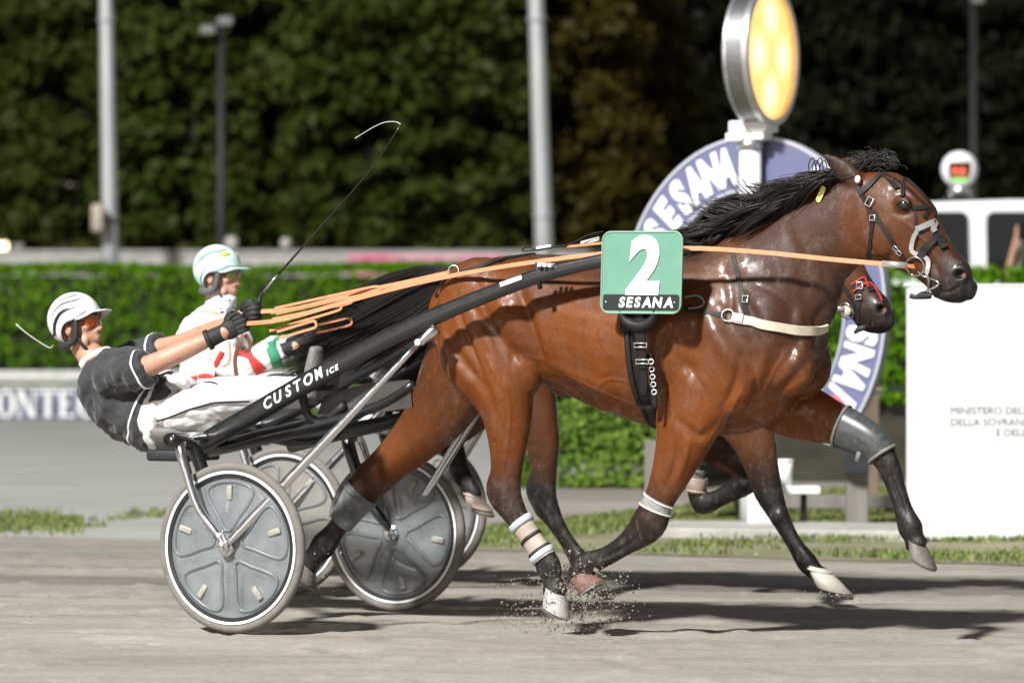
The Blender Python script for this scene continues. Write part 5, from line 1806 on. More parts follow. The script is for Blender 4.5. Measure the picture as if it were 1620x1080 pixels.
# lettering on the near shaft
def on_shaft(txt, size, u0, v0, u1, v1, bold, shear, sx, nm, m=RIMW, lift=0.0):
    V, Fs = text_shape(txt, size, bold, shear, 0.003, sx)
    a, b = F1.p(u0, v0, -0.435), F1.p(u1, v1, -0.435)
    d = (b - a).normalized()
    nn = Vector((-d.z, 0, d.x))
    c = (a + b) / 2
    out = []
    for x, y, z in V:
        q = c + d * x + nn * y
        # lie on the side of the shaft
        k = max(0.0, 1 - (y / 0.043) ** 2) ** 0.43
        uu = F1_u(q)
        out.append((q.x, shaft_t(uu) - 0.62 * 0.0435 * k - 0.0022 - z, q.z))
    return MB().add(out, Fs).build(nm, m, S1, smooth=False)
def F1_u(q):
    w = F1.M @ Vector((q[0], q[1], q[2]))
    return CX + FPX * w.x / w.y
us, vs0 = 419, 641
for k, ch in enumerate('CUSTOM'):
    f0, f1 = k / 6, (k + 1) / 6
    L_ = lambda f: (419 + (512 - 419) * f, 641 + (586 - 641) * f)
    on_shaft(ch, 0.060, *L_(f0), *L_(f1), 0.0016, 0.35, 0.84 if ch == 'M' else 1.0, 'letter')
for k, ch in enumerate('ICE'):
    L_ = lambda f: (515 + (536 - 515) * f, 591 + (579 - 591) * f)
    on_shaft(ch, 0.030, *L_(k / 3), *L_((k + 1) / 3), 0.0012, 0.35, 1.05, 'letter')

S2 = copy_tree(S1)
S2.matrix_world = F2.M
S2['label'] = 'second sulky behind, with dusty grey disc wheels, partly hidden by the near wheels'
for ch in S2.children:
    if ch.name.split('.')[0] == 'letter':
        bpy.data.objects.remove(ch)
        continue
    if ch.name.split('.')[0] == 'wheel':
        ch.material_slots[0].link = 'OBJECT'
        ch.material_slots[0].material = DISC2
        ch.rotation_euler = (0, R(40), 0)

# ================================================================== drivers
SKIN = mat('skin', (0.44, 0.235, 0.16), 0.5, var=0.12, vscale=25, bump=0.12, bscale=160)
SKIN2 = mat('fair_skin', (0.55, 0.30, 0.23), 0.5, var=0.1, vscale=25, bump=0.12, bscale=160)
BLACKCLOTH = mat('charcoal_cloth', (0.024, 0.025, 0.028), 0.8, var=0.3, vscale=9, bump=0.25, bscale=220, sheen=0.2)
WHITECLOTH = mat('white_cloth', (0.74, 0.74, 0.75), 0.75, var=0.05, vscale=6, bump=0.2, bscale=200)
GLOVE = mat('black_glove', (0.013, 0.013, 0.014), 0.65, var=0.3, vscale=40, bump=0.4, bscale=150)
REDP = mat('red_cloth', (0.55, 0.035, 0.03), 0.7)
GREENP = mat('green_cloth', (0.03, 0.22, 0.11), 0.7)
PIPE = mat('white_piping', (0.75, 0.75, 0.74), 0.6)
def head_shapes(mb, M):
    """skull and face in head axes (x to the face, z to the crown); M places them"""
    R3 = M.to_3x3()
    def e(c, r):
        mb.ell(M @ Vector(c), r, R3)
    e((-.012, 0, .03), (.098, .076, .098)); e((.030, 0, -.035), (.064, .060, .085)); e((.018, 0, -.078), (.060, .056, .042))
    e((.068, 0, -.108), (.024, .030, .019)); e((.086, 0, .028), (.016, .050, .011)); e((.112, 0, -.031), (.016, .016, .012))
    e((.096, 0, -.066), (.012, .024, .007)); e((.093, 0, -.079), (.012, .021, .007)); e((.05, 0, -.05), (.052, .045, .05))
    for s in (-1, 1):
        e((.066, s * .043, -.016), (.024, .019, .018)); e((-.004, s * .077, -.012), (.021, .009, .031)); e((.100, s * .012, -.036), (.013, .010, .009))
        e((.035, s * .050, -.075), (.04, .014, .03))
    P = [(.088, 0, .020), (.100, 0, -.004), (.114, 0, -.028)]
    W_ = [M @ Vector(p) for p in P]
    mb.loft([(*W_[0], .012, .010), (*W_[1], .013, .011), (*W_[2], .013, .014)], 10, 3, tuple(R3 @ Vector((0, 1, 0))))
def noise_disp(me, amp, sc, seed=0.0):
    V, N = get_v(me), get_n(me)
    k = np.array([noise.fractal(Vector((p[0] * sc[0] + seed, p[1] * sc[1], p[2] * sc[2] - seed)), 0.9, 2.0, 3) for p in V])
    set_v(me, V + N * (amp * k)[:, None])
def skin_obj(name, mb, m, root, voxel, smooth=4, wr=None):
    me = remesh(mb, voxel, smooth)
    if wr:
        noise_disp(me, *wr)
    bv = bvh_of(me)
    off = BASE[root.name]
    set_v(me, get_v(me) - np.array(off))
    me.materials.append(m)
    o = link(name, me, root, True, off)
    return o, bv
def px_rows(fr, rows, grow=0.0):
    out = []
    for u, v, t, r, w in rows:
        p, k = fr.px(u, v, t)
        out.append((p.x, p.y, p.z, r * k + grow, w + grow))
    return out
def limb_rows(pts, radii, grow=0.0):
    return [(*p, r + grow, r * 0.95 + grow) for p, r in zip(pts, radii)]
def ring_line(bv, c, axis, n=28, out=0.6):
    """points where rays from c, square to axis, leave the surface"""
    axis = Vector(axis).normalized()
    a = axis.orthogonal().normalized()
    b = axis.cross(a)
    P, Nn = [], []
    for k in range(n + 1):
        th = 2 * math.pi * k / n
        d = a * math.cos(th) + b * math.sin(th)
        loc, nrm, i, dist = bv.ray_cast(Vector(c), d, out)
        if loc is None:
            loc, nrm = Vector(c) + d * (P[-1] - Vector(c)).length if P else Vector(c) + d * 0.05, d
        if nrm.dot(d) < 0:
            nrm = -nrm
        P.append(loc)
        Nn.append(d)
    return P, Nn
def ring_strap(bv, c, axis, width, thick, lift=0.002, n=28):
    P, Nn = ring_line(bv, c, axis, n)
    P[-1] = P[0]
    return MB().ribbon([p + d * lift for p, d in zip(P, Nn)], width, thick, Nn)
def make_glove(root, c, fwd, up, sgn, m=GLOVE):
    x = fwd.normalized()
    z = (up - x * up.dot(x)).normalized()
    y = z.cross(x)
    M = Matrix.Translation(c) @ Matrix((x, y, z)).transposed().to_4x4()
    mb = MB()
    R3 = M.to_3x3()
    mb.ell(M @ Vector((0, sgn * .006, 0)), (.046, .021, .043), R3)
    mb.loft([(*(M @ Vector((-.10, 0, -.002))), .040, .037), (*(M @ Vector((-.06, 0, 0))), .037, .033), (*(M @ Vector((-.015, sgn * .004, 0))), .037, .021)], 14, 4, tuple(y))
    for k, (z0, ln, r) in enumerate(((.031, 1.0, .0108), (.011, 1.08, .0112), (-.010, 1.02, .0108), (-.029, .85, .0096))):
        ch = [(.030, sgn * .020, z0), (.030 + .040 * ln, sgn * .020, z0 * 1.05), (.030 + .050 * ln, -sgn * .004, z0 * 1.02), (.030 + .030 * ln, -sgn * .024, z0), (.012, -sgn * .022, z0)]
        pts = [M @ Vector(p) for p in ch]
        mb.tube(pts, [r * 1.08, r * 1.06, r, r * .95, r * .8], 9, 3)
    pts = [M @ Vector(p) for p in ((-.012, -sgn * .012, .028), (.022, -sgn * .022, .050), (.048, -sgn * .014, .052), (.066, -sgn * .002, .046))]
    mb.tube(pts, [.015, .0125, .0115, .009], 9, 3)
    o, _ = skin_obj('glove', mb, m, root, 0.0042, 3)
    # cuff band
    P = [M @ Vector((-.100, .040 * math.cos(a), .043 * math.sin(a) - .002)) for a in np.linspace(0, 2 * math.pi, 19)]
    MB().ribbon(P, 0.02, 0.003, [(p - (M @ Vector((-.100, 0, -.002)))).normalized() for p in P]).build('cuff', m, o)
    return M
def make_helmet(root, M, shell, trim, stripes, lens, strapm, cord=False):
    C, RR = Vector((-.014, 0, .040)), (.128, .103, .118)
    def zb(az):
        c = math.cos(az)
        ear = math.exp(-((abs(math.degrees(az)) - 88) / 24) ** 2)
        return -.078 + .125 * max(0, min(1, (c + 0.55) / 1.35)) ** 1.2 + .038 * ear
    def pt(az, q, lift=0.0):
        e0 = math.asin(max(-.98, min(.98, (zb(az) - C.z) / RR[2])))
        el = math.pi / 2 + (e0 - math.pi / 2) * q
        k = 1 + lift
        return M @ (C + Vector((RR[0] * k * math.cos(el) * math.cos(az), RR[1] * k * math.cos(el) * math.sin(az), RR[2] * k * math.sin(el))))
    nu, nv = 48, 16
    V, Fs = [], []
    for i in range(nv + 1):
        for j in range(nu):
            V.append(list(pt(-math.pi + 2 * math.pi * j / nu, max(i / nv, 0.01))))
    for i in range(nv):
        for j in range(nu):
            k = (j + 1) % nu
            Fs.append((i * nu + j, (i + 1) * nu + j, (i + 1) * nu + k, i * nu + k))
    Fs.append(tuple(range(nu - 1, -1, -1)))
    h = MB().add(V, Fs).build('helmet', shell, root)
    s = h.modifiers.new('thickness', 'SOLIDIFY')
    s.thickness = 0.012
    s.offset = -1
    # visor
    V, Fs = [], []
    n_ = 16
    for i in range(5):
        f = i / 4
        for j in range(n_ + 1):
            az = R(-62 + 124 * j / n_)
            b = M.inverted() @ pt(az, 0.98, 0.005)
            ext = 0.062 * math.cos(az * 1.3) ** 0.6 * f if abs(az * 1.3) < 1.55 else 0
            V.append(list(M @ Vector((b.x + ext, b.y * (1 + 0.05 * f), b.z - 0.004 + 0.012 * f - 0.016 * f * f))))
    for i in range(4):
        for j in range(n_):
            Fs.append((i * (n_ + 1) + j, i * (n_ + 1) + j + 1, (i + 1) * (n_ + 1) + j + 1, (i + 1) * (n_ + 1) + j))
    v_ = MB().add(V, Fs).build('visor', shell, h)
    s = v_.modifiers.new('thickness', 'SOLIDIFY')
    s.thickness = 0.006
    # rim trim and padded ear band
    P = [pt(a, 1.0, 0.003) for a in np.linspace(-math.pi, math.pi, 61)]
    MB().tube(P, 0.0042, 6).build('rim_trim', trim, h)
    for sg in (-1, 1):
        L = [Vector((.045, sg * .082, .028)), Vector((.040, sg * .083, -.02)), Vector((.022, sg * .080, -.062)), Vector((-.03, sg * .078, -.078)), Vector((-.075, sg * .062, -.070))]
        MB().ribbon([M @ p for p in L], [.03, .026, .03, .034, .03], .008, [M.to_3x3() @ Vector((0.1, sg, 0)) for p in L], 4).build('ear_pad', strapm, h)
        L = [Vector((.032, sg * .083, -.035)), Vector((.048, sg * .070, -.085)), Vector((.062, sg * .040, -.122)), Vector((.066, sg * .005, -.130))]
        MB().ribbon([M @ p for p in L], .015, .003, [M.to_3x3() @ Vector((0.3, sg * 0.8, -0.5)) for p in L], 4).build('chin_strap', strapm, h)
    for az0, az1, q0, q1, wd, m in stripes:
        for sg in (-1, 1):
            pts, nr = [], []
            for k in range(13):
                f = k / 12
                p = pt(sg * R(az0 + (az1 - az0) * f), q0 + (q1 - q0) * f, 0.012)
                pts.append(p)
                nr.append((p - (M @ C)).normalized())
            w_ = [wd * 0.15, wd * 0.8, wd, wd * 0.9, wd * 0.2]
            MB().ribbon(pts, w_, 0.0012, nr).build('stripe', m, h, smooth=True)
    # spectacles
    g = MB()
    g.tube([M @ Vector(p) for p in ((.090, -.014, .016), (.097, 0, .018), (.090, .014, .016))], .0025, 6, 3)
    sp = g.build('spectacles', trim, root)
    for sg in (-1, 1):
        c = M @ Vector((.091, sg * .036, .002))
        rot = M.to_3x3() @ Matrix.Rotation(sg * R(22), 3, 'Z')
        MB().ell(c, (.006, .029, .0215), rot).build('lens', lens, sp)
        MB().tube([M @ Vector(p) for p in ((.080, sg * .064, .012), (.05, sg * .078, .012), (.0, sg * .082, .006))], .0022, 6, 3).build('temple', trim, sp)
    if cord:
        a = M @ Vector((-.128, -.03, -.055))
        pts = [a, Vector(F1.p(78, 550, -.03)), Vector(F1.p(52, 534, -.03)), Vector(F1.p(36, 522, -.03)), Vector(F1.p(26, 513, -.03))]
        MB().tube(pts, [.0025, .003, .003, .0035, .0055], 6, 4).build('trailing_cord', mat('grey_cord', (0.35, 0.34, 0.32), 0.7), h)
    return h

def driver(fr, label, base, torso, headpx, pitch, skin, shirt, pants, arms, legs, sleeve, hand_px, hand_up, boot_px, voxel=0.0075):
    root = thing('person', label, 'person', fr, base, 'sulky drivers')
    hc = fr.p(*headpx, 0)
    MH = Matrix.Translation(hc) @ Matrix.Rotation(-pitch, 4, 'Y')
    body = MB()
    T = px_rows(fr, torso)
    body.loft(T, 22, 4)
    nb = Vector(T[-1][:3])
    body.loft([(*nb, .066, .066), (*(nb.lerp(MH @ Vector((-.02, 0, -.06)), 0.6)), .058, .056), (*(MH @ Vector((-.015, 0, -.03))), .055, .055)], 14, 4)
    head_shapes(body, MH)
    AR, LG = {}, {}
    for sg, rows in arms.items():
        pts = [fr.p(u, v, t) for u, v, t in rows]
        AR[sg] = pts
        body.loft(limb_rows(pts, (.060, .054, .045, .043, .029)), 14, 4)
        d = (pts[-1] - pts[-2]).normalized()
        body.ell(pts[-1] + d * 0.045, (.04, .03, .036))
    for sg, rows in legs.items():
        pts = [fr.p(u, v, t) for u, v, t in rows]
        LG[sg] = pts
        body.loft(limb_rows(pts, (.088, .080, .058, .050, .036)), 16, 4)
    skin_obj('body', body, skin, root, voxel, 4)
    # shirt
    sh = MB()
    sh.loft(px_rows(fr, torso[:-1] + [(torso[-1][0], torso[-1][1], 0, torso[-1][3] * 0.9, torso[-1][4] * 0.9)], 0.022), 24, 4, cap=0.15)
    nfin = sleeve
    for sg, pts in AR.items():
        rr = limb_rows(pts, (.070, .062, .055, .046, .034), 0.017)
        S = catmull(np.array(rr), 6)
        S = S[:max(3, int(len(S) * nfin))]
        sh.loft(S, 16, 1, cap=0.15)
        sh.ell(pts[0], (.086, .082, .086))
    so, sbv = skin_obj('shirt', sh, shirt, root, 0.008, 3, (0.019, (11, 7, 9), 3.3))
    # trousers
    tr = MB()
    a0, a1 = torso[0], torso[1]
    tr.loft(px_rows(fr, [a0, tuple(a0[i] + (a1[i] - a0[i]) * 0.5 for i in range(5))], 0.030), 22, 4, cap=0.25)
    for sg, pts in LG.items():
        S = catmull(np.array(limb_rows(pts, (.088, .082, .064, .056, .044), 0.012)), 5)
        tr.loft(S, 18, 1, cap=0.3)
    po, pbv = skin_obj('trousers', tr, pants, root, 0.009, 3, (0.017, (6, 8, 10), 8.1))
    for sg, pts in LG.items():
        a = pts[-1]
        toe = fr.p(*boot_px[sg])
        d = (toe - a).normalized()
        sh_dir = (a - pts[-2]).normalized()
        heel = a + sh_dir * 0.055 - d * 0.03
        bm_ = MB()
        bm_.loft([(*(a - sh_dir * 0.05), .046, .044), (*a, .046, .043), (*(a + sh_dir * 0.045), .045, .042)], 14, 3)
        bm_.loft([(*heel, .036, .036), (*(a + sh_dir * 0.05 + d * 0.05), .042, .042), (*(a + sh_dir * 0.045 + d * 0.12), .036, .046), (*(a + sh_dir * 0.04 + d * 0.19), .026, .040)], 14, 4)
        skin_obj('boot', bm_, GREYV, root, 0.007, 3)
    return root, MH, AR, LG, sbv, pbv, so, po

# ---- near driver: black shirt, reclined
T1 = [(278, 660, 0, 54, .172), (244, 648, 0, 61, .165), (205, 622, 0, 65, .178), (174, 594, 0, 49, .18), (156, 574, 0, 26, .09)]
ARM1 = {-1: [(172, 596, -.175), (212, 588, -.235), (256, 570, -.235), (296, 552, -.19), (338, 533, -.14)],
        1: [(178, 585, .175), (228, 560, .24), (280, 545, .225), (330, 525, .16), (374, 506, .09)]}
LEG1 = {-1: [(278, 660, -.085), (330, 638, -.13), (392, 622, -.19), (440, 622, -.235), (478, 622, -.27)],
        1: [(292, 655, .085), (346, 635, .13), (410, 618, .19), (462, 617, .235), (502, 616, .27)]}
D1, MH1, AR1, LG1, SB1, PB1, SO1, PO1 = driver(F1, 'near driver in black shirt, white trousers and white helmet, lying far back',
    (F1.p(278, 662, 0).x, 0, SEATZ), T1, (124, 517), R(12), SKIN, BLACKCLOTH, WHITECLOTH, ARM1, LEG1, 0.40, None, None,
    {-1: (492, 540, -.28), 1: (516, 540, .28)})
GMn = make_glove(D1, AR1[-1][-1] + (AR1[-1][-1] - AR1[-1][-2]).normalized() * 0.075, AR1[-1][-1] - AR1[-1][-2], Vector((0, 0, 1)), -1)
GMf = make_glove(D1, AR1[1][-1] + (AR1[1][-1] - AR1[1][-2]).normalized() * 0.075, AR1[1][-1] - AR1[1][-2], Vector((0, 0, 1)), 1)
HELM1 = mat('white_helmet', (0.78, 0.79, 0.80), 0.22, coat=0.5, var=0.03)
BLK = mat('black_plastic', (0.014, 0.014, 0.015), 0.4)
make_helmet(D1, MH1, HELM1, BLK, [(55, 150, 0.74, 0.70, 0.020, BLK), (160, 120, 0.78, 0.93, 0.018, BLK), (30, 100, 0.42, 0.40, 0.014, mat('grey_print2', (0.25, 0.28, 0.29), 0.4)),
                                  (28, 120, 0.60, 0.52, 0.008, BLK)],
            mat('orange_lens', (0.72, 0.16, 0.015), 0.12, coat=0.6), mat('strap_black', (0.02, 0.021, 0.022), 0.6), cord=True)
# collar, piping on sleeves and hem
nb = Vector(px_rows(F1, T1)[-1][:3])
ax = (MH1 @ Vector((0, 0, 0)) - nb).normalized()
a_, b_ = ax.orthogonal().normalized(), ax.cross(ax.orthogonal().normalized())
P = [nb + ax * 0.018 + (a_ * math.cos(x) + b_ * math.sin(x)) * 0.074 for x in np.linspace(0, 2 * math.pi, 25)]
MB().ribbon(P, 0.036, 0.006, [(p - nb - ax * 0.018).normalized() for p in P]).build('collar', PIPE, SO1)
for sg in (-1, 1):
    S = catmull(np.array([list(p) for p in AR1[sg]]), 6)
    k = int(len(S) * 0.40) - 2
    c, d = Vector(S[k]), Vector(S[k + 1] - S[k - 1])
    ring_strap(SB1, c, d, 0.010, 0.003, 0.003).build('sleeve_piping', PIPE, SO1)
c = Vector(px_rows(F1, [(232, 643, 0, 1, .1)])[0][:3])
ring_strap(SB1, F1.p(248, 652, 0), F1.p(278, 662, 0) - F1.p(205, 622, 0), 0.010, 0.003, 0.004, 40).build('hem_piping', PIPE, SO1)
MB().tube([AR1[1][0].lerp(F1.p(292, 632, -.03), 0.86), F1.p(292, 632, -.04), F1.p(300, 640, -.07)], [.03, .035, .02], 10, 3).build('waist_pouch', BLACKM, SO1)

# ---- far driver: white suit
T2 = [(374, 648, 0, 44, .165), (352, 606, 0, 47, .155), (340, 560, 0, 50, .168), (340, 520, 0, 42, .178), (347, 496, 0, 24, .09)]
ARM2 = {-1: [(338, 522, -.18), (352, 556, -.23), (376, 582, -.22), (416, 566, -.17), (452, 553, -.12)],
        1: [(338, 518, .18), (366, 550, .23), (398, 572, .22), (432, 556, .16), (466, 545, .10)]}
LEG2 = {-1: [(380, 650, -.085), (430, 632, -.15), (492, 622, -.2), (552, 645, -.24), (604, 668, -.27)],
        1: [(390, 645, .085), (440, 628, .15), (505, 618, .2), (568, 642, .24), (622, 662, .27)]}
D2, MH2, AR2, LG2, SB2, PB2, SO2, PO2 = driver(F2, 'far driver in white suit with red bands and green marbled helmet, sitting upright',
    (F2.p(374, 648, 0).x, 0, SEATZ), T2, (347, 437), R(-2), SKIN2, WHITECLOTH, WHITECLOTH, ARM2, LEG2, 0.98, None, None,
    {-1: (632, 640, -.28), 1: (650, 636, .28)})
make_glove(D2, AR2[-1][-1] + (AR2[-1][-1] - AR2[-1][-2]).normalized() * 0.075, AR2[-1][-1] - AR2[-1][-2], Vector((0, 0, 1)), -1)
make_glove(D2, AR2[1][-1] + (AR2[1][-1] - AR2[1][-2]).normalized() * 0.075, AR2[1][-1] - AR2[1][-2], Vector((0, 0, 1)), 1)
HELM2 = mat('green_marbled_helmet', (0.40, 0.65, 0.58), 0.22, coat=0.5, col2=(0.80, 0.83, 0.82), vscale=11, detail=3, stretch=(1, 0.6, 1.6))
make_helmet(D2, MH2, HELM2, BLK, [(25, 130, 0.45, 0.52, 0.012, mat('green_print', (0.02, 0.24, 0.18), 0.4)), (25, 60, 0.62, 0.60, 0.026, mat('yellow_print', (0.55, 0.5, 0.05), 0.4)),
                                  (80, 165, 0.84, 0.86, 0.007, mat('green_print', (0.02, 0.24, 0.18), 0.4))],
            mat('yellow_lens', (0.45, 0.42, 0.10), 0.1, coat=0.6), mat('strap_grey', (0.085, 0.09, 0.095), 0.6))
# neck scarf, red and green bands of the silks
nb = Vector(px_rows(F2, T2)[-1][:3])
mb = MB()
mb.loft([(nb.x - .012, 0, nb.z - .035, .088, .095), (nb.x + .0, 0, nb.z + .02, .080, .078), (nb.x + .018, 0, nb.z + .065, .076, .070), (nb.x + .03, 0, nb.z + .085, .070, .064)], 20, 4)
scarf, scbv = skin_obj('neck_scarf', mb, mat('dotted_scarf', (0.70, 0.70, 0.72), 0.8, col2=(0.75, 0.75, 0.76), vscale=30), D2, 0.006, 3, (0.008, (14, 14, 14), 1.1))
r_ = np.random.default_rng(5)
for k in range(26):
    th, zz = r_.uniform(-2.6, 0.6), r_.uniform(nb.z - .02, nb.z + .08)
    o_ = Vector((nb.x + .3 * math.cos(th), .3 * math.sin(th), zz))
    loc, nrm, _, _ = scbv.ray_cast(o_, (Vector((nb.x + .01, 0, zz)) - o_).normalized())
    if loc:
        MB().ell(loc, (.005, .005, .003), nrm.to_track_quat('Z', 'Y').to_matrix()).build('dot', mat('navy_print', (0.05, 0.05, 0.12), 0.7), scarf)
def cam_local(fr):
    return fr.Mi @ Vector((0, 0, CAMZ))
def surf(fr, bv, u, v, t=-.2):
    o_ = cam_local(fr)
    d = (fr.p(u, v, 0) - o_).normalized()
    loc, nrm, i, dist = bv.ray_cast(o_, d)
    if loc is None:
        loc, nrm, i, dist = bv.find_nearest(fr.p(u, v, t))
    if nrm.dot(d) > 0:
        nrm = -nrm
    return loc, nrm
def strap(fr, bv, px, width, thick, lift=0.003, step=5.0, t=-.2, smooth=2, closed=False):
    """strap lying on a body along photo points"""
    P = np.array(px, float)
    out, nr = [], []
    for i in range(len(P) - 1):
        n = max(1, int(np.linalg.norm(P[i + 1] - P[i]) / step))
        for k in range(n):
            q = P[i] + (P[i + 1] - P[i]) * k / n
            l, m_ = surf(fr, bv, q[0], q[1], t)
            out.append(list(l)); nr.append(list(m_))
    l, m_ = surf(fr, bv, P[-1][0], P[-1][1], t)
    out.append(list(l)); nr.append(list(m_))
    A, B = np.array(out), np.array(nr)
    for _ in range(smooth):
        if len(A) > 2:
            A[1:-1] = (A[:-2] + 2 * A[1:-1] + A[2:]) / 4
            B[1:-1] = (B[:-2] + 2 * B[1:-1] + B[2:]) / 4
    B /= np.maximum(np.linalg.norm(B, axis=1, keepdims=True), 1e-9)
    return MB().ribbon(A + B * lift, width, thick, B)
for px, w_, m_, nm in (([(352, 556), (340, 580), (345, 606), (372, 612)], .030, REDP, 'red_band'), ([(372, 556), (400, 566), (418, 585)], .028, REDP, 'red_band'),
                       ([(300, 600), (330, 592), (345, 606)], .026, REDP, 'red_band')):
    strap(F2, SB2, px, w_, .003, .003).build(nm, m_, SO2)
for sg in (-1, 1):
    S = catmull(np.array([list(p) for p in AR2[sg]]), 6)
    for f, w_, m_ in ((0.70, .032, REDP), (0.90, .055, GREENP)):
        k = int(len(S) * f) - 1
        ring_strap(SB2, Vector(S[k]), Vector(S[k] - S[k - 2]), w_, .003, .003).build('sleeve_band', m_, SO2)
# side stripes of the near driver's trousers
strap(F1, PB1, [(247, 666), (268, 660), (300, 647), (340, 636), (395, 634)], .008, .002, .003).build('side_stripe', BLK, PO1)
strap(F1, PB1, [(300, 612), (318, 606), (335, 604), (345, 608)], .007, .002, .003).build('waist_cord', BLK, PO1)

# ================================================================== tack of the near horse
LEATHER = mat('black_leather', (0.014, 0.0125, 0.012), 0.55, spec=0.3, var=0.35, vscale=30, bump=0.2, bscale=120)
CREAM = mat('cream_strap', (0.52, 0.46, 0.36), 0.45, var=0.12, vscale=25)
ORANGE = mat('orange_rein', (0.55, 0.215, 0.10), 0.55, var=0.15, vscale=60, bump=0.3, bscale=300)
BROWNL = mat('brown_leather', (0.12, 0.04, 0.022), 0.5, var=0.2, vscale=30)
SILVER = mat('grey_metal', (0.50, 0.50, 0.49), 0.3, 0.6, var=0.1, vscale=40)
def ringo(c, r, thick, nrm, m, name, parent, n=20):
    nrm = Vector(nrm).normalized()
    a = nrm.orthogonal().normalized()
    b = nrm.cross(a)
    P = [Vector(c) + (a * math.cos(x) + b * math.sin(x)) * r for x in np.linspace(0, 2 * math.pi, n + 1)]
    return MB().tube(P, thick, 6).build(name, m, parent)
def buckle(fr, bv, u, v, w, h, parent, m=SILVER, ang=0.0):
    l, nr = surf(fr, bv, u, v)
    x = Vector((1, 0, 0)) - nr * nr.x
    x.normalize()
    z = nr.cross(x) * -1
    x, z = x * math.cos(ang) + z * math.sin(ang), z * math.cos(ang) - x * math.sin(ang)
    c = l + nr * 0.011
    P = [c + x * w / 2 + z * h / 2, c - x * w / 2 + z * h / 2, c - x * w / 2 - z * h / 2, c + x * w / 2 - z * h / 2]
    return MB().tube(P + P[:2], 0.0028, 5).build('buckle', m, parent)
B1 = thing('bridle', 'black bridle with silver noseband and bit ring on the near horse', 'bridle', F1, F1.p(1400, 340, 0))
class Flat:
    def __init__(self, mb): self.mb = mb
    def build(self, *a): return self.mb.build(*a, smooth=True, angle=30)
st1 = lambda px, w, th=.003, lf=.002, **k: Flat(strap(F1, BV1, px, w, th, lf, **k))
st1([(1357, 296), (1366, 312), (1376, 330), (1381, 350), (1378, 380), (1373, 413)], .019).build('throat_strap', LEATHER, B1)
ck = st1([(1380, 334), (1392, 352), (1408, 378), (1424, 402), (1440, 418)], .019, .004, .0045).build('cheek_strap', LEATHER, B1)
buckle(F1, BV1, 1377, 320, .026, .034, ck, SILVER, 0.5); buckle(F1, BV1, 1382, 345, .022, .020, ck); buckle(F1, BV1, 1419, 392, .022, .016, ck, SILVER, 0.7); buckle(F1, BV1, 1424, 399, .022, .016, ck, SILVER, 0.7)
st1([(1358, 308), (1372, 298), (1386, 284), (1398, 272), (1407, 264)], .022, .005, .004).build('browband', LEATHER, B1)
st1([(1398, 274), (1420, 286), (1440, 302), (1456, 318), (1466, 326)], .012).build('forehead_strap', LEATHER, B1)
st1([(1412, 268), (1436, 285), (1458, 306), (1474, 326), (1486, 345), (1494, 354)], .016, .004, .004).build('face_strap', LEATHER, B1)
st1([(1444, 328), (1456, 330), (1470, 328), (1480, 330)], .016, .004, .005).build('brow_pad', LEATHER, B1)
st1([(1446, 330), (1450, 346), (1448, 360), (1446, 370)], .010).build('nose_hanger', LEATHER, B1)
st1([(1449, 364), (1462, 358), (1478, 351), (1494, 343), (1499, 345)], .024, .008, .006).build('silver_noseband', SILVER, B1)
st1([(1450, 366), (1445, 378), (1441, 392), (1446, 401), (1458, 405), (1467, 410), (1470, 420), (1468, 432)], .019, .007, .006, smooth=1).build('silver_cheek_bar', SILVER, B1)
st1([(1455, 408), (1463, 395), (1474, 382), (1486, 372), (1497, 366), (1503, 368)], .030, .009, .006).build('padded_noseband', LEATHER, B1)
bl, bn = surf(F1, BV1, 1450, 420)
BIT = bl + bn * 0.012
ringo(BIT, 0.038, 0.0035, bn, CHROME, 'bit_ring', B1)
MB().tube([BIT + Vector((0.012, -.004, -.02)), surf(F1, BV1, 1462, 436)[0] + bn * .006, surf(F1, BV1, 1461, 452)[0] + bn * .012, F1.p(1459, 463, BIT.y)], .004, 6, 3).build('bit_shank', CHROME, B1)
MB().tube([surf(F1, BV1, 1467, 430)[0] + bn * .008, surf(F1, BV1, 1471, 444)[0] + bn * .008, surf(F1, BV1, 1470, 458)[0] + bn * .008, F1.p(1466, 468, BIT.y + .02)], .006, 6, 3).build('curb_chain', IRON, B1)
mb = MB()
mb.loft([(*F1.p(1472, 468, -.05), .012, .012), (*F1.p(1460, 467, -.06), .016, .008), (*F1.p(1449, 470, -.06), .009, .006), (*F1.p(1441, 468, -.06), .011, .005)], 8, 3)
mb.build('tape_end', BLACKM, B1)
cl, cn = surf(F1, BV1, 1360, 285)
MB().ell(F1.p(1357, 284, -.085), (.012, .01, .016)).build('ear_plug', RIMW, B1)
# check rein loops on the crest with a yellow tag
mb = MB()
lp = []
for k in range(4):
    u = 1285 + k * 6
    lp += [F1.p(u, 286, -.04), F1.p(u - 6, 262 + 3 * (k % 2), -.045), F1.p(u + 1, 250 + 4 * (k % 2), -.05), F1.p(u + 5, 264, -.045), F1.p(u + 5, 284, -.04)]
MB().tube(lp, .0022, 5, 4).build('cord_loops', LEATHER, B1)
st1([(1290, 290), (1320, 281), (1350, 276)], .007, .003, .012, t=-.04).build('crest_cord', LEATHER, B1)
pl = []
d_ = Vector((F1.p(1297, 318, -.1) - F1.p(1306, 296, -.1))).normalized()
n_ = Vector((0, -1, 0))
sd = d_.cross(n_)
ct, cnm = surf(F1, BV1, 1301, 309)
ct = ct + cnm * 0.012
for k in range(16):
    x = 2 * math.pi * k / 16
    yy = math.cos(x)
    pl.append(ct + sd * 0.011 * math.sin(x) + d_ * (0.024 * (1 if yy > 0 else -1) + 0.010 * yy))
mb = MB()
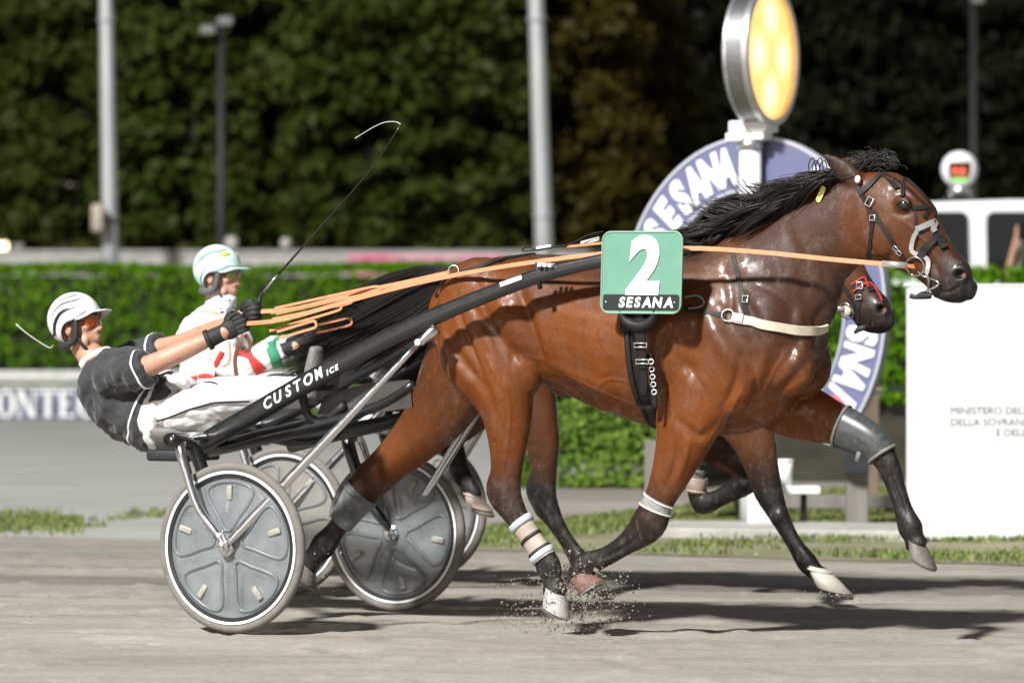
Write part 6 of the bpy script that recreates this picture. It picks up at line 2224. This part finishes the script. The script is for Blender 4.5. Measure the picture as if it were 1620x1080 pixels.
mb.add([list(p) for p in pl] + [list(p + n_ * 0.003) for p in pl], [tuple(range(16)), tuple(range(31, 15, -1))] + [(i, 16 + i, 16 + (i + 1) % 16, (i + 1) % 16) for i in range(16)])
tag(mb.build('key_tag', mat('yellow_plastic', (0.62, 0.58, 0.16), 0.4), B1, smooth=False))
st1([(1082, 362), (1100, 356), (1140, 345), (1182, 334)], .010, .004, .035, t=-.02).build('overcheck_rein', LEATHER, B1)

# harness: saddle, girth, breast collar
HN = thing('harness', 'black harness with girth and cream breast collar on the near horse', 'harness', F1, F1.p(1030, 560, 0))
ga, gb = F1.p(1002, 430, -.30), F1.p(1016, 660, -.27)
gax = Vector((gb - ga)).normalized()
gn = Vector((gax.z, 0, -gax.x))
gc = ga.lerp(gb, 0.55)
gc.y = 0
ring_strap(BV1, gc, gn, 0.050, 0.008, 0.003, 48).build('girth', LEATHER, HN)
ring_strap(BV1, gc + gn * 0.040, gn, 0.024, 0.006, 0.004, 48).build('second_girth', LEATHER, HN)
sdl = MB()
P, Nn = ring_line(BV1, gc, gn, 48)
top = [i for i in range(48) if Nn[i].z > 0.25]
top.sort(key=lambda i: Nn[i].y)
sdl.ribbon([P[i] + Nn[i] * 0.012 for i in top], 0.13, 0.022, [Nn[i] for i in top]).build('saddle', LEATHER, HN)
tug = MB().loft([(*F1.p(985, 492, -.37), .012, .03), (*F1.p(992, 508, -.37), .022, .03), (*F1.p(1012, 516, -.37), .026, .03), (*F1.p(1032, 508, -.37), .022, .03), (*F1.p(1040, 490, -.37), .012, .03)], 12, 4).build('shaft_tug', LEATHER, HN)
lsp = MB().ribbon([F1.p(1010, 492, -.375), F1.p(1012, 520, -.372), F1.p(1015, 560, -.355), F1.p(1018, 600, -.335), F1.p(1019, 628, -.32)], [.05, .05, .046, .042, .03], .006, [Vector((0, -1, 0))] * 5, 4).build('tug_strap', LEATHER, HN)
for u, v in ((1013, 546), (1016, 572)):
    q = F1.p(u, v, -.375)
    MB().tube([q + Vector((.028, 0, .008)), q + Vector((-.028, 0, .008)), q + Vector((-.028, 0, -.008)), q + Vector((.028, 0, -.008)), q + Vector((.028, 0, .008))], .003, 5).build('buckle', SILVER, lsp)
MB().ribbon([F1.p(1028, 560, -.33), F1.p(1032, 590, -.325), F1.p(1034, 620, -.31), F1.p(1036, 648, -.30)], .026, .006, [Vector((0, -1, 0))] * 4, 3).build('buckle_strap', LEATHER, HN)
for k in range(5):
    q = F1.p(1030 + k * 1.2, 572 + k * 12, -.345)
    ringo(q, .010, .0028, (0.3, -1, .2), SILVER, 'clip', HN, 10)
st1([(1082, 487), (1110, 492), (1148, 500)], .020).build('breast_strap', LEATHER, HN)
l0, n0 = surf(F1, BV1, 1152, 500)
ringo(l0 + n0 * .012, .024, .0035, n0, SILVER, 'breast_ring', HN)
br_ = st1([(1160, 503), (1190, 509), (1220, 516), (1250, 521), (1280, 524), (1296, 522), (1307, 517)], .038, .008, .005).build('breast_collar', CREAM, HN)
st1([(1162, 502), (1176, 505)], .034, .004, .015).build('collar_plate', mat('pale_plate', (0.6, 0.58, 0.54), 0.35), br_)
st1([(1158, 398), (1166, 430), (1174, 465), (1181, 500)], .020).build('neck_strap', LEATHER, HN)
buckle(F1, BV1, 1180, 474, .022, .026, HN)
mb = st1([(1084, 472), (1105, 468), (1118, 480), (1112, 488), (1090, 489)], .007, .004, .012).build('trace_loop', SILVER, HN)
st1([(948, 388), (900, 396), (850, 402), (800, 410), (762, 422), (725, 434)], .018, .005, .004, t=0.0).build('back_strap', LEATHER, HN)
for a, b in (((948, 384), (920, 390)), ((872, 396), (850, 398))):
    MB().tube([F1.p(*a, -.02) + Vector((0, 0, .015)), F1.p(*b, -.02) + Vector((0, 0, .012))], .010, 6).build('keeper', RIMW, HN)
MB().tube([F1.p(955, 366, -.05), F1.p(930, 372, -.05), F1.p(905, 385, -.05), F1.p(880, 390, -.05), F1.p(845, 396, -.05), F1.p(826, 397, -.05), F1.p(834, 391, -.05), F1.p(850, 396, -.05)], .003, 5, 4).build('loose_cord', LEATHER, HN)
q, qn = surf(F1, BV1, 722, 432, 0)
ringo(q + qn * .02, .022, .003, (.2, -1, .2), SILVER, 'rein_ring', HN)
st1([(712, 436), (700, 450), (690, 470)], .012, .004, .006).build('crupper', LEATHER, HN)

# number plate
NP = thing('number_plate', 'green square plate with big white 2 on the flank of the near horse', 'number plate', F1, F1.p(1014, 430, -.40))
NT = -.405
ca_, cb_ = F1.p(952, 430, NT), F1.p(1078, 432, NT)
cm = (ca_ + cb_) / 2
hw = (cb_ - ca_).length / 2
mpp = F1.px(1014, 430, NT)[1]
hh = 64 * mpp
cz = F1.p(1014, 431, NT).z
tilt = R(3.0)
def plate_pt(x, y, d=0.0):
    """x along the horse, y up, d outwards"""
    xx, yy = x * math.cos(tilt) + y * math.sin(tilt) * 1.0, y * math.cos(tilt) - x * math.sin(tilt) * 0.2
    return (cm.x + xx, NT - d - 0.05 * y, cz + yy)
def rrect(w, h, r, n=6):
    pl = []
    for cx, cy, a0 in ((w - r, h - r, 0), (-w + r, h - r, 90), (-w + r, -h + r, 180), (w - r, -h + r, 270)):
        for k in range(n + 1):
            a = R(a0 + 90 * k / n)
            pl.append((cx + r * math.cos(a), cy + r * math.sin(a)))
    return pl
GREENB = mat('number_green', (0.13, 0.295, 0.22), 0.4, var=0.08, vscale=5, coat=0.15)
bd = MB().prism(rrect(hw, hh, 0.035), lambda x, y, d: plate_pt(x, y, d - 0.012), 0.012).build('board', GREENB, NP, smooth=False)
MB().tube([plate_pt(x, y, -0.001) for x, y in rrect(hw, hh, 0.035) + rrect(hw, hh, 0.035)[:2]], 0.0045, 6).build('border', mat('pale_border', (0.20, 0.34, 0.26), 0.5), bd)
MB().prism(rrect(hw * 0.955, 0.031, 0.010), lambda x, y, d: plate_pt(x + 0.002, y - hh + 0.042, d + 0.0012), 0.002).build('name_strip', mat('name_black', (0.018, 0.022, 0.022), 0.4), bd, smooth=False)
V, Fs = text_shape('2', 0.305, 0.013, 0.10, 0.002, 0.92)
MB().add([plate_pt(x + 0.008, y + 0.030, z + 0.004) for x, y, z in V], Fs).build('numeral', WHITE, bd, smooth=False)
x0 = -0.098
for ch in 'SESANA':
    V, Fs = text_shape(ch, 0.054, 0.0022, 0.16, 0.0015, 1.0)
    wd = V[:, 0].max() - V[:, 0].min()
    MB().add([plate_pt(x + x0 + wd / 2 + 0.004, y - hh + 0.042, z + 0.0048) for x, y, z in V], Fs).build('letter', WHITE, bd, smooth=False)
    x0 += wd + 0.0035
for sx in (-1, 1):
    MB().ell(plate_pt(sx * hw * 0.86, -hh + 0.042, 0.005), (.004, .003, .004)).build('rivet', SILVER, bd)
MB().box((cm.x, NT + 0.045, cz - 0.03), (0.10, 0.07, 0.12), None, 0.01).build('bracket', BLACKM, NP, smooth=False)

# boots and bandages
def leg_path(fr, rows):
    A = np.array(PXs(fr, rows))
    return catmull(A[:, :5], 12)
def sleeve_boot(name, label, fr, bv, rows, pa, pb, lift, m, straps=(), grp='leg boots of the horses', flare=0.0, cat='leg boot'):
    """cover round a leg between photo points pa and pb"""
    S = leg_path(fr, rows)
    t_ = rows[-1][2]
    ia = int(np.argmin(np.linalg.norm(S[:, :3] - np.array(fr.p(*pa, t_)), axis=1)))
    ib = int(np.argmin(np.linalg.norm(S[:, :3] - np.array(fr.p(*pb, t_)), axis=1)))
    seg, nr = 22, 9
    V = []
    cs = []
    for k in range(nr):
        f = ia + (ib - ia) * k / (nr - 1)
        i0 = min(int(f), len(S) - 2)
        c = S[i0] * (1 - f % 1) + S[i0 + 1] * (f % 1)
        d = Vector(S[min(i0 + 2, len(S) - 1), :3] - S[max(i0 - 1, 0), :3]).normalized()
        a = Vector((0, 1, 0))
        a = (a - d * a.dot(d)).normalized()
        b = d.cross(a)
        row = []
        for j in range(seg):
            th = 2 * math.pi * j / seg
            q = a * math.cos(th) + b * math.sin(th)
            lim = c[3] * abs(math.sin(th)) + c[4] * abs(math.cos(th))
            loc, nrm, i, dist = bv.ray_cast(Vector(c[:3]), q, lim * 1.8)
            rr = dist if loc is not None and dist < lim * 1.6 else lim
            row.append((Vector(c[:3]), q, rr))
        cs.append((Vector(c[:3]), d))
        V.append(row)
    rad = np.array([[x[2] for x in row] for row in V])
    rad = (np.roll(rad, 1, 1) + 2 * rad + np.roll(rad, -1, 1)) / 4
    rad[1:-1] = (rad[:-2] + 2 * rad[1:-1] + rad[2:]) / 4
    rows3 = [[V[k][j][0] + V[k][j][1] * (rad[k, j] - 0.004) for j in range(seg)] for k in (0,)]
    for k in range(nr):
        lf = lift * (1 + flare * (k / (nr - 1)))
        rows3.append([V[k][j][0] + V[k][j][1] * (rad[k, j] + lf) for j in range(seg)])
    rows3.append([V[-1][j][0] + V[-1][j][1] * (rad[-1, j] - 0.004) for j in range(seg)])
    L = [list(p) for r_ in rows3 for p in r_]
    Fs = []
    for k in range(len(rows3) - 1):
        for j in range(seg):
            Fs.append((k * seg + j, k * seg + (j + 1) % seg, (k + 1) * seg + (j + 1) % seg, (k + 1) * seg + j))
    o = thing(name, label, cat, fr, cs[nr // 2][0], grp)
    MB().add(L, Fs).build('shell', m, o, angle=50)
    for f, w_, m2 in straps:
        k = int(round(f * (nr - 1)))
        P = [V[k][j % seg][0] + V[k][j % seg][1] * (rad[k, j % seg] + lift + 0.001) for j in range(seg + 1)]
        MB().ribbon(P, w_, 0.004, [V[k][j % seg][1] for j in range(seg + 1)]).build('strap', m2, o)
    return o
TAN = mat('tan_boot', (0.36, 0.30, 0.25), 0.6, var=0.15, vscale=20)
PALEB = mat('pale_blue_strap', (0.42, 0.47, 0.50), 0.55, var=0.1)
GREYB = mat('scuffed_grey_boot', (0.17, 0.185, 0.195), 0.55, var=0.45, vscale=22, bump=0.4, bscale=60)
DARKB = mat('dark_grey_boot', (0.050, 0.055, 0.057), 0.30, var=0.4, vscale=40, spec=0.6)
LACE = mat('pale_lace', (0.27, 0.26, 0.25), 0.7, var=0.3, vscale=60, bump=0.6, bscale=120)
sleeve_boot('shin_boot', 'tan shin boot with pale blue straps on the near horse, reaching hind leg', F1, BV1, LEGS1['near_hind'], (824, 828), (862, 884), .008, TAN,
            ((0.06, .030, PALEB), (0.40, .014, BLACKM), (0.70, .014, BLACKM), (0.92, .028, PALEB)))
sleeve_boot('hind_boot', 'scuffed grey boot below the hock of the trailing hind leg', F1, BV1, LEGS1['far_hind'], (574, 776), (538, 828), .013, GREYB, ((0.1, .02, GREYV),))
sleeve_boot('knee_band', 'pale lacy band above the knee of the bent near foreleg', F1, BV1, LEGS1['near_fore'], (1044, 788), (1036, 805), .003, LACE, ((0.1, .005, PIPE), (0.9, .005, PIPE)))
kb = sleeve_boot('knee_boot', 'dark grey knee boot on the outstretched far foreleg of the near horse', F1, BV1, LEGS1['far_fore'], (1332, 675), (1398, 718), .009, DARKB, ((0.03, .012, GREYV), (0.97, .014, GREYV)))
MB().ribbon([F1.p(1362, 708, .13), F1.p(1358, 720, .125), F1.p(1356, 730, .125)], .02, .004, [Vector((0, -1, 0))] * 3).build('buckle_tab', GREYV, kb)
WBOOT = mat('cream_bell_boot', (0.62, 0.58, 0.50), 0.5, var=0.08, vscale=18)
TBOOT = mat('tan_bell_boot', (0.36, 0.28, 0.235), 0.5, var=0.12, vscale=18)
def bell_boot(label, fr, pc, ps, toe, t, m, r=0.056):
    a, b = fr.p(*pc, t), fr.p(*ps, t)
    o = thing('bell_boot', label, 'leg boot', fr, a, 'leg boots of the horses')
    tt = (fr.p(pc[0] + toe[0], pc[1] + toe[1], t) - a).normalized()
    V, Fs, seg = [], [], 24
    R_ = ((-.12, .62, 0), (0, .78, 0), (.35, .98, .006), (.8, 1.2, .014), (.84, 1.17, .014), (.3, .8, .006))
    for q, s_, sh in R_:
        for j in range(seg):
            th = 2 * math.pi * j / seg
            V.append(list(a + (b - a) * q + tt * (math.cos(th) * r * s_ + sh) + Vector((0, math.sin(th) * r * s_ * .95, 0))))
    for k in range(len(R_) - 1):
        for j in range(seg):
            Fs.append((k * seg + j, k * seg + (j + 1) % seg, (k + 1) * seg + (j + 1) % seg, (k + 1) * seg + j))
    MB().add(V, Fs).build('bell', m, o, angle=50)
    c = a + (b - a) * 0.05
    P = [c + tt * math.cos(x) * r * .84 + Vector((0, math.sin(x) * r * .8, 0)) for x in np.linspace(0, 2 * math.pi, 25)]
    MB().tube(P, .005, 6).build('rolled_edge', m, o)
bell_boot('cream bell boot over the planted front hoof of the far horse', F2, (1296, 900), (1319, 938), (32, 8), -.14, WBOOT, 0.066)
bell_boot('tan bell boot on the folded front hoof of the far horse', F2, (1102, 778), (1102, 750), (-28, -5), .14, TBOOT)
bell_boot('tan bell boot on the lifted hind hoof of the far horse, beside the far wheel', F2, (748, 782), (757, 805), (24, 8), .14, TBOOT)

# bridle of the far horse
B2 = thing('bridle', 'black bridle with red edged noseband on the far horse', 'bridle', F2, F2.p(1360, 460, 0))
st2 = lambda px, w, th=.003, lf=.002, **k: Flat(strap(F2, BV2, px, w, th, lf, **k))
st2([(1300, 410), (1325, 440), (1345, 470), (1352, 490)], .02).build('cheek_strap', LEATHER, B2)
st2([(1348, 455), (1362, 446), (1376, 437), (1388, 432)], .034, .006).build('noseband', LEATHER, B2)
st2([(1350, 461), (1364, 452), (1378, 442), (1389, 437)], .006, .004, .008).build('noseband_edge', REDP, B2)
st2([(1347, 450), (1361, 441), (1375, 432), (1386, 428)], .006, .004, .008).build('noseband_edge', REDP, B2)
st2([(1360, 448), (1360, 470), (1357, 492), (1358, 510)], .022).build('nose_hanger', LEATHER, B2)
buckle(F2, BV2, 1360, 452, .026, .03, B2); buckle(F2, BV2, 1359, 470, .026, .02, B2)
l2, n2 = surf(F2, BV2, 1341, 490)
ringo(l2 + n2 * .012, .040, .0035, n2, CHROME, 'bit_ring', B2)
MB().ell(l2 + n2 * .01, (.026, .012, .026)).build('bit_guard', CREAM, B2)
mb = MB()
mb.loft([(*F2.p(1368, 518, -.06), .012, .012), (*F2.p(1360, 520, -.07), .014, .008), (*F2.p(1352, 526, -.07), .007, .005)], 8, 3)
mb.build('tape_end', BLACKM, B2)

# reins
RN = thing('reins', 'orange reins running from the near driver to the bit of the near horse', 'reins', F1, F1.p(380, 520, 0))
nL = Vector((0, -1, 0))
def rein(pts, w, m, nm, nrm=Vector((0.05, -0.9, 0.4)), sub=4):
    P = [F1.p(*p) if not isinstance(p, Vector) else p for p in pts]
    return MB().ribbon(P, w, .0025, [nrm] * len(P), sub).build(nm, m, RN, smooth=False)
hn, hf = GMn @ Vector((.06, .0, 0)), GMf @ Vector((.06, 0, 0))
rein([hn, (450, 505, -.15), (560, 474, -.17), (660, 448, -.22), (760, 428, -.27), (850, 414, -.31), (950, 402, -.345), (1080, 393, -.33), (1200, 399, -.26), (1320, 411, -.19), (1414, 419, -.14), BIT + bn * .006], .021, ORANGE, 'near_rein')
rein([hf, (470, 488, .05), (560, 464, .0), (640, 447, -.03), (712, 431, -.05)], .021, ORANGE, 'far_rein')
MB().ribbon([F1.p(898, 391, -.06), F1.p(925, 388, -.07), F1.p(955, 385, -.08)], .02, .004, [Vector((0, -.5, .8))] * 3, 3).build('far_rein', ORANGE, RN)
q = F1.p(1415, 419, -.14)
MB().ribbon([F1.p(1396, 417, -.150), F1.p(1434, 420, -.128)], .025, .008, [nL] * 2).build('rein_clip', SILVER, RN)
for (ua, va), (ub, vb), w_, t_ in (((425, 518), (540, 484), 11, -.11), ((430, 500), (558, 474), 10, -.06), ((436, 492), (600, 456), 9, -.02), ((440, 530), (500, 512), 11, -.14), ((500, 520), (556, 508), 12, -.05)):
    d = np.array([ub - ua, vb - va], float)
    L_ = np.linalg.norm(d)
    d /= L_
    n_ = np.array([d[1], -d[0]])
    pts = []
    for f, o_ in ((0.0, -.5), (.5, -.5), (.9, -.5), (.985, -.35), (1, 0), (.985, .35), (.9, .5), (.5, .5), (0, .5)):
        q = np.array([ua, va]) + d * L_ * f + n_ * w_ * o_
        pts.append((q[0], q[1], t_))
    rein(pts, .012, ORANGE, 'hand_loop', Vector((0, -1, .2)), 4)
rein([(386, 528, -.16), (378, 545, -.17), (372, 570, -.165), (375, 600, -.16)], .02, BROWNL, 'rein_end', nL)
rein([(388, 528, -.15), (396, 545, -.15), (392, 556, -.15), (384, 550, -.15)], .018, BROWNL, 'rein_end', nL)
rein([(362, 540, -.16), (364, 556, -.17), (362, 574, -.17), (352, 580, -.17)], .014, mat('tan_tape', (0.33, 0.24, 0.15), 0.6), 'rein_end', nL)
RN2 = thing('reins', 'orange reins of the far horse reaching its bit ring', 'reins', F2, F2.p(1320, 488, 0))
MB().ribbon([AR2[-1][-1] + Vector((.1, 0, 0)), F2.p(700, 500, -.25), F2.p(1000, 470, -.34), F2.p(1200, 478, -.24), F2.p(1300, 486, -.15), l2 + n2 * .016], .021, .004, [nL] * 6, 4).build('near_rein', ORANGE, RN2)
MB().ribbon([F2.p(1318, 487, -.136), F2.p(1336, 489, -.118)], .025, .008, [nL] * 2).build('rein_clip', SILVER, RN2)

# whip
WH = thing('whip', 'long thin black driving whip raised by the near driver', 'whip', F1, GMf.translation)
wt = GMf.translation.y - 0.0
g0 = GMf @ Vector((.035, 0, -.05))
g1 = F1.p(413, 466, wt)
tip = F1.p(634, 197, wt)
MB().tube([g0, g0.lerp(g1, .5), g1], [.009, .010, .008], 10).build('handle', BLACKM, WH)
MB().tube([g1, F1.p(440, 434, wt)], [.0065, .006], 8).build('ferrule', CHROME, WH)
MB().tube([F1.p(440, 434, wt), F1.p(520, 345, wt), F1.p(590, 264, wt), tip], [.0055, .0042, .0028, .0018], 8, 4).build('stock', BLACKG, WH)
MB().tube([tip, F1.p(626, 193, wt), F1.p(608, 194, wt), F1.p(588, 203, wt), F1.p(570, 214, wt), F1.p(562, 219, wt)], [.0022, .002, .002, .002, .0018, .0028], 6, 5).build('lash', mat('pale_cord', (0.45, 0.43, 0.40), 0.6), WH)

# ================================================================== sand thrown up by the hooves
r_ = np.random.default_rng(12)
V, Fs, k = [], [], 0
for cx_, cy_, sx_2, sy_2, n in ((895, 950, 46, 28, 1700), (930, 930, 30, 26, 900), (850, 985, 50, 9, 300), (60, 930, 60, 22, 110), (505, 905, 26, 18, 100), (1330, 946, 30, 8, 60)):
    for _ in range(n):
        u, v = r_.normal(cx_, sx_2), r_.normal(cy_, sy_2)
        t_ = r_.uniform(-.45, .3)
        p = F1.p(u, v, t_)
        if p.z < -0.01:
            p.z = 0.004
        s_ = abs(r_.normal(0, .0034)) + .0011
        d = r_.normal(size=(4, 3))
        d = d / np.linalg.norm(d, axis=1, keepdims=True) * s_
        w = F1.M @ p
        V += [list(np.array(w) + x) for x in d]
        Fs += [(k, k + 1, k + 2), (k, k + 2, k + 3), (k, k + 3, k + 1), (k + 1, k + 3, k + 2)]
        k += 4
tag(MB().add(V, Fs).build('flying_sand', mat('clod_sand', (0.26, 0.225, 0.185), 0.95), smooth=False, fix=False), kind='stuff')
